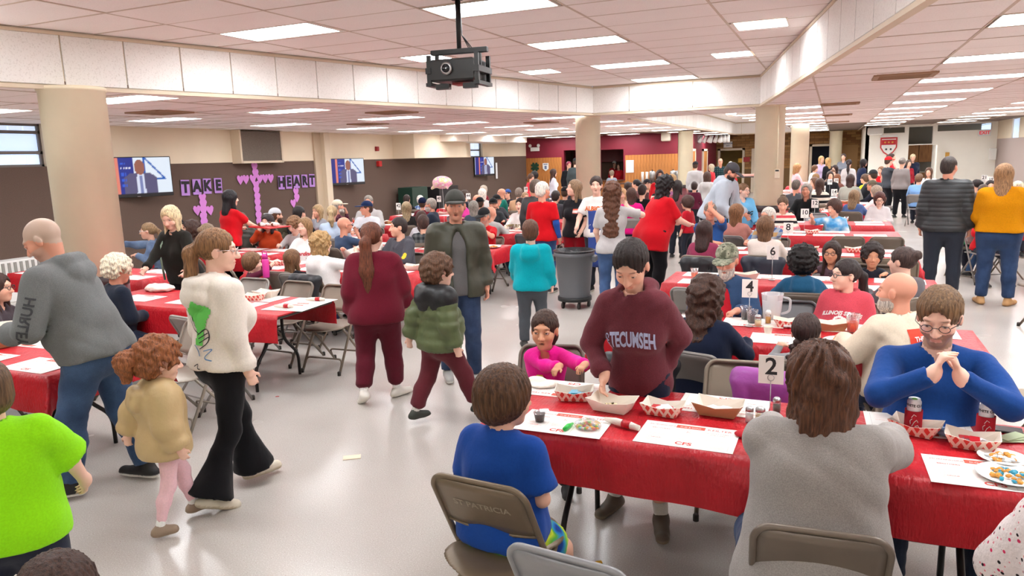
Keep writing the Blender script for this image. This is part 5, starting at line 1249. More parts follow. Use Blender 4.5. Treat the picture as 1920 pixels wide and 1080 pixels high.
# ---------------------------------------------------------------- standing, middle distance
jt = stand('girl in light blue and white hockey jersey and glasses', 1393, 344, 13.3, wf=150, sex='f', w=1.1, headyaw=-30, hair='pony', hairlen=.2, hairc=(120,88,62), skin='p', glasses='clear', arms=('fwd','down'), top='long', topc=(112,180,222), loose=.03, bottom='pants', botc=(40,44,60), lod=1, mouth=.4)
_v, _f = dense_text('PHG', .10, .004, .2); decal(jt, _v, _f, [M_ink_dark], 'jersey_lettering', jt['T'](-.02,.2,.26*jt['b']), (-1,0,0), (0,0,1), (0,1,0))
stand('tall man in pale grey zip hoodie and charcoal cap bending over the table', 1385, 313, 12.2, h=1.92, face=112, w=1.22, lean=34, headpitch=-38, hair='crop', hairc=(60,48,44), skin='r', cap=((72,70,74),'cap'), beard=((50,40,38),.7,.01), arms=('fwd','fwd'), top='hoodie', topc=(176,184,194), topm=M_cloth, inner=(26,24,28), bottom='pants', botc=(40,42,50), lod=1, loose=.02)
rw = stand('woman in red t-shirt and red apron with long black hair, bending forward', 1256, 364, 10.3, h=1.74, face=58, sex='f', w=1.62, lean=24, headpitch=-22, headyaw=14, hair='longcurly', hairlen=.36, hairc=(28,20,22), skin='p', arms=(((-.12,.50,1.02),None,(.2,.9,0)),((.16,.50,1.02),None,(-.2,.9,0))), top='tee', topc=(196,16,30), sleeve=.9, bottom='pants', botc=(22,20,24), lod=1, hem=-.22)
cb_ = stand('woman in grey t-shirt with long curly brown hair, back to the camera', 1148, 343, 8.9, face=4, sex='f', w=1.12, headyaw=12, hair='longcurly', hairlen=.46, hairc=(94,58,40), skin='p', arms=('fwd',((.17,.20,1.36),(1,-.2,-.5),(-.4,.3,.7))), top='tee', topc=(186,182,182), sleeve=.8, bottom='jeans', botc=(60,84,124), lod=1, hem=-.07)
wt = stand('young man in white t-shirt and blue apron behind the bin', 1118, 331, 10.4, face=196, w=1.02, headyaw=-10, hair='short', hairc=(60,42,36), skin='p', arms=('down',((.22,.30,.98),None,(.1,.6,-.6))), top='tee', topc=(234,230,226), sleeve=.75, apron=((58,80,150),.36), bottom='pants', botc=(40,40,48), lod=1, mouth=.5)
_v, _f = dense_text('ALBION', .085, .004); decal(wt, _v, _f, [mat('orange_print', lin((224,110,50)), .8)], 'shirt_lettering', wt['T'](0,.2,.38*wt['b']), (-1,0,0), (0,0,1), (0,1,0), off=.005)
bt = stand('woman in black t-shirt with a name tag and straight light brown hair', 1078, 338, 10.6, face=208, sex='f', w=1.12, headyaw=38, headpitch=10, hair='long', hairlen=.22, hairc=(140,112,86), skin='p', arms=('fwd','down'), top='tee', topc=(34,34,38), sleeve=.8, bottom='pants', botc=(150,16,30), lod=1)
_v, _f = grid_art(.09,.065,3,3); decal(bt, _v, _f, [mat('tag_orange', lin((230,96,70)), .7)], 'name_tag', bt['T'](-.07,.2,.37*bt['b']), (-1,0,0), (0,0,1), (0,1,0))
_v, _f = grid_art(.078,.034,3,2); decal(bt, _v, _f, [M_ink_white], 'name_tag_paper', bt['T'](-.07,.2,.362*bt['b']), (-1,0,0), (0,0,1), (0,1,0), off=.008)
wr_ = stand('white-haired man in red t-shirt with blue sleeves and jeans, seen from behind', 1016, 341, 10.1, face=20, w=1.18, headyaw=30, hair='short', hairc=(226,220,210), skin='r', arms=('fwd','down'), top='tee', topc=(200,14,26), sleeve=.8, bottom='jeans', botc=(50,74,120), shoec=(40,40,44), lod=1)
for i in (0,1):
    _t = sdf_mesh([cone(wr_['SH'][i]+(wr_['EL'][i]-wr_['SH'][i])*.5, wr_['EL'][i], .050, .048, .02), cone(wr_['EL'][i], wr_['EL'][i]+(wr_['WR'][i]-wr_['EL'][i])*.96, .048, .038, .02, '+', None, 1, True)], .012); link('sleeve', np_mesh('sleeve', *_t), M_cloth, wr_['root'], lin((40,80,160)))
stand('man in dark grey jacket standing just beyond the red t-shirt', 1004, 336, 11.0, face=26, w=1.2, hair='crop', hairc=(96,84,74), skin='r', headyaw=20, top='jacket', topc=(62,62,64), bottom='pants', botc=(30,30,34), lod=2)
bj = stand('man in black quilted jacket and dark trousers, back to the camera', 1780, 297, 10.9, h=1.86, face=2, w=1.24, headyaw=26, hair='crop', hairc=(58,48,44), skin='r', arms=('down','down'), feet=((-.14,0,0,-6),(.14,.02,0,6)), top='puffer', topc=(48,50,52), topm=M_quilt, bottom='pants', botc=(46,50,60), shoec=(26,26,28), lod=0, loose=-.004, hem=-.06)
mu = stand('woman in mustard sweater and jeans with fair shoulder-length hair, back to the camera', 1884, 312, 10.7, h=1.75, face=2, sex='f', w=1.34, headyaw=4, hair='bob', hairlen=.22, hairc=(150,112,78), skin='p', arms=('fwd','fwd'), feet=((-.14,0,0,-14),(.15,.0,0,14)), top='sweater', topc=(214,140,16), topm=M_knit, bottom='jeans', botc=(42,60,92), shoec=(190,146,96), solec=(150,110,70), lod=1, loose=.02, hem=.02)
# ---------------------------------------------------------------- left block
bl_ = stand('woman in black sweater with long blonde hair standing at the table', 315, 407, 5.85, h=1.62, wf=176, sex='f', w=1.18, lean=14, headpitch=-22, headyaw=-12, hair='long', hairlen=.20, hairc=(222,200,160), skin='p', arms=(('px',352,520,.86,None,(0,.7,-.5)),('px',262,522,.86,None,(0,.7,-.5))), top='sweater', topc=(34,32,28), topm=M_cloth, bottom='pants', botc=(30,30,34), lod=1, hem=-.10)
_s = [cone(bl_['T'](.14*math.cos(t_)+.02,.16*math.sin(t_)*1.0,.50*bl_['b']-.52*(t_/3.1)), bl_['T'](.14*math.cos(t_+.31)+.02,.16*math.sin(t_+.31),.50*bl_['b']-.52*((t_+.31)/3.1)), .014, .014, .006) for t_ in np.arange(0,2.8,.31)]
_tb = MB().tube([bl_['T'](.10,.02,.52*bl_['b']), bl_['T'](.105,.13,.42*bl_['b']), bl_['T'](.10,.185,.30*bl_['b']), bl_['T'](.12,.19,.12*bl_['b']), bl_['T'](.18,.15,-.02)], .012, 6).build('bag_strap', [mat('sage_strap', lin((140,160,140)), .8)], bl_['root'])
wn = sit('white-haired man in navy fleece seated side-on at the second left table', 222, 478, 4.62, face=74, w=1.22, lean=14, headpitch=-14, hair='curly', hairc=(226,214,190), skin='r', arms=('hold','hold'), top='jacket', topc=(30,36,50), topm=M_cloth, bottom='jeans', botc=(40,50,70), lod=1)
sit('dark-haired woman with glasses at the far left edge', -6, 512, 3.75, wf=60, sex='f', hair='long', hairlen=.3, hairc=(60,38,32), glasses='dark', arms=('table','table'), top='sweater', topc=(70,60,66), topm=M_cloth, bottom='pants', lod=1, chair=True)
sit('woman in denim jacket with fair hair reaching across the table by the cream column', 272, 417, 7.7, face=-82, sex='f', w=1.1, lean=24, hair='pony', hairlen=.14, hairc=(150,122,90), glasses='clear', arms=('table',((.1,.62,.95),None,None)), top='jacket', topc=(96,116,146), topm=M_denim, bottom='pants', lod=2)
sit('woman in dark jacket with wavy brown hair behind the blonde woman', 356, 414, 7.75, face=-96, sex='f', w=1.15, hair='longcurly', hairlen=.22, hairc=(64,42,34), arms=('table','table'), top='jacket', topc=(34,40,52), bottom='pants', lod=2)
sit('man in black cap with a yellow badge behind the blonde woman', 332, 408, 8.0, face=120, w=1.1, hair='crop', hairc=(60,50,44), cap=((22,24,34),'cap'), arms=('table','table'), top='jacket', topc=(60,54,46), bottom='pants', lod=2)
sit('girl in red with a white hair clip', 390, 418, 7.5, face=60, sex='f', hair='bun', hairc=(130,108,86), arms=('table','table'), top='tee', topc=(190,24,36), bottom='pants', lod=2)
stand('waitress in red t-shirt with black bobbed hair serving a tray', 434, 368, 8.75, h=1.66, face=52, sex='f', w=1.14, lean=10, headyaw=12, hair='bob', hairlen=.18, hairc=(26,22,26), skin='p', arms=('hold',((.16,.55,.98),None,(0,.9,-.2))), top='tee', topc=(200,16,28), sleeve=.8, bottom='pants', botc=(28,28,32), lod=1)
sit('man with glasses and a moustache behind the red tray', 452, 398, 9.3, face=176, w=1.15, hair='crop', hairc=(84,66,54), skin='r', glasses='dark', beard=((70,56,48),.5), arms=('table','table'), top='jacket', topc=(58,56,48), bottom='pants', lod=1)
sit('woman in rust orange sweater and glasses raising a hand to her mouth', 500, 402, 9.15, wf=158, sex='f', w=1.2, headyaw=12, headpitch=6, hair='bob', hairlen=.18, hairc=(44,32,34), skin='p', glasses='clear', arms=('lap','mouth'), top='sweater', topc=(176,62,26), topm=M_cloth, bottom='pants', lod=1)
sit('bearded man in camouflage hoodie and grey and white trucker cap', 516, 390, 10.0, face=32, w=1.15, headyaw=34, hair='crop', hairc=(90,60,44), cap=((206,208,214),'cap'), capback=True, beard=((70,48,38),.8,.02), arms=('table','table'), top='hoodie', topm=blotch('camo_hoodie', [(70,66,52),(120,112,92),(176,168,148),(90,92,70)], 8), bottom='pants', lod=1)
sit('man with thick black hair in a black shirt facing the wall', 560, 386, 10.1, face=18, w=1.15, headyaw=30, hair='short', hairc=(30,24,24), arms=('table','table'), top='long', topc=(30,30,34), bottom='pants', lod=2)
sit('boy in grey shirt with curly light brown hair looking down', 550, 407, 9.2, wf=170, w=1.05, headpitch=-22, headyaw=10, hair='curly', hairc=(124,90,62), skin='p', arms=('table','table'), top='long', topc=(196,192,192), bottom='pants', lod=1)
cd = sit('woman in white t-shirt with red script lettering', 570, 408, 8.2, wf=160, sex='f', w=1.2, headyaw=22, hair='long', hairlen=.20, hairc=(150,116,80), receding=.01, skin='p', arms=('lap','table'), top='tee', topc=(232,228,226), sleeve=.85, bottom='jeans', lod=1)
_v, _f = dense_text('Cardinals', .075, .002, .5); decal(cd, _v, _f, [mat('red_script', lin((200,40,56)), .8)], 'chest_lettering', cd['T'](0,.3,.34*cd['b']), (-1,0,0), (.15,0,1), (0,1,0))
cu = sit('woman in white hoodie with curly blonde hair, back to the camera', 602, 435, 6.65, wf=8, sex='f', w=1.32, lean=6, headyaw=14, hair='longcurly', hairlen=.10, hairc=(172,138,92), skin='p', arms=('table',((.22,.36,.98),(.6,-.2,-.6),(-.2,.5,.7))), top='hoodie', topc=(234,230,228), topm=M_cloth, bottom='jeans', botc=(50,66,100), lod=1)
sit('small girl with long straight brown hair in black, back to the camera', 548, 467, 6.75, wf=4, sex='f', w=1.0, hair='long', hairlen=.34, hairc=(112,80,54), arms=('table','table'), top='long', topc=(28,26,30), bottom='pants', lod=1, seatz=.45)
sit('boy in plum sweater with a bowl haircut', 474, 474, 6.65, wf=40, w=1.0, headyaw=25, hair='mop', hairc=(118,86,60), skin='p', arms=(((-.05,.36,1.0),None,(.3,.6,.6)),((.12,.40,.92),None,(-.1,.6,.6))), top='sweater', topc=(96,34,56), topm=M_cloth, bottom='pants', lod=1)
sit('balding man in white henley shirt leaning on the third left table', 690, 418, 8.05, wf=188, w=1.28, lean=14, side=6, headyaw=-6, headroll=8, hair='crop', hairc=(84,66,56), receding=.018, skin='r', arms=(((-.12,.40,.90),None,(.5,.6,.4)),((.26,.36,.90),None,(-.5,.6,.2))), top='long', topc=(230,222,212), bottom='jeans', lod=1)
dg = sit('man in charcoal hoodie with cropped dark hair at the third left table', 745, 407, 8.1, wf=196, w=1.25, headyaw=26, hair='crop', hairc=(44,34,32), skin='f', arms=('table','table'), top='hoodie', topc=(78,78,86), bottom='pants', botc=(110,92,70), lod=1)
_v, _f = grid_art(.05,.07,5,6,lambda x,y: (x/.025)**2+(y/.035)**2 < 1); decal(dg, _v, _f, [mat('yellow_emblem', lin((226,190,40)), .8)], 'sleeve_emblem', dg['SH'][0]*.35+dg['EL'][0]*.65, (-1,0,0), (0,0,1), (-.4,1,0))
_v, _f = dense_text('IOWA', .06, .003); decal(dg, _v, _f, [mat('tan_print', lin((150,132,96)), .8)], 'chest_lettering', dg['T'](0,.3,.34*dg['b']), (-1,0,0), (0,0,1), (0,1,0))
sit('bald man in slate blue shirt and glasses facing right', 646, 406, 8.85, face=56, w=1.2, headyaw=10, hair='bald', hairc=(170,150,130), skin='r', glasses='dark', arms=('table','mouth'), top='tee', topc=(62,80,108), sleeve=.9, bottom='pants', lod=1)
sit('blonde woman in grey top with sunglasses on her head', 594, 384, 11.3, face=-130, sex='f', hair='long', hairlen=.16, hairc=(176,150,112), arms=('mouth','table'), top='sweater', topc=(150,152,158), topm=M_cloth, bottom='pants', lod=2)
sit('woman in pale blue top with a blonde ponytail, back to the camera', 622, 385, 9.95, face=8, sex='f', w=1.2, hair='pony', hairlen=.22, hairc=(178,154,118), arms=('table','table'), top='sweater', topc=(176,192,212), topm=M_cloth, bottom='pants', lod=1, crown=.03)
sit('bearded man in cream cap and maroon plaid shirt', 634, 375, 12.0, face=78, w=1.2, hair='crop', hairc=(170,160,150), cap=((226,214,190),'cap'), skin='r', beard=((200,192,184),.6,.01), arms=('mouth','table'), top='long', topm=plaid('maroon_plaid', (92,40,52), (110,70,84), (66,36,48), 5), bottom='pants', lod=2)
io = sit('man in navy cap and white sweatshirt with black lettering', 686, 377, 11.2, wf=172, w=1.25, headyaw=40, hair='crop', hairc=(80,60,50), cap=((30,48,88),'cap'), skin='r', arms=('table','table'), top='sweater', topc=(214,218,224), topm=M_cloth, bottom='pants', lod=1)
_v, _f = dense_text('IOWA', .12, .006); decal(io, _v, _f, [M_ink_dark], 'chest_lettering', io['T'](0,.3,.33*io['b']), (-1,0,0), (0,0,1), (0,1,0))
sit('grey-haired man in pale grey hoodie behind the navy cap', 690, 366, 12.1, face=190, w=1.2, hair='crop', hairc=(130,122,114), skin='r', arms=('table','table'), top='hoodie', topc=(178,174,172), topm=M_cloth, bottom='pants', lod=2)
rp = sit('man in red t-shirt, blue apron and black cap looking at his phone', 906, 390, 10.15, wf=186, w=1.22, headpitch=-14, headyaw=-2, hair='crop', hairc=(150,140,130), cap=((34,34,36),'cap'), skin='r', beard=((190,180,172),.5), arms=(((-.12,.34,.98),None,(.2,.4,.8)),'table'), top='tee', topc=(196,18,30), sleeve=.85, apron=((60,86,160),.33), bottom='jeans', botc=(70,92,130), shoec=(28,28,30), lod=1)
whd = sit('laughing young man in white hoodie with dark swept hair', 975, 371, 12.3, wf=186, w=1.15, headyaw=-4, hair='short', hairc=(44,32,30), skin='p', mouth=1, arms=('table','table'), top='hoodie', topc=(232,226,222), topm=M_cloth, bottom='pants', lod=1)
_v, _f = dense_text('PURDUE', .085, .004); decal(whd, _v, _f, [mat('tan_print', lin((150,132,96)), .8)], 'chest_lettering', whd['T'](0,.3,.34*whd['b']), (-1,0,0), (0,0,1), (0,1,0))
# ---------------------------------------------------------------- far left crowd
FAR = [('woman in black with shoulder-length ash blonde hair beside sign forty-two',762,379,12.2,8,dict(sex='f',w=1.2,hair='medium',hairlen=.2,hairc=(150,130,100),topc=(36,32,32))),
 ('boy with dark brown hair left of the green box',763,365,16.2,30,dict(h_=1.2,hair='short',hairc=(50,36,32),topc=(30,30,34))),
 ('person in navy beanie and maroon top',792,371,14.2,12,dict(hair='crop',cap=((26,34,60),'beanie'),topc=(106,30,44))),
 ('white-haired person in blue plaid shirt',788,366,16.4,20,dict(hair='short',hairc=(226,220,212),topm='pl')),
 ('grey-bearded man with glasses in dark blue jacket facing left',806,371,12.6,-70,dict(hair='crop',hairc=(150,142,134),glasses='dark',beard=((200,194,188),.7,.01),topc=(44,52,68),skin='r')),
 ('man with dark hair in charcoal checked shirt',793,402,9.6,4,dict(hair='short',hairc=(66,46,40),topm='ch')),
 ('woman with long brown hair in front of the beanie',790,395,10.4,10,dict(sex='f',hair='long',hairlen=.3,hairc=(70,46,40),topc=(200,200,204))),
 ('young man with a quiff in a black shirt by sign forty',869,356,16.1,-100,dict(hair='short',hairc=(70,54,44),topc=(30,32,44))),
 ('child in bright pink behind the aisle man',862,363,14.2,150,dict(sex='f',hair='long',hairlen=.2,hairc=(190,160,110),topc=(228,70,160))),
 ('grey-haired woman in slate sweater, back to the camera',888,377,12.8,10,dict(sex='f',w=1.15,hair='medium',hairlen=.12,hairc=(140,134,126),topc=(66,74,88))),
 ('man in black wide-brimmed hat',900,370,14.0,20,dict(hair='crop',cap=((24,24,26),'cap'),topc=(40,40,44))),
 ('balding man with glasses beside the black hat',893,364,14.6,-60,dict(hair='bald',glasses='dark',skin='r',topc=(60,56,60))),
 ('white-haired woman in pale cardigan',903,354,16.4,-30,dict(sex='f',hair='medium',hairlen=.06,hairc=(230,224,214),topc=(206,200,196))),
 ('stooping man with thin grey hair in a maroon sweater',905,347,18.4,-110,dict(hair='crop',hairc=(190,176,160),topc=(120,30,42))),
 ('man in black cap with a gold emblem facing the camera',925,372,13.4,170,dict(hair='crop',cap=((28,28,30),'cap'),skin='r',beard=((90,70,60),.5),topc=(58,60,64))),
 ('man in black cap and grey jacket behind him',932,365,14.4,150,dict(hair='crop',cap=((26,26,28),'cap'),topc=(64,66,70))),
 ('bald man in grey hoodie behind the red-shirted man',921,386,11.3,30,dict(hair='bald',skin='r',beard=((170,160,150),.5),topc=(180,176,174))),
 ('bald man in green sweater',939,353,17.0,-100,dict(hair='bald',skin='r',topc=(20,110,96))),
 ('person in blue and white cap and black jacket',951,355,18.4,-140,dict(hair='crop',cap=((50,80,140),'cap'),topc=(30,30,40))),
 ('man with grey hair in tan jacket, back to the camera',973,352,16.0,14,dict(w=1.15,hair='short',hairc=(130,116,106),topc=(190,150,116))),
 ('child with fair hair by sign thirty-eight',985,360,16.6,160,dict(h_=1.2,sex='f',hair='short',hairc=(170,140,110),topc=(206,190,180))),
 ('bald man by sign thirty-eight',999,352,17.6,170,dict(hair='bald',skin='r',topc=(40,44,60))),
 ('seated person in black cap and black hoodie beyond the name-tag woman',1060,350,15.5,20,dict(hair='crop',cap=((24,24,26),'cap'),topc=(34,34,38))),
 ('small dark-haired child beyond the white-haired man',1043,357,14.8,30,dict(h_=1.1,hair='short',hairc=(40,30,28),topc=(60,60,66))),
 ('woman with fair hair in grey looking left, near the curls',1166,353,14.6,190,dict(sex='f',hair='long',hairlen=.15,hairc=(190,150,110),topc=(190,188,188))),
 ('girl in magenta top with long dark hair',1184,352,14.0,6,dict(sex='f',w=1.05,hair='long',hairlen=.34,hairc=(74,48,42),topc=(214,20,120))),
 ('dark-haired boy in black tank top',1205,346,15.4,20,dict(hair='short',hairc=(48,34,32),topc=(22,22,24))),
 ('woman with black ponytail facing left at the oak wall',1192,336,18.6,-80,dict(sex='f',hair='pony',hairlen=.2,hairc=(30,24,26),topc=(120,80,80))),
 ('boy with brown hair at the oak wall',1178,341,17.6,20,dict(h_=1.3,hair='short',hairc=(60,44,38),topc=(80,60,50))),
 ('person in dark cap near the paper cups',1214,336,19.0,150,dict(hair='crop',cap=((34,34,40),'cap'),topc=(90,60,60))),
 # right block, far tables
 ('woman with dark hair and striped top by sign sixteen',1538,334,17.9,10,dict(sex='f',hair='long',hairlen=.22,hairc=(70,50,42),topm='st')),
 ('girl with brown hair facing left by sign sixteen',1526,332,19.7,-120,dict(sex='f',hair='long',hairlen=.2,hairc=(100,72,54),topc=(226,220,214))),
 ('person with light brown hair in front of the dark doorway',1529,325,22.0,-30,dict(hair='short',hairc=(130,96,60),topc=(60,54,50))),
 ('woman with dark hair in black by sign eighteen',1557,321,22.5,170,dict(sex='f',hair='long',hairlen=.15,hairc=(50,36,34),topc=(26,26,30))),
 ('woman with auburn hair by sign twenty',1571,326,24.0,20,dict(sex='f',hair='long',hairlen=.25,hairc=(120,72,44),topc=(110,70,60))),
 ('person with brown hair between signs eighteen and twenty',1562,318,25.2,160,dict(hair='short',hairc=(110,76,56),topc=(120,100,90))),
 ('woman with dark bob facing left at the far tables',1565,309,27.0,-150,dict(sex='f',hair='bob',hairlen=.12,hairc=(54,36,34),topc=(150,120,100))),
 ('woman with very long dark brown hair, back to the camera, by sign fourteen',1595,326,19.5,6,dict(sex='f',w=1.15,hair='long',hairlen=.42,hairc=(58,38,34),topc=(150,150,140))),
 ('man in dark grey puffer jacket and cap at the far right tables',1636,318,20.2,-50,dict(w=1.3,hair='crop',cap=((50,52,54),'cap'),topc=(58,60,66))),
 ('boy in yellow and navy top',1621,326,21.9,-60,dict(h_=1.25,hair='short',hairc=(90,66,50),topc=(210,220,40))),
 ('boy in bright red hoodie at the far tables',1652,312,26.0,-150,dict(h_=1.3,hair='short',hairc=(120,84,60),topc=(214,24,34))),
 ('child in pale blue on a red-backed chair',1724,325,21.4,10,dict(h_=1.25,hair='short',hairc=(110,80,60),topc=(120,160,210))),
 ('woman in white cardigan with brown hair in front of the doorway',1742,314,23.6,190,dict(sex='f',hair='long',hairlen=.25,hairc=(90,64,50),topc=(232,228,222))),
 ('fair-haired boy in red sports top right of the aisle',1858,368,12.4,150,dict(h_=1.35,hair='short',hairc=(196,160,110),topc=(206,22,32),headyaw=-10,headpitch=-25)),
 ('woman in pale grey sweatshirt with a black hair tie, back to the camera',1845,345,15.6,8,dict(sex='f',w=1.3,hair='pony',hairlen=.1,hairc=(80,64,56),topc=(206,204,204))),
 ('woman with long blonde hair partly hidden by the quilted jacket',1812,338,16.6,30,dict(sex='f',hair='long',hairlen=.3,hairc=(176,142,100),topc=(120,110,110))),
 ('dark-haired woman in brown scarf beyond sign twenty-one',1830,336,18.6,-60,dict(sex='f',hair='bun',hairc=(36,28,28),topc=(130,110,96))),
 ('man with dark hair and glasses beyond sign nineteen',1858,338,18.2,170,dict(hair='short',hairc=(36,28,28),glasses='dark',topc=(44,40,48))),
 ('white-haired woman in black at the right edge',1909,340,15.8,180,dict(sex='f',hair='medium',hairlen=.1,hairc=(222,206,180),glasses='clear',topc=(28,26,28),arms=('mouth','table'))),
 ('dark-haired child in green right of the quilted jacket',1826,362,13.2,20,dict(h_=1.1,hair='short',hairc=(60,44,38),topc=(20,130,80))),
]
_mats = {'pl': plaid('blue_plaid', (60,90,150), (120,140,180), (210,216,226), 4), 'ch': plaid('charcoal_check', (40,44,46), (70,74,76), (96,100,100), 4), 'st': stripes('black_cream_stripe', [(226,216,200),(40,38,40)], 2.5)}
for lab, px, py, Y, fc, kw in FAR:
    kw = dict(kw); kw.pop('h_', None)
    if isinstance(kw.get('topm'), str): kw['topm'] = _mats[kw['topm']]
    kw.setdefault('arms', ('table','table')); kw.setdefault('top', 'sweater' if 'topm' not in kw else 'long'); 
    if 'topm' not in kw: kw['topm'] = M_cloth
    if 'tank' in lab: kw['top'] = 'tee'
    kw.setdefault('w', 1.08)
    sit(lab, px, py, Y, face=fc, bottom='pants', botc=(44,46,58), **kw)
FST = [('kitchen helper in red t-shirt seen through the right service opening',1160,306,31.0,190,dict(sex='f',hair='bob',hairlen=.12,hairc=(90,60,50),topc=(196,26,36))),
 ('kitchen helper in red with white cap seen through the right service opening',1152,302,31.6,160,dict(hair='crop',cap=((230,228,226),'cap'),topc=(190,24,34))),
 ('grey-haired visitor at the right service opening, back to the camera',1147,319,26.8,10,dict(hair='short',hairc=(120,100,84),topc=(130,134,146))),
 ('woman in white blouse and jeans with long brown hair by the oak wall',1037,317,22.5,70,dict(sex='f',hair='long',hairlen=.3,hairc=(70,46,38),topc=(216,220,230),bottom='jeans',botc=(110,130,170))),
 ('man in black hoodie with pink-dyed hair at the service opening',1066,303,25.0,160,dict(hair='short',hairc=(150,50,80),topc=(26,26,30))),
 ('man in charcoal jacket and black cap at the service opening',1079,297,24.0,20,dict(w=1.15,hair='crop',cap=((36,38,40),'cap'),topc=(60,68,70))),
 ('girl in coral red t-shirt bending at the far wall',997,325,22.0,60,dict(sex='f',hair='pony',hairlen=.1,hairc=(90,64,50),topc=(222,56,70),lean=12)),
 ('child in red with black curls at the far wall',1002,323,23.5,-20,dict(hair='afro',hairc=(26,20,20),topc=(216,50,64))),
 ('woman in red t-shirt with dark hair facing the camera beyond the striped sleeves',1237,319,17.4,172,dict(sex='f',w=1.2,hair='long',hairlen=.14,hairc=(64,46,42),topc=(196,20,32),glasses='dark')),
 ('girl in black vest over striped sleeves with long highlighted hair',1238,336,14.6,8,dict(sex='f',hair='long',hairlen=.28,hairc=(170,136,84),topm='st')),
 ('blonde woman with a lilac sling by the coffee urns',1260,327,17.8,60,dict(sex='f',hair='long',hairlen=.16,hairc=(200,164,116),topc=(200,150,206))),
 ('dark-haired woman by the coffee urns',1270,350,14.2,20,dict(sex='f',h=1.5,hair='long',hairlen=.2,hairc=(40,30,30),topc=(130,70,76))),
 ('man in grey hoodie and black cap, back to the camera, at the far passage',1304,303,24.0,10,dict(w=1.1,hair='crop',cap=((34,34,38),'cap'),top='hoodie',topc=(176,172,172))),
 ('boy in plum sweatshirt, back to the camera',1302,337,19.0,6,dict(h=1.3,hair='short',hairc=(50,36,32),topc=(92,30,52))),
 ('child in grey hoodie with dark brown hair',1326,322,20.5,20,dict(h=1.5,hair='bob',hairlen=.12,hairc=(70,46,36),top='hoodie',topc=(186,184,182))),
 ('child in red with dark hair and sunglasses beside the woman in the red apron',1290,367,11.6,-60,dict(h=1.25,hair='mop',hairc=(70,44,38),topc=(196,28,44),glasses='dark')),
 ('server in red with a beard reaching forward beyond the grey hoodie',1372,312,19.0,60,dict(h=1.7,hair='crop',cap=((50,44,52),'cap'),topc=(206,24,36),apron=((206,22,34),.1),skin='r')),
 ('man in dark green plaid at the far doorway',1351,297,29.0,170,dict(hair='bald',skin='r',topm='gp')),
 ('grey-haired woman in red at the far doorway',1334,308,28.0,-60,dict(sex='f',hair='medium',hairlen=.06,hairc=(180,164,140),topc=(190,40,50))),
 ('person with white hair at the far doorway',1370,303,30.0,160,dict(hair='short',hairc=(220,214,210),topc=(150,60,70))),
 ('woman in pink blouse carrying a plate',1494,307,23.0,70,dict(sex='f',hair='bob',hairlen=.10,hairc=(176,128,84),topc=(240,180,184),arms=('hold','hold'),headpitch=-20)),
 ('woman with fair hair in lavender by the dark doorway',1540,293,30.0,150,dict(sex='f',hair='long',hairlen=.2,hairc=(200,160,110),topc=(200,180,210))),
 ('woman in black with blonde hair by the dark doorway',1553,296,29.0,-40,dict(sex='f',hair='long',hairlen=.2,hairc=(180,140,90),topc=(26,26,30))),
 ('boy in white shirt leaning by the dark doorway',1531,305,28.0,60,dict(h=1.5,hair='short',hairc=(110,76,54),topc=(236,234,232),lean=18)),
 ('woman in grey with folded arms by the far column',1582,288,31.0,-170,dict(sex='f',hair='bun',hairc=(60,44,40),topc=(110,112,120),arms=('cross','cross'))),
 ('woman in light grey sweater with a long dark ponytail, standing at the far tables',1592,299,26.0,6,dict(sex='f',w=1.15,hair='pony',hairlen=.34,hairc=(44,32,32),topc=(190,186,186))),
 ('dark-haired woman in navy leaning over the far tables',1622,298,27.0,60,dict(sex='f',hair='long',hairlen=.14,hairc=(36,28,30),topc=(34,42,70),lean=14)),
 ('man in charcoal t-shirt and red cap drinking',1666,294,24.0,60,dict(w=1.1,hair='crop',cap=((206,30,36),'cap'),skin='p',top='tee',topc=(64,68,74),arms=('down','mouth'),botc=(26,26,30))),
 ('woman in red holding a white cloth behind the red cap',1671,288,26.5,100,dict(sex='f',hair='bun',hairc=(60,40,36),topc=(206,26,40))),
 ('grey-haired woman in taupe sweater and black trousers in the far aisle',1692,296,23.5,20,dict(sex='f',w=1.2,hair='bun',hairc=(120,112,106),topc=(128,120,118),botc=(20,20,24),feet=((-.1,-.05,0,0),(.1,.08,0,0)))),
 ('woman in navy and white track top in the partition doorway',1712,289,29.5,170,dict(sex='f',w=1.1,hair='short',hairc=(210,190,150),top='jacket',topc=(34,40,62),arms=('back','back'))),
 ('person in plaid pyjama trousers in the far aisle',1704,300,24.6,160,dict(sex='f',hair='long',hairlen=.1,hairc=(90,70,60),topc=(160,30,44),h=1.55)),
]
_mats['gp'] = plaid('green_plaid', (20,60,50), (40,40,60), (60,90,80), 4)
for lab, px, py, Y, fc, kw in FST:
    kw = dict(kw)
    if isinstance(kw.get('topm'), str): kw['topm'] = _mats[kw['topm']]
    kw.setdefault('top', 'long'); kw.setdefault('topm', M_cloth); kw.setdefault('bottom', 'pants'); kw.setdefault('botc', (40,42,52)); kw.setdefault('w', 1.05)
    h = kw.pop('h', None)
    q = onY(px, py, Y)
    if h and q[2] > h+.06: Y = Y*(2-h)/(2-q[2])      # keep the head on its line of sight
    stand(lab, px, py, Y, face=fc, h=h, **kw)
sit('seated man in jeans and black sneakers behind the mustard sweater', 1872, 372, 12.9, face=-60, w=1.1, hair='crop', hairc=(80,60,50), top='jacket', topc=(28,28,30), topm=M_cloth, bottom='jeans', botc=(60,88,130), shoec=(24,24,26), arms=('lap','lap'), lod=2)
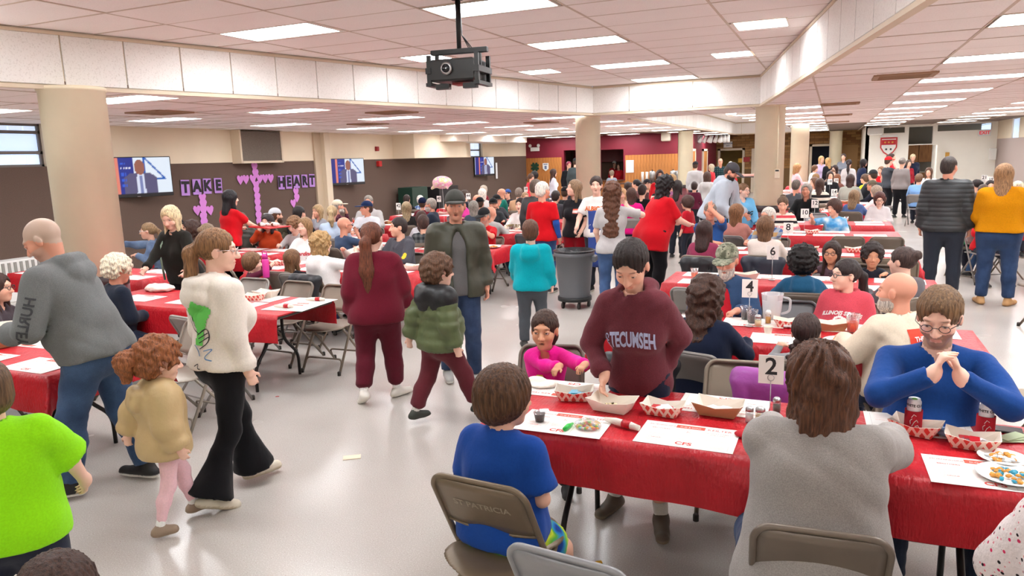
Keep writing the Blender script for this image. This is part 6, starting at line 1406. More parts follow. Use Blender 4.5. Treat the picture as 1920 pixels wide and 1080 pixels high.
# chairs under the people who sit
for lab, pos, yaw, cc, sz, root in SEATED:
    far_ = float(np.hypot(*pos)) > 13
    random.seed(int(abs(pos[0]*97+pos[1]*31))); c = cc or random.choice([(126,112,98),(118,106,94),(132,126,122),(112,100,88)])
    o = .03
    short_l = lab.split(' with ')[0].split(' at ')[0].split(' behind ')[0]
    w_ = lab.split(); chair(pos[0]+math.sin(yaw)*-.0, pos[1], yaw, 'metal folding chair under the '+' '.join(w_[:11]), c, far_)
# ================================================================== empty chairs and coats
for x, y, wf, lab, col in ((0,0,0,'',0),):
    pass
def wchair(px, py, z, wf, lab, col=(126,112,98)):
    q = onZ(px, py, z); return chair(q[0], q[1], -math.radians(wf), lab, col)
bc_ = chair(bb['pos'][0]+.02, bb['pos'][1]-.02, -math.radians(4), 'worn brown folding chair with faded stencilled letters under the boy in blue', (120,104,84))
_v, _f = text_mesh('ST PATRICIA', .05, .001); _me = bpy.data.meshes.new('stencil'); _me.from_pydata([(-a[0]*.9*-1, -.02-.17*(.685+a[1]*.8-.43)/.33-.014*(1-(a[0]*.9/.2)**2)-.0085, .685+a[1]*.8) for a in _v], [], _f); _me.materials.append(mat('faded_white', lin((160,148,128)), .8))
_so = link('stencil_lettering', _me, None, bc_)
chair(-.68, 2.12, -math.radians(6), 'grey folding chair with its back to the camera at the bottom edge', (150,150,152))
chair(-.42, 4.06, -math.radians(176), 'empty taupe folding chair on the far side of the nearest right table', (132,120,104))
chair(-.72, 4.36, -math.radians(0), 'dark brown folding chair behind the empty taupe one', (112,100,90)) if False else None
chair(-4.50, 5.72, -math.radians(178), 'empty brown folding chair at the near-left table beside the girl in maroon', (126,112,98))
chair(-5.12, 5.80, -math.radians(184), 'empty folding chair left of the one beside the girl in maroon', (120,108,96))
chair(-4.82, 4.46, -math.radians(10), 'empty grey folding chair behind the woman in the white hoodie', (150,144,138))
chair(-5.75, 5.85, -math.radians(180), 'empty folding chair at the middle of the second left table', (140,134,128))
chair(-5.55, 6.62, -math.radians(-6), 'grey folding chair left of the small girl in black', (130,124,120))
chair(-6.0, 6.3, -math.radians(8), 'dark folding chair behind the boy in plum', (100,90,84)) if False else None
chair(-5.0, 2.45, -math.radians(-10), 'folding chair under the nearest left table by the lime green t-shirt', (130,118,106))
chair(-5.6, 2.55, -math.radians(4), 'folding chair further along the nearest left table', (122,110,98))
chair(-4.55, 3.98, -math.radians(182), 'folding chair with a pale seat beyond the man in grey', (150,140,128))
chair(-1.1, 6.75, -math.radians(6), 'grey folding chair at the left end of table six', (140,136,132))
chair(-.28, 5.98, -math.radians(180), 'dark grey folding chair between the fleece and the coral hoodie', (84,82,84))
chair(.18, 9.05, -math.radians(0), 'brown folding chair left of the empty pair at table eight', (130,116,100))
chair(.68, 9.05, -math.radians(2), 'brown folding chair right of the empty pair at table eight', (130,116,100))
chair(.22, 11.25, -math.radians(0), 'brown folding chair tucked under table ten by the tie-dye boy', (120,108,96))
chair(.7, 11.25, -math.radians(0), 'brown folding chair tucked under the right end of table ten', (120,108,96))
chair(-.25, 14.9, -math.radians(170), 'large grey folding chair at table twelve behind the sign', (150,150,152))
chair(-4.5, 11.0, -math.radians(0), 'grey folding chair left of the turquoise hoodie', (96,96,100))
chair(1.30, 5.2, -math.radians(-84), 'metal folding armchair at the right edge behind the man in blue', (140,122,98))
chair(2.25, 9.6, -math.radians(-70), 'brown folding chair beside the mustard sweater', (110,96,84))
def blob(name, prims, m, color, label=None, cat=None, vox=.012, disp=None, parent=None, group=None):
    V, F = sdf_mesh(prims, vox, disp); o = link(name, np_mesh(name, V, F), m, parent, lin(color))
    if parent is None: tag(o, label, cat, group)
    return o
def coat_on(x, y, yaw, col, label, wide=.19):
    o = blob('coat', [cone((-wide,-.20,.76),(wide,-.20,.76),.055,.055,.03), cone((-wide*.9,-.235,.74),(-wide*.7,-.27,.42),.05,.07,.05), cone((wide*.9,-.235,.74),(wide*.7,-.27,.42),.05,.07,.05), cone((0,-.245,.72),(0,-.27,.40),.09,.10,.05,'+',(0,1,0),.5)], M_nylon, col, label, 'coat', .014, folds(.008, int(abs(x*50)+7)))
    o.location = (x, y, 0); o.rotation_euler = (0,0,yaw); return o
coat_on(cu['pos'][0], cu['pos'][1]-.02, cu['yaw'], (34,34,38), 'black coat with pale lining on the chair of the curly blonde woman')
coat_on(-1.36, 8.72, 0, (30,30,34), 'black coat over the chair of the woman in mauve')
coat_on(-.70, 8.92, 0, (36,40,54), 'navy coat over the chair of the woman in the cream cardigan')
coat_on(-.28, 4.30, 0, (150,70,150), 'purple and pink jacket over the chair of the girl with braids', .16)
coat_on(-2.0+.95, 4.42, .1, (26,26,30), 'black coat behind the chair of the woman in navy')
# ================================================================== table-top things
M_kraft = mat('kraft_board', lin((178,132,92)), .8); M_boat = mat('white_board', lin((234,222,208)), .7); M_foil = mat('foil', (.8,.8,.82), .25, .9)
def _check(t, b, tc, out):
    a = wave(t, tc, 16, 'DIAGONAL'); mp = t.nodes.new('ShaderNodeMapping'); mp.inputs['Rotation'].default_value = (0,0,1.57); mp.inputs['Scale'].default_value = (1,1,-1); t.links.new(tc.outputs['Object'], mp.inputs[0])
    w2 = t.nodes.new('ShaderNodeTexWave'); w2.bands_direction = 'DIAGONAL'; w2.inputs['Scale'].default_value = 16; t.links.new(mp.outputs[0], w2.inputs['Vector'])
    f = node_math(t, 'GREATER_THAN', node_math(t, 'MAXIMUM', a, w2.outputs['Fac']), .72); t.links.new(mixc(t, f, lin((214,70,62)), lin((240,216,200))), b.inputs['Base Color'])
M_check = mat('red_basket_weave', rough=.7, extra=_check)
M_clear = mat('clear_plastic', (.95,.97,1), .08, trans=.9, alpha=.45); M_orange = mat('orange_drink', lin((236,92,30)), .3); M_cola = mat('cola', lin((50,16,14)), .2); M_beer = mat('amber_drink', lin((206,140,50)), .25)
M_fries = mat('fried_food', lin((216,150,60)), .7); M_pasta = mat('pasta', lin((206,110,44)), .7); M_dip = mat('dip', lin((226,206,160)), .6)
_pm = None
def print_mesh():
    global _pm
    if _pm: return _pm
    m = MB(); w, d = .432, .279
    def strip(x0, y0, x1, y1, mi): m.add([(x0,y0,.0010),(x1,y0,.0010),(x1,y1,.0010),(x0,y1,.0010)], [(0,1,2,3)], mi)
    for x in (-.19,-.072,.065,.19): strip(x-.0006,-.125,x+.0006,.125,3)
    for y in (-.125,.125,.02): strip(-.19,y-.0006,.19,y+.0006,3)
    strip(-.068,.085,.062,.122,2)
    def word(s, sz, x, y, mi, bold=0):
        V, F = text_mesh(s, sz, bold); m.add([(v[0]+x, v[1]+y, .0015) for v in V], F, mi)
    word('CFS', .045, .0, -.10, 0, .0012); word('KEILTER', .030, .128, .098, 0); word('MORNINGSIDE', .018, -.13, .098, 0); word('D-Q & SONS', .017, -.003, .100, 4)
    word('QUALITY FAMILY', .015, .128, .06, 1, .0003); word('EYE CARE', .015, .128, .04, 1, .0003); word('K', .04, 0, .04, 1); word('BROTHERS', .017, -.13, .055, 0); word('GROUP', .013, -.13, -.06, 0); word('AUTO GLASS', .015, .128, -.03, 1)
    for k in range(6): strip(-.175+.01*(k % 2),-.015-.016*k,-.09-.012*(k % 3),-.012-.016*k,1); strip(.085+.006*(k % 3),-.055-.011*k,.175-.01*(k % 2),-.0535-.011*k,1); strip(-.05,-.01-.009*k if k < 5 else -.05,.045-.008*k,-.0085-.009*k if k < 5 else -.0485,1)
    _pm = m.mesh('print', [M_ink_red, M_ink_pink, M_ink_orange, M_ink_grey, M_ink_white]); return _pm
_mat_me = MB().box((0,0,0),(.432,.279,.0012)).mesh('sheet', [M_paper])
ORD = ['first','second','third','fourth','fifth','sixth','seventh','eighth']
def placemat(x, y, rz, label, printed=True):
    t = empty('placemat', (x, y, .7475), rz, label, 'placemat', 'printed paper placemats'); link('sheet', _mat_me, None, t)
    if printed: link('print', print_mesh(), None, t)
    return t
def tray_mesh(name, outer, inner, L_=.20, D=.13, H=.045):
    m = MB(); b = (L_/2*.72, D/2*.66); 
    def ring(sx, sy, z, lift=0): return [(-sx,-sy,z+lift),(0,-sy*1.02,z),(sx,-sy,z+lift),(sx*1.03,0,z+lift*.2),(sx,sy,z+lift),(0,sy*1.02,z),(-sx,sy,z+lift),(-sx*1.03,0,z+lift*.2)]
    A0 = ring(b[0],b[1],0); A1 = ring(L_/2,D/2,H,.018); B1 = ring(L_/2-.003,D/2-.003,H,.018); B0 = ring(b[0]-.003,b[1]-.003,.003)
    V = A0+A1+B1+B0; F = [tuple(range(7,-1,-1))]
    for k in range(8): F.append((k,(k+1)%8,8+(k+1)%8,8+k))
    m.add(V, F, 0); F2 = []
    for k in range(8): F2.append((8+k,8+(k+1)%8,16+(k+1)%8,16+k)); F2.append((16+k,16+(k+1)%8,24+(k+1)%8,24+k))
    F2.append(tuple(range(24,32))); m.add(V, F2, 1); return m.mesh(name, [outer, inner])
TR = {'basket': tray_mesh('tray', M_check, M_boat), 'boat': tray_mesh('tray', M_boat, M_boat, .23, .15, .05), 'kraft': tray_mesh('tray', M_kraft, M_boat, .23, .15, .05)}
def bits(par, n, sx, sy, z0, mats_, size, seed, name='food', hump=.02, flat=False):
    r = random.Random(seed); m = MB()
    for k in range(n):
        a = r.uniform(0,6.28); q = math.sqrt(r.random()); x, y = q*sx*math.cos(a), q*sy*math.sin(a); s = size*r.uniform(.7,1.3)
        m.box((x, y, z0+hump*(1-q)*r.uniform(.4,1)), (s*(1.8 if flat else 1), s*(1.1 if flat else .8), s*(.18 if flat else .7)), r.randrange(len(mats_)), r.uniform(0,6.28), s*.2 if not flat else 0)
    return m.build(name, mats_, par)
M_cy = mat('teal_wrapper', lin((40,150,180)), .35); M_rw = mat('red_wrapper', lin((190,24,36)), .35); M_pop = mat('popcorn', lin((240,226,180)), .8); M_seed = mat('dark_fleck', lin((70,60,30)), .8); M_wrapw = mat('white_wrapper', lin((226,232,236)), .4)
CAND = [mat('candy_%d' % i, lin(c), .4) for i, c in enumerate([(226,120,120),(240,200,80),(120,190,90),(240,220,220),(230,150,60),(150,190,220)])]
def tray(px, py, kind, label, fill=None, rz=0, world=None, sc=1):
    q = world if world is not None else onZ(px, py, .748); t = empty('snack_tray', (q[0], q[1], .7485), rz, label, 'food tray', 'snack trays on the tables'); t.scale = (sc,sc,sc); link('tray', TR[kind], None, t)
    sd = int(abs(q[0]*991+q[1]*77))
    if fill == 'blue': bits(t, 9, .055, .03, .022, [M_cy, M_wrapw, M_cy], .028, sd, 'wrapped_candy', .02, True)
    if fill == 'red': bits(t, 12, .06, .032, .025, [M_rw, M_rw, M_wrapw, M_foil], .028, sd, 'wrapped_candy', .02, True)
    if fill == 'pop': bits(t, 60, .07, .04, .014, [M_pop, M_pop, M_pop, M_seed], .010, sd, 'popcorn', .02)
    if fill == 'fries': bits(t, 26, .07, .038, .015, [M_fries], .016, sd, 'fried_food', .03)
    if fill == 'white': bits(t, 5, .05, .03, .015, [M_wrapw, M_paper], .04, sd, 'wrapper', .02, True)
    return t
def cup(q, label, liquid=M_clear, h=.12, r=.042, full=.6, cat='cup', name='plastic_cup', body=None):
    t = empty(name, (q[0], q[1], .7485), 0, label, cat, 'drinks on the tables')
    MB().lathe([(r*.72,0),(r,h),(r*1.05,h),(r*1.05,h-.004),(r*.97,h-.004),(r*.70,.004)], (0,0,0), 16, caps=False).build('wall', [body or M_clear], t)
    if full: MB().lathe([(r*.70,.004),(r*(.70+.26*full),h*full)], (0,0,0), 16).build('drink', [liquid], t)
    return t
def shaker(q, label, top=M_steel, fillm=M_white, h=.075, r=.019):
    t = empty('shaker', (q[0], q[1], .7485), 0, label, 'shaker', 'shakers on the tables')
    MB().lathe([(r,0),(r*1.02,h*.7),(r*.9,h*.72)], (0,0,0), 12).build('jar', [M_clear], t); MB().lathe([(r*.85,.003),(r*.85,h*.5)], (0,0,0), 12).build('contents', [fillm], t); MB().lathe([(r*.98,h*.70),(r*.98,h*.88),(r*.6,h)], (0,0,0), 12).build('lid', [top], t); return t
def plate(q, label, food=None, seed=1, r=.115):
    t = empty('plate', (q[0], q[1], .7485), 0, label, 'plate', 'plates on the tables')
    MB().lathe([(r*.6,0),(r*.95,.014),(r,.016),(r*.95,.017),(r*.6,.004),(0.001,.004)], (0,0,0), 24).build('dish', [M_white], t)
    if food: bits(t, 44, r*.6, r*.55, .010, food, .016, seed, 'food', .022)
    return t
def roll(q, rz, label, band=True):
    t = empty('cutlery_roll', (q[0], q[1], .7485), rz, label, 'cutlery', 'napkin rolls on the tables')
    MB().tube([(-.10,0,.016),(-.04,0,.018),(.04,0,.018),(.09,0,.016)], [.010,.017,.018,.013], 9).build('napkin', [mat('napkin', lin((232,222,210)), .95, bump=.5, bscale=60)], t)
    if band: MB().tube([(.0,0,.018),(.045,0,.018)], .0195, 10).build('band', [M_cloth_red], t)
    return t
T2 = 3.0
for x, y, rz, lab in ((-1.135,3.125,.015,'placemat under the dip cup in front of the boy in blue'),(-.555,3.155,-.01,'placemat at the near edge left of the woman in grey'),(.02,3.15,0,'placemat half hidden by the woman in grey'),(.60,3.14,.03,'placemat with yellow crumbs right of the woman in grey'),
    (-1.28,3.62,3.16,'placemat under the hand of the girl in pink'),(-.46,3.62,3.13,'placemat beyond the kraft tray on the nearest right table'),(.40,3.62,3.18,'placemat in front of the man in blue')): placemat(x, y, rz, lab)
tray(1077,748,'basket','red and white paper basket holding teal wrapped candy','blue',.25); tray(1148,768,'boat','white paper boat of popcorn under the reaching hand','pop',-.15); tray(1243,776,'basket','red and white paper basket of red candy wrappers','red',-.1); tray(1347,776,'kraft','brown kraft tray with crumpled wrappers','white',-.08)
tray(1716,812,'basket','white-lined basket right of the woman in grey',None,-.35); tray(1822,838,'basket','basket of dark red candy by the red can sleeves','red',-.15)
plate(onZ(1893,895,.75), 'white plate of fries and a teal wrapper at the bottom right', [M_fries, M_fries, M_cy], 4); plate(onZ(1880,862,.75), 'crumpled paper with onion rings behind the white plate', [M_fries, M_wrapw], 5, .09)
t = empty('dip_cup', tuple(onZ(1012,790,.75)), 0, 'small clear cup of chocolate pudding with peeled lid', 'cup'); t.location.z = .7495
MB().lathe([(.021,0),(.029,.048),(.031,.048),(.031,.044)], (0,0,0), 14, caps=False).build('wall', [M_clear], t); MB().lathe([(.020,.003),(.027,.042)], (0,0,0), 14).build('pudding', [mat('pudding', lin((58,28,20)), .35)], t); MB().box((.022,.008,.056),(.045,.04,.002), 0, .5).build('lid', [M_foil], t)
q = onZ(1066,803,.75); o = MB().tube([(-.005,-.045,.012),(.0,0,.014),(.006,.045,.010)], [.010,.012,.006], 8).build('candy_tube', [mat('green_plastic', lin((40,190,70)), .35)]); o.location = (q[0],q[1],.7485); tag(o, 'bright green candy tube lying on the placemat', 'candy')
t = empty('candy_bag', tuple(onZ(1102,803,.7495)), 0, 'clear bag of many-coloured candy on the placemat', 'bag'); t.location.z = .7485; bits(t, 70, .052, .035, .010, CAND, .013, 3, 'candy', .028); blob('film', [ell((0,0,.018),(.066,.046,.03),.01)], M_clear, (240,240,240), vox=.006, parent=t)
roll(onZ(1168,800,.75), -.35, 'napkin roll with a red band beside the candy bag'); 
q = onZ(1016,722,.75); o = blob('napkin', [ell((0,0,.012),(.09,.07,.014),.01), ell((-.04,.02,.02),(.05,.04,.02),.02)], mat('napkin', lin((232,222,210)), .95, bump=.5, bscale=60), (232,222,210), 'crumpled white napkin in front of the girl in pink', 'napkin', .007, folds(.006,9,3)); o.location = (q[0],q[1],.748)
shaker(onZ(1405,790,.75), 'glass salt shaker by the woman in grey'); shaker(onZ(1425,793,.75), 'cheese shaker with a domed chrome lid by the woman in grey', M_steel, M_dip, .082, .023); shaker(onZ(1456,772,.75), 'glass pepper shaker behind the woman in grey', M_steel, mat('pepper', lin((90,80,70)), .8))
M_koozie = mat('red_foam', lin((180,20,36)), .9, bump=.2, bscale=200)
for px, py, lab in ((1711,806,'slim white can in a red foam sleeve, left one by the man in blue'),(1846,818,'slim white can in a red foam sleeve, right one beside the phone')):
    q = onZ(px,py,.75); t = empty('drink_can', (q[0],q[1],.7485), .1, lab, 'can', 'cans in red sleeves')
    MB().lathe([(.026,0),(.029,.006),(.029,.132),(.024,.142),(.024,.146),(.0235,.144),(.02,.144)], (0,0,.004), 20).build('can', [mat('can_white', lin((222,222,224)), .3, metal=.3)], t); MB().lathe([(.036,0),(.036,.098),(.034,.098),(.034,.01)], (0,0,0), 20, caps=False).build('sleeve', [M_koozie], t)
    MB().lathe([(.012,.1465),(.012,.149)], (0,-.004,0), 10).build('lid_mark', [mat('lime_mark', lin((130,190,60)), .5)], t)
    V, F = text_mesh('WHITE CLAW', .016, .0006); me = bpy.data.meshes.new('print'); me.from_pydata([(.0295*math.sin(v[0]/.0295), -.0295*math.cos(v[0]/.0295), .122+v[1]) for v in V], [], F); me.materials.append(M_ink_dark); link('can_lettering', me, None, t)
    m = MB()
    for pts in ([(-.012,.03),(-.004,.05),(.006,.06),(.012,.05)],[(-.015,.07),(-.006,.085),(.004,.078)],[(0,.03),(.012,.035),(.018,.028)],[(-.018,.04),(-.02,.055),(-.012,.065)]): m.tube([(.0365*math.sin(a/.0365), -.0365*math.cos(a/.0365), z) for a, z in pts], .0014, 5)
    m.build('sleeve_print', [M_ink_white], t)
q = onZ(1880,806,.75); t = empty('phone', (q[0],q[1],.7485), -.1, 'black phone lying beside the right can', 'phone'); MB().box((0,0,.004),(.15,.075,.008), bev=.003).build('body', [M_black], t); MB().box((0,0,.0084),(.142,.067,.0006)).build('screen', [mat('dark_glass', (.01,.01,.015), .1)], t)
q = onZ(1797,818,.75); o = blob('snack_bag', [ell((0,0,.014),(.10,.045,.016),.01)], mat('blue_foil_bag', lin((150,186,222)), .3), (150,186,222), 'pale blue snack bag between the two cans', 'bag', .007, folds(.005,4,4)); o.location = (q[0],q[1],.748); o.rotation_euler = (0,0,-.1)
q = onZ(1893,826,.75); t = empty('banknotes', (q[0],q[1],.7495), .3, 'crumpled green banknotes at the right edge', 'money')
for k in range(3): MB().box((.01*k,.012*k,.003+.004*k),(.13,.055,.0015),0,.25*k).build('note', [mat('note_green', lin((176,186,150)), .8)], t)
q = onZ(1398,818,.75); o = blob('can_sleeve', [ell((0,0,.012),(.05,.036,.014),.01)], M_koozie, (180,20,36), 'empty red foam can sleeve by the elbow of the woman in grey', 'can sleeve', .006); o.location = (q[0],q[1],.748)
# table four
for i, (x, y) in enumerate(((-1.15,5.10),(-.26,5.10),(.32,5.10),(-1.2,5.55),(-.5,5.56),(.1,5.55),(.6,5.55))): placemat(x, y, 0 if y < 5.3 else 3.14, 'placemat on table four, %s from its left end on the %s side' % (ORD[i if i < 3 else i-3], 'near' if i < 3 else 'far'))
t = empty('pitcher', tuple(onZ(1447,597,.75)), 0, 'clear plastic pitcher with a little amber drink on table four', 'pitcher'); t.location.z = .7485
MB().lathe([(.062,0),(.078,.19),(.082,.195),(.079,.19),(.059,.006)], (0,0,0), 20, caps=False).build('wall', [mat('frosted_plastic', (.92,.93,.95), .3, trans=.5, alpha=.6)], t); MB().lathe([(.058,.004),(.061,.03)], (0,0,0), 20).build('drink', [M_beer], t); MB().tube(arc([(.075,0,.17),(.13,0,.16),(.125,0,.06),(.066,0,.04)], .03), .009, 8).build('handle', [mat('frosted_plastic', (.92,.93,.95), .3, trans=.5, alpha=.6)], t)
cup(onZ(1398,598,.75), 'clear cup of cola by the camouflage cap, left one', M_cola, .1); cup(onZ(1410,605,.75), 'cup of cola by the camouflage cap, right one', M_cola, .1); cup(onZ(1598,622,.75), 'clear cup of orange drink in front of the coral hoodie', M_orange, .13, .046, .55)
shaker(onZ(1421,611,.75), 'cheese shaker beside the pitcher', M_steel, M_dip, .085, .024); shaker(onZ(1440,606,.75), 'amber bottle with a white cap beside the pitcher', M_white, M_beer, .1, .02)
cup(onZ(1440,624,.75), 'small tub of pale dip on table four', M_dip, .05, .032, .8, 'tub', 'dip_tub', M_boat); tray(1478,612,'basket','basket with a red wrapper left of the braids','white',.1); tray(1556,618,'kraft','brown tray of popcorn right of the braids','pop',.2)
plate(onZ(1582,642,.75), 'white plate of pasta on table four', [M_pasta, M_fries, mat('sauce', lin((176,40,24)), .6)], 8, .13)
# number signs
def sign(px, py, Y, num, world=None, sc=1.0):
    q = onY(px, py, Y); z0 = .7485; t = empty('number_sign', (q[0], Y, z0), math.radians(-4+3*(int(num) % 3))-.0, 'white card numbered %s on a wire stand' % words(int(num)), 'sign', 'table number signs'); zc = q[2]-z0; hh = .064*sc; ww = .052*sc
    MB().box((0,0,zc),(2*ww,.003,2*hh), bev=.001).build('card', [M_paper], t)
    V, F = text_mesh(str(num), .105*sc if len(str(num)) < 2 else .085*sc, .002); me = bpy.data.meshes.new('num'); me.from_pydata([(v[0], -.0022, zc+.012+v[1]) for v in V], [], F); me.materials.append(M_ink_dark); link('number', me, None, t)
    m = MB().tube([(0,-.004,0),(0,-.004,zc-hh*.75)], .0022, 6); m.tube([(.014*math.cos(a),-.005,zc-hh*.55+.014*math.sin(a)) for a in np.arange(0,6.28,.45)], .0016, 5, 0, True); m.build('wire_stand', [M_steel], t); MB().lathe([(.03,0),(.028,.006),(.006,.012)], (0,0,0), 14).build('base', [M_steel], t)
for px, py, Y, n, sc in ((1446,693,3.38,2,1.05),(1406,541,5.42,4,1.05),(1449,474,7.5,6,1.05),(1478,428,9.75,8,1.1),(1509,400,11.95,10,1.1),(1528,382,13.68,12,1.1),(1564,361,16.5,14,1.1),(1543,354,18.8,16,1.1),(1556,341,21.1,18,1.1),(1568,339,23.4,20,1.1),
        (747,387,13.0,42,1.1),(823,373,15.2,40,1.1),(878,368,15.4,44,1.1),(942,361,17.5,48,1.1),(986,355,19.9,38,1.1),(1846,334,18.6,21,1.1),(1858,337,21.1,19,1.1)): sign(px, py, Y, n, None, sc)
# placemats, baskets and cups on the other tables
def dress(x0, y0, name, seed, full=True, L_=2.44):
    r = random.Random(seed); k = 0
    for side, yy, rz in (('near', y0+.16, 0), ('far', y0+.60, 3.14)):
        for i in range(4):
            if r.random() < .12: continue
            placemat(x0+.33+i*.59+r.uniform(-.06,.06), yy+r.uniform(-.015,.015), rz+r.uniform(-.06,.06), 'placemat on %s, %s from left, %s side' % (name, ORD[i], side), full)
    for i in range(r.randint(3,5)):
        xx = x0+.25+i*.5+r.uniform(-.05,.05); k = r.random()
        if k < .6: tray(0,0,r.choice(['basket','basket','boat','kraft']),'paper snack tray on %s, %s from left' % (name, ORD[i]), r.choice(['fries','red','white','pop']), r.uniform(-.4,.4), (xx, y0+.38+r.uniform(-.06,.06)))
        elif k < .82: cup((xx, y0+.38+r.uniform(-.1,.1)), 'plastic cup on %s, %s thing from left' % (name, ORD[i]), r.choice([M_orange, M_cola, M_beer]), .11, .04, .6)
        else: plate((xx, y0+.38), 'paper plate of food on %s, %s thing from left' % (name, ORD[i]), [M_fries, M_pasta], i+seed)
NUMW = {6:'six',8:'eight',10:'ten',12:'twelve',14:'fourteen',16:'sixteen',18:'eighteen',20:'twenty',22:'second from the back',24:'at the very back'}
for n in (6,8,10,12,14,16,18,20): dress(XR, LT[n], 'table numbered '+NUMW[n], n, n < 12)
for n in (22,24): dress(XR, LT[n], 'table '+NUMW[n], n, False)
for k, (y, nm) in enumerate(((2.85,'nearest'),(6.95,'third'),(9.1,'fourth'),(11.3,'fifth'),(13.5,'sixth'),(15.8,'seventh'),(18.1,'eighth'),(20.4,'ninth'))): dress(-6.75-(.15 if k == 0 else 0), y, nm+' left-aisle table', 40+k, k < 4)
for k, (y, nm) in enumerate(((5.9,'nearest'),(8.05,'second'),(10.3,'third'),(12.6,'fourth'),(14.9,'fifth'),(17.2,'sixth'),(19.5,'seventh'))): dress(-9.75, y, nm+' wall-side table', 60+k, k < 3)
for k, (y, nm) in enumerate(((11.4,'nearest'),(13.6,'second'),(15.9,'third'),(18.3,'fourth'),(20.8,'fifth'))): dress(2.75, y, nm+' table right of the aisle', 80+k, False)
for i, (x, y, rz) in enumerate(((-4.43,5.07,.08),(-4.45,5.36,3.2),(-5.0,5.05,.0),(-5.02,5.37,3.1),(-5.6,5.05,.0),(-6.3,5.05,0))): placemat(x, y, rz, 'placemat on the second left-aisle table, %s counted from its bare right end' % ORD[i])
roll(onZ(533,577,.75), .15, 'napkin roll with a red band at the near edge of the second left table'); roll(onZ(592,564,.75), .2, 'napkin roll with a red band at the far edge of the second left table'); tray(478,562,'basket','paper basket of food on the second left table','fries',.3); tray(500,556,'boat','white paper boat with scraps on the second left table','white',.1)
t = empty('sandwich_paper', tuple(onZ(300,543,.76)), .1, 'white paper heaped over food in front of the blonde woman', 'paper'); t.location.z = .7485
blob('paper', [ell((0,0,.03),(.17,.10,.045),.02), ell((-.08,.02,.02),(.10,.09,.03),.03)], mat('napkin', lin((232,222,210)), .95, bump=.5, bscale=60), (236,234,232), vox=.010, disp=folds(.008,3,3), parent=t)
# drinking bottle, serving tray, bowl in the hand
q = onZ(500,520,.75); t = empty('water_bottle', (q[0],q[1],.7485), 0, 'tall hot pink water bottle in front of the boy in plum', 'bottle'); mm = mat('hot_pink', lin((226,60,160)), .4); MB().lathe([(.036,0),(.038,.01),(.038,.20),(.030,.215)], (0,0,0), 16).build('body', [mm], t); MB().lathe([(.032,.215),(.032,.262),(.02,.275)], (0,0,0), 16).build('lid', [mm], t); MB().tube(arc([(-.03,0,.24),(-.035,0,.30),(.03,0,.30),(.03,0,.25)], .02), .006, 6).build('handle', [mm], t)
q = onY(505,425,8.8); t = empty('serving_tray', (q[0],q[1],q[2]), -.3, 'red serving tray held by the waitress with drinks on it', 'tray'); MB().box((0,0,0),(.62,.36,.02), bev=.008).build('tray', [M_red], t); bits(t, 16, .22, .12, .04, [M_paper, M_boat, mat('brown_food', lin((110,60,40)), .7)], .06, 5, 'food', .0)
w_ = g['WR'][0]*.5+g['WR'][1]*.5; t = empty('bowl', (0,0,0), 0, 'cream paper bowl held by the man in grey', 'bowl'); t.parent = None
c_, s_ = math.cos(g['yaw']), math.sin(g['yaw']); t.location = (g['pos'][0]+w_[0]*c_-(w_[1]+.10)*s_, g['pos'][1]+w_[0]*s_+(w_[1]+.10)*c_, w_[2]-.02); MB().lathe([(.04,0),(.085,.055),(.088,.055),(.083,.05),(.04,.006)], (0,0,0), 20, caps=False).build('bowl', [M_boat], t)
t = empty('phone', (0,0,0), 0, 'dark phone held up by the man in the red t-shirt and cap', 'phone'); w_ = rp['WR'][0]; c_, s_ = math.cos(rp['yaw']), math.sin(rp['yaw']); t.location = (rp['pos'][0]+w_[0]*c_-(w_[1]+.09)*s_, rp['pos'][1]+w_[0]*s_+(w_[1]+.09)*c_, w_[2]+.09); t.rotation_euler = (.3,0,rp['yaw']); MB().box((0,0,0),(.075,.009,.15), bev=.003).build('body', [M_black], t)
# ================================================================== bin on wheels
q = onZ(1078,575,0); t = empty('rubbish_bin', (q[0],q[1],0), 0, 'large grey round rubbish bin on wheels with a black liner', 'bin'); M_bin = mat('grey_bin_plastic', lin((104,106,110)), .5, bump=.1, bscale=40)
MB().lathe([(.205,.15),(.255,.70),(.275,.705),(.275,.76),(.262,.76),(.25,.71),(.20,.17)], (0,0,0), 32, caps=False).lathe([(.205,.15),(.205,.16)], (0,0,0), 32).build('body', [M_bin], t)
for s in (-1,1): MB().box((s*.285,0,.67),(.05,.12,.10), bev=.02).build('handle', [M_bin], t)
MB().lathe([(.27,.745),(.285,.775),(.26,.785),(.235,.70),(.0,.60)], (0,0,0), 32, caps=False).build('liner', [mat('black_film', (.01,.01,.012), .3, bump=.8, bscale=40)], t); MB().lathe([(.23,.10),(.23,.15)], (0,0,0), 28).build('dolly', [M_black], t)
for k in range(5): a = 2*math.pi*k/5+.3; w0 = MB().tube([(.19*math.cos(a)-.012,.19*math.sin(a),.045),(.19*math.cos(a)+.012,.19*math.sin(a),.045)], .045, 14).build('wheel', [mat('dark_rubber', lin((52,46,42)), .7)], t)
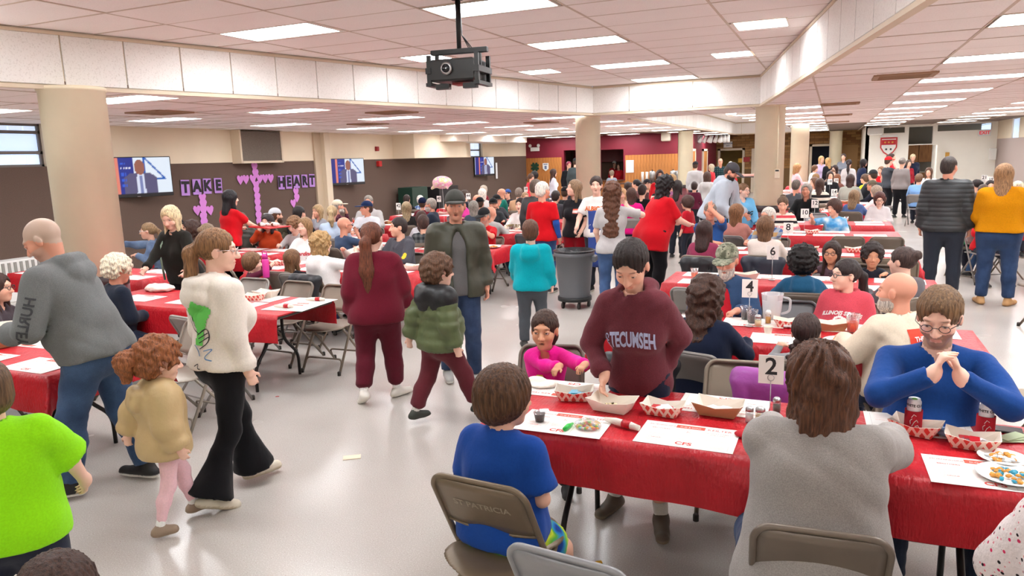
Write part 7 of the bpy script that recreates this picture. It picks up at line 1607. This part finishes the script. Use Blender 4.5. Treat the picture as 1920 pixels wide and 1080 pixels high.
# ================================================================== projector
px_ = onZ(857,0,ZH); X0, Y0 = -3.02, 5.85
t = empty('projector', (X0,Y0,ZH), math.radians(6), 'black projector in a metal cage hanging from the ceiling pole', 'projector'); M_pj = mat('projector_black', (.014,.014,.014), .35)
MB().tube([(0,0,0),(0,0,-.42)], .020, 12).build('pole', [M_black], t); MB().lathe([(.05,-.012),(.05,0)], (0,0,0), 16).build('ceiling_plate', [M_black], t)
for k in range(3): MB().tube([(.022,-.01+.008*k,-.02),(.028,.004*k,-.3),(.10+.02*k,.02,-.45)], .004, 5).build('cable', [M_black], t)
MB().box((0,0,-.435),(.52,.05,.045), bev=.005).build('mount_bar', [M_pj], t); MB().box((-.02,.02,-.60),(.40,.34,.185), bev=.015).build('body', [M_pj], t)
MB().lathe([(.045,0),(.052,.012),(.052,.03),(.040,.034)], (0,0,0), 22).build('lens_ring', [M_steel], t).matrix_local = Matrix.Translation((-.06,-.145,-.59)) @ Matrix.Rotation(math.pi/2, 4, 'X')
MB().lathe([(.036,0),(.036,.036),(.0,.03)], (0,0,0), 20).build('lens', [mat('dark_glass', (.01,.01,.015), .1)], t).matrix_local = Matrix.Translation((-.06,-.148,-.59)) @ Matrix.Rotation(math.pi/2, 4, 'X')
for x in (-.235,.205):
    for y in (-.13,.16): MB().box((x,y,-.60),(.035,.03,.26)).build('cage_post', [M_pj], t)
    MB().box((x,.015,-.60),(.05,.34,.05)).build('cage_rail', [M_pj], t); MB().box((x,.015,-.715),(.05,.34,.03)).build('cage_rail', [M_pj], t); MB().box((x*.9,0,-.50),(.03,.03,.12)).build('hanger', [M_pj], t)
for x in (-.12,.13): MB().box((x,-.10,-.735),(.12,.06,.045)).build('foot', [M_pj], t)
MB().box((.03,0,-.71),(.16,.14,.02)).build('underside_label', [mat('red_underside', lin((150,50,50)), .5)], t)
# ================================================================== televisions on the left wall
def screen_mat():
    m = bpy.data.materials.new('tv_picture'); t = nt(m); b = t.nodes['Principled BSDF']; a = t.nodes.new('ShaderNodeAttribute'); a.attribute_name = 'Col'
    t.links.new(a.outputs['Color'], b.inputs['Emission Color']); b.inputs['Emission Strength'].default_value = 1.0; b.inputs['Base Color'].default_value = (.01,.01,.01,1); b.inputs['Roughness'].default_value = .3; return m
M_tv = screen_mat()
def tvcolor(u, v):     # u 0..1 left to right, v 0..1 bottom to top : a presenter in a suit before a studio wall
    u_, v_ = u, v; c = (10,30,130)
    if u < .02: c = (210,220,245)
    elif .20 < u < .26: c = (226,130,110)
    elif .26 <= u < .46: c = (14,40,140)
    elif u >= .46: c = (226,236,248)
    tri = .60 < u < .90 and v > .42 and v > 1.02-(.92-u)*0 - (u-.62)*2.0*0 and (v-.42) < (.92-u)*2.1
    if tri: c = (130,206,240)
    if .60 < u < .92 and ((.0 < (.92-u)*2.1-(v-.42) < .07) and v > .40 or (.40 < v < .45 and .62 < u < .91) or (.605 < u < .63 and v > .45)): c = (20,90,180)
    if v < .60-1.3*max(0, abs(u-.55)-.13)**1.0 and abs(u-.55) < .24 and v < .58: c = (84,80,118)
    if abs(u-.55) < .055*(1.2-v*.6) and v < .56: c = (214,220,240)
    if abs(u-.55) < .022 and v < .52: c = (120,130,180)
    if ((u-.55)/.075)**2+((v-.74)/.20)**2 < 1: c = (150,92,76)
    if .28 < u < .44 and (.70 < v < .76): c = (226,226,240) if int((u-.28)*50) % 2 == 0 else c
    for (a, b_) in ((.82,.88),(.50,.60),(.36,.44),(.22,.30)):
        if .27 < u < .42 and a < v < b_ and int((u-.27)*60) % 3 and abs(u-.55) > .2: c = (40,90,210)
    if v < .03: c = (16,18,30)
    return lin(c)
def tv(px, py, wd, turn, label):
    q = onX(px, py, WX+.18); h = wd*.565; t = empty('television', q, math.radians(90+turn), label, 'television', 'wall televisions')
    MB().box((0,.03,0),(wd,.05,h), bev=.01).build('case', [M_black], t); nx, ny = 72, 42
    V = [((i/nx-.5)*(wd-.03), .0, (j/ny-.5)*(h-.06)+.015) for j in range(ny+1) for i in range(nx+1)]; F = [(j*(nx+1)+i, j*(nx+1)+i+1, (j+1)*(nx+1)+i+1, (j+1)*(nx+1)+i) for j in range(ny) for i in range(nx)]
    C = [tvcolor(i/nx, j/ny) for j in range(ny+1) for i in range(nx+1)]
    link('screen', np_mesh('screen', np.array(V), np.array(F), False, np.array(C)), M_tv, t).location = (0,.004,0)
    MB().box((0,.10,0),(.12,.14,.12)).build('wall_mount', [M_black], t); MB().box((0,.004,-h/2+.014),(.06,.004,.008)).build('badge', [M_steel], t)
tv(257,332,1.33,-16,'largest wall television beside the nearest column showing a man in a suit'); tv(650,322,1.25,-14,'middle wall television right of the letters showing a man in a suit'); tv(909,312,1.25,-10,'furthest wall television near the maroon wall')
# ================================================================== letters, hearts and fittings on the left wall
M_pur = mat('purple_card', lin((178,132,206)), .8); M_blk = mat('black_card', lin((34,28,36)), .8); M_heart = mat('orchid_card', lin((206,130,206)), .8)
def onwall(px, py, off=.03): return onX(px, py, WX+off)
def letter(ch, px, py, tilt, word):
    q = onwall(px, py); t = empty('letter_card', q, math.radians(90), 'purple card with black letter %s in the wall word %s%s' % (ch, word, {'A':', between neighbours %s' % ('T and K' if word == 'TAKE' else 'E and R'),'E':', %s' % ('last' if word == 'TAKE' else 'second'),'T':', %s' % ('first' if word == 'TAKE' else 'last')}.get(ch,'')), 'letter', 'letter cards on the wall'); t.rotation_euler = (0, math.radians(tilt), math.radians(90))
    MB().box((0,0,0),(.215,.006,.32)).build('card', [M_pur], t); V, F = text_mesh(ch, .30, .018); me = bpy.data.meshes.new('ch'); me.from_pydata([(v[0], -.006, v[1]-.0) for v in V], [], F); me.materials.append(M_blk); link('letter', me, None, t)
for i, (c, x, y) in enumerate((('T',347.5,352),('A',369,350.5),('K',388.5,349),('E',409,348))): letter(c, x, y, 2, 'TAKE')
for i, (c, x, y) in enumerate((('H',527.5,342.5),('E',541.5,341.5),('A',556,340.5),('R',571,339.5),('T',585,338.5))): letter(c, x, y, 2, 'HEART')
_h = [(.0,-.11),(.075,-.02),(.10,.045),(.075,.095),(.035,.10),(0,.065),(-.035,.10),(-.075,.095),(-.10,.045),(-.075,-.02)]
_hm = MB(); _hm.add([(x,-.004,z) for x, z in _h]+[(x,.004,z) for x, z in _h], [tuple(range(10)), tuple(range(19,9,-1))]+[(i,10+i,10+(i+1)%10,(i+1)%10) for i in range(10)]); _hm = _hm.mesh('heart', [M_heart])
def heart(px, py, lab):
    q = onwall(px, py, .02+.003*random.random()); o = link('paper_heart', _hm); o.location = q; o.rotation_euler = (0, random.uniform(-.1,.1), math.pi/2); tag(o, lab, 'heart', 'orchid paper hearts on the wall')
for i, (x, y) in enumerate(((477,313),(479,325.5),(480,347),(481,357.5),(482.5,370),(483,381),(484,393),(485,405),(486,417))): heart(x, y, 'paper heart in the upright of the middle wall cross, %s from the top' % (ORD+['ninth'])[i])
for i, (x, y) in enumerate(((450.5,337.5),(461,336.5),(474,336),(487,335.5),(497,335),(507.5,334.5))): heart(x, y, 'paper heart in the arm of the middle wall cross, %s from the left' % ORD[i])
for i, (x, y) in enumerate(((379.5,371.5),(381,383),(381.5,394.5),(382,407),(383,418))): heart(x, y, 'paper heart in the cross under the word TAKE, %s from the top' % ORD[i])
heart(369.5,394.5,'paper heart at the left arm of the cross under TAKE'); heart(394,394.5,'paper heart at the right arm of the cross under TAKE')
for i, (x, y) in enumerate(((555,360),(556.5,371.5),(550,381.5))): heart(x, y, 'paper heart in the tail under the word HEART, %s from the top' % ORD[i])
a, b_ = onwall(434,246), onwall(517,303); t = empty('wall_vent', (WX,(a[1]+b_[1])/2,(a[2]+b_[2])/2), 0, 'big grey mesh ventilation box high on the left wall above the heart cross', 'vent'); hw, hh = abs(b_[1]-a[1])/2, abs(a[2]-b_[2])/2
MB().box((.12,0,0),(.24,2*hw,2*hh), bev=.01).build('grille', [mat('dusty_mesh', lin((118,108,98)), .9, bump=.7, bscale=120, var=.15, vscale=60)], t)
for s in (-1,1): MB().box((.13,s*hw,0),(.26,.05,2*hh+.05)).build('frame_side', [M_trimcream], t)
MB().box((.13,0,-hh),(.26,2*hw,.05)).build('frame_bottom', [M_trimcream], t)
def wallbox(px, py, d, col, label, cat, name, off=.05):
    q = onwall(px, py, off); o = MB().box((0,0,0),d, bev=.01).build(name, [mat('c_%s' % name, lin(col), .5)]); o.location = q; tag(o, label, cat); return o
wallbox(707,279,(.08,.10,.13),(150,24,30),'red fire alarm box high on the left wall','alarm','alarm_box'); wallbox(711,307,(.10,.14,.16),(196,36,34),'red fire alarm strobe below the alarm box','alarm','alarm_strobe'); wallbox(931,320,(.01,.16,.62),(236,234,236),'narrow white notice right of the furthest television','notice','wall_notice')
wallbox(775,372,(.5,.9,1.25),(20,52,40),'dark green plastic crate against the brown wall','crate','storage_crate',.4).location.z = .63; wallbox(830,374,(.5,1.3,1.2),(26,26,28),'black equipment case against the brown wall','case','equipment_case',.4).location.z = .605
# radiator cover at far left
t = empty('radiator_cover', (WX,7.2,0), 0, 'white slatted radiator cover along the left wall', 'radiator'); MB().box((.16,0,.33),(.3,2.6,.66), bev=.01).build('cover', [M_white], t)
for k in range(26): MB().box((.32,-1.2+k*.095,.50),(.02,.04,.26)).build('slat', [mat('slot_grey', lin((150,146,140)), .7)], t)  # slats in plain grey, darker than the white cover
# balloon
q = onY(829,342,9.5); t = empty('balloon', q, 0, 'pink and white patterned foil balloon floating above the man in the cap', 'balloon')
blob('body', [ell((0,0,0),(.155,.10,.095),.02), cone((-.12,0,-.05),(-.175,0,-.085),.03,.02,.03), cone((.12,0,-.03),(.16,0,-.02),.02,.012,.02), cone((.09,-.03,-.05),(.105,-.04,-.085),.03,.015,.03)], blotch('balloon_foil', [(240,230,226),(236,150,180),(240,200,210),(226,220,140),(244,236,232)], 14, 'LINEAR'), (240,220,220), vox=.010, parent=t); MB().tube([(0,0,-.09),(.01,0,-.4),(.0,0,-.75)], .002, 4).build('string', [M_white], t)
# ================================================================== fittings on the back walls
def onback(px, py, Y, d, col, label, cat, name, m=None, off=.04):
    q = onY(px, py, Y-off); o = MB().box((0,0,0),d, bev=min(d)*.15).build(name, [m or mat('c_'+name, lin(col), .5)]); o.location = q; tag(o, label, cat); return o
t = empty('emergency_light', onY(1003,279,YB-.06), 0, 'white twin-headed emergency light on the maroon wall', 'light'); MB().box((0,0,-.02),(.38,.08,.16), bev=.01).build('case', [M_white], t)
for s in (-1,1): MB().lathe([(.03,0),(.07,.05),(.07,.06)], (0,0,0), 14).build('lamp_head', [M_white], t).matrix_local = Matrix.Translation((s*.19,-.02,.13)) @ Matrix.Rotation(math.pi/2, 4, 'X')
onback(1181,312,YB,(.32,.01,.5),(232,232,238),'white paper poster on the oak wall beside the kitchen opening','poster','wall_poster'); onback(1249,256,YB,(.36,.2,.36),(226,214,196),'square cream wall speaker on the maroon wall','speaker','wall_speaker')
t = empty('shamrock', onY(1003,313,YB-.05), 0, 'dark green paper shamrock on the oak wall', 'decoration')
for a in range(4): o = link('leaf', _hm, None, t); o.rotation_euler = (0, math.pi/4+a*math.pi/2, 0); o.location = (.10*math.sin(math.pi/4+a*math.pi/2),0,.10*math.cos(math.pi/4+a*math.pi/2)); o.material_slots[0].link = 'OBJECT'; o.material_slots[0].material = mat('dark_green_card', lin((26,62,40)), .8)
q = onY(1023,313,YB-.04); m = MB(); m.add([(-.13,0,.16),(.13,0,.16),(.13,0,-.08),(0,0,-.18),(-.13,0,-.08),(-.13,.01,.16),(.13,.01,.16),(.13,.01,-.08),(0,.01,-.18),(-.13,.01,-.08)], [(4,3,2,1,0),(5,6,7,8,9)]+[(i,(i+1)%5,5+(i+1)%5,5+i) for i in range(5)]); t = empty('wall_badge', q, 0, 'white shield badge on the oak wall', 'badge'); m.build('shield', [M_paper], t); MB().box((0,-.006,-.02),(.10,.004,.14)).build('emblem', [mat('grey_blue', lin((110,120,150)), .7)], t); MB().box((0,-.006,.11),(.18,.004,.04)).build('lettering_band', [mat('grey_blue', lin((110,120,150)), .7)], t)
# coffee urns and cups on a counter by the oak wall
t = empty('serving_counter', (-6.75,YB-.75,0), 0, 'low serving counter below the poster wall', 'counter'); MB().box((0,0,.45),(2.0,.6,.88), bev=.01).build('body', [M_wood], t); MB().box((0,0,.91),(2.1,.66,.04), bev=.008).build('worktop', [mat('counter_top', lin((90,52,30)), .4)], t)
for i, px in enumerate((1223,1262,1272)):
    q = onY(px,332,YB-.75); t = empty('coffee_urn', (q[0],YB-.75,.93), 0, 'steel coffee urn on the serving counter, %s from the left' % ORD[i], 'urn', 'coffee urns'); MB().lathe([(.12,0),(.12,.40),(.10,.44),(.03,.46)], (0,0,0), 18).build('body', [M_steel], t); MB().lathe([(.025,.46),(.02,.50)], (0,0,0), 10).build('knob', [M_black], t); MB().box((0,-.14,.06),(.03,.06,.03)).build('tap', [M_black], t)
for i, px in enumerate((1205,1213)): q = onY(px,338,YB-.8); o = MB().lathe([(.05,0),(.055,.42)], (0,0,0), 12).build('cup_stack', [M_white]); o.location = (q[0],YB-.8,.93); tag(o, 'tall stack of white cups by the urns, %s one' % ('left','right')[i], 'cups', 'stacks of cups')
# clock, signs, lights and boxes by the block wall
t = empty('wall_clock', onY(1425,261,YK-.08), 0, 'round wall clock on the brick wall beside the right column', 'clock'); ck = MB().lathe([(.22,0),(.22,.05),(.20,.055)], (0,0,0), 24).build('rim', [M_black], t); ck.matrix_local = Matrix.Rotation(math.pi/2, 4, 'X'); fc = MB().lathe([(.19,.052),(.19,.056)], (0,0,0), 24).build('face', [M_paper], t); fc.matrix_local = Matrix.Rotation(math.pi/2, 4, 'X'); MB().box((.03,-.062,.04),(.012,.004,.12)).build('hand', [M_black], t); MB().box((-.04,-.062,.0),(.10,.004,.012)).build('hand', [M_black], t)
t = empty('direction_sign', onY(1365,271,YK-.05), 0, 'small white paper sign over the far doorway', 'sign'); MB().box((0,0,0),(.42,.01,.30)).build('sheet', [M_paper], t)
for s_, zz in (('RESTROOM',.05),('EXIT',-.06)): V, F = text_mesh(s_, .085, .002); me = bpy.data.meshes.new('s'); me.from_pydata([(v[0],-.008,zz+v[1]) for v in V], [], F); me.materials.append(mat('grey_blue', lin((110,120,150)), .7)); link('lettering', me, None, t)
onback(1400,299,YK,(.30,.08,.24),(150,22,26),'red and black box on the brick wall between the doors','box','wall_box'); onback(1389,301,YK,(.26,.03,.22),(206,160,40),'yellow notice on the brick wall beside the far doorway','notice','yellow_notice')
for k, (px, py) in enumerate(((1319,254),(1338,256),(1353,257))):
    q = onZ(px, py-9, ZL) if False else onY(px+6, py, 33.0+k*.3); t = empty('stage_light', (q[0],q[1],ZL), .4*k, 'pair of white stage lamps under the far soffit, %s from the left' % ORD[k], 'lamp', 'stage lamps'); MB().tube([(-.25,0,-.06),(.25,0,-.06)], .015, 6).build('bar', [M_black], t)
    for s in (-1,0,1): MB().tube([(s*.2,0,-.08),(s*.2-.12,-.1,-.36)], [.06,.09], 12).build('lamp', [M_white], t)
q = onZ(1413,222,ZH); t = empty('ceiling_globe', (-3.0,24.0,ZH), 0, 'round white glass ceiling lamp in the far recess', 'lamp'); blob('globe', [ell((0,0,-.16),(.17,.17,.14),.01)], mat('opal_glass', lin((240,232,220)), .2), (240,232,220), vox=.02, parent=t); MB().lathe([(.10,-.04),(.10,0)], (0,0,0), 16).build('collar', [M_steel], t)
q = onY(1457,326,14.32); t = empty('thermostat_box', (q[0],14.33,q[2]), 0, 'cream control box with conduit on the right column', 'control box'); MB().box((0,0,0),(.085,.05,.17), bev=.01).build('box', [M_trimcream], t); MB().tube([(0,.01,.08),(0,.01,ZL-q[2])], .010, 8).build('conduit', [M_column], t); MB().box((0,-.028,.06),(.06,.006,.03)).build('window', [M_black], t)
t = empty('utility_table', (-3.9,34.5,0), 0, 'narrow grey table with red paper trays near the far door', 'table'); MB().box((0,0,.90),(2.0,.6,.04)).build('tabletop', [M_tabletop], t)
for sx in (-1,1):
    for sy in (-1,1): MB().box((sx*.9,sy*.25,.44),(.04,.04,.88)).build('leg', [M_steel], t)
o = MB().box((0,0,0),(1.0,.4,.10), bev=.01).build('tray_stack', [M_check]); o.location = (-3.7,34.5,.975); tag(o, 'stack of red and white paper trays on the far grey table', 'trays')
wallc = onback(1360,322,34.3,(.5,.5,.35),(28,28,32),'black box on the far grey table','box','black_box'); wallc.location = (-4.6,34.5,1.10)
# crest, exit sign, alarm and boxes on the white partition
q = onY(1666,275,YW-.05); t = empty('wall_crest', q, 0, 'large red and white shield crest on the white partition', 'crest')
def shield(w, h, y): return [(-w,y,h),(w,y,h),(w,y,-h*.1),(w*.6,y,-h*.65),(0,y,-h),(-w*.6,y,-h*.65),(-w,y,-h*.1)]
for sc, yy, mm in ((1.0,0,mat('crest_red', lin((196,40,44)), .6)),(.84,-.01,M_paper)): V = shield(.30*sc,.36*sc,yy); n = len(V); MB().add(V+[(a,b+.008,c) for a,b,c in V], [tuple(range(n-1,-1,-1)), tuple(range(n,2*n))]+[(i,(i+1)%n,n+(i+1)%n,n+i) for i in range(n)]).build('shield', [mm], t)
MB().box((0,-.016,.17),(.50,.01,.20)).build('upper_band', [mat('crest_red', lin((196,40,44)), .6)], t); MB().box((0,-.016,.42),(.62,.01,.08)).build('banner', [M_paper], t)
for x in (-.13,0,.13): MB().lathe([(.035,0),(.03,.012)], (0,0,0), 10).build('charge', [mat('gold_charge', lin((220,170,60)), .5)], t).matrix_local = Matrix.Translation((x,-.02,.17)) @ Matrix.Rotation(math.pi/2,4,'X')
for x in (-.08,.08): MB().lathe([(.04,0),(.03,.012)], (0,0,0), 10).build('charge', [M_ink_dark], t).matrix_local = Matrix.Translation((x,-.02,-.10)) @ Matrix.Rotation(math.pi/2,4,'X')
t = empty('exit_sign', onY(1846,249,YW-.05), 0, 'white exit sign with red letters on the partition', 'sign'); MB().box((0,0,0),(.42,.05,.24), bev=.01).build('case', [M_white], t); V, F = text_mesh('EXIT', .17, .004); me = bpy.data.meshes.new('e'); me.from_pydata([(v[0],-.03,v[1]) for v in V], [], F); me.materials.append(mat('exit_red', lin((206,40,60)), .5, emit=.6)); link('lettering', me, None, t)
onback(1861,289,YW,(.22,.14,.44),(232,228,220),'white cabinet on the partition by the grey panel','cabinet','wall_cabinet',off=.3); onback(1641,246,YW,(.55,.35,.32),(226,222,214),'white air conditioner above the crest','air conditioner','wall_unit',off=.2); onback(1776,293,YW,(.14,.02,.30),(206,150,50),'yellow notice beside the open door','notice','door_notice')
# litter on the floor
for i, (px, py, c, lab) in enumerate(((660,858,(236,216,190),'pale paper scrap lying on the floor in the aisle'),(1123,1056,(226,170,40),'yellow snack crumb on the floor by the blue shorts'),(520,744,(200,40,40),'red scrap on the floor under the grey chair'))):
    q = onZ(px, py, 0); o = MB().box((0,0,.002),((.12,.07,.003),(.03,.02,.01),(.03,.008,.004))[i],0,.6).build('floor_scrap', [mat('scrap_%d' % i, lin(c), .8)]); o.location = (q[0],q[1],.001); tag(o, lab, 'litter')
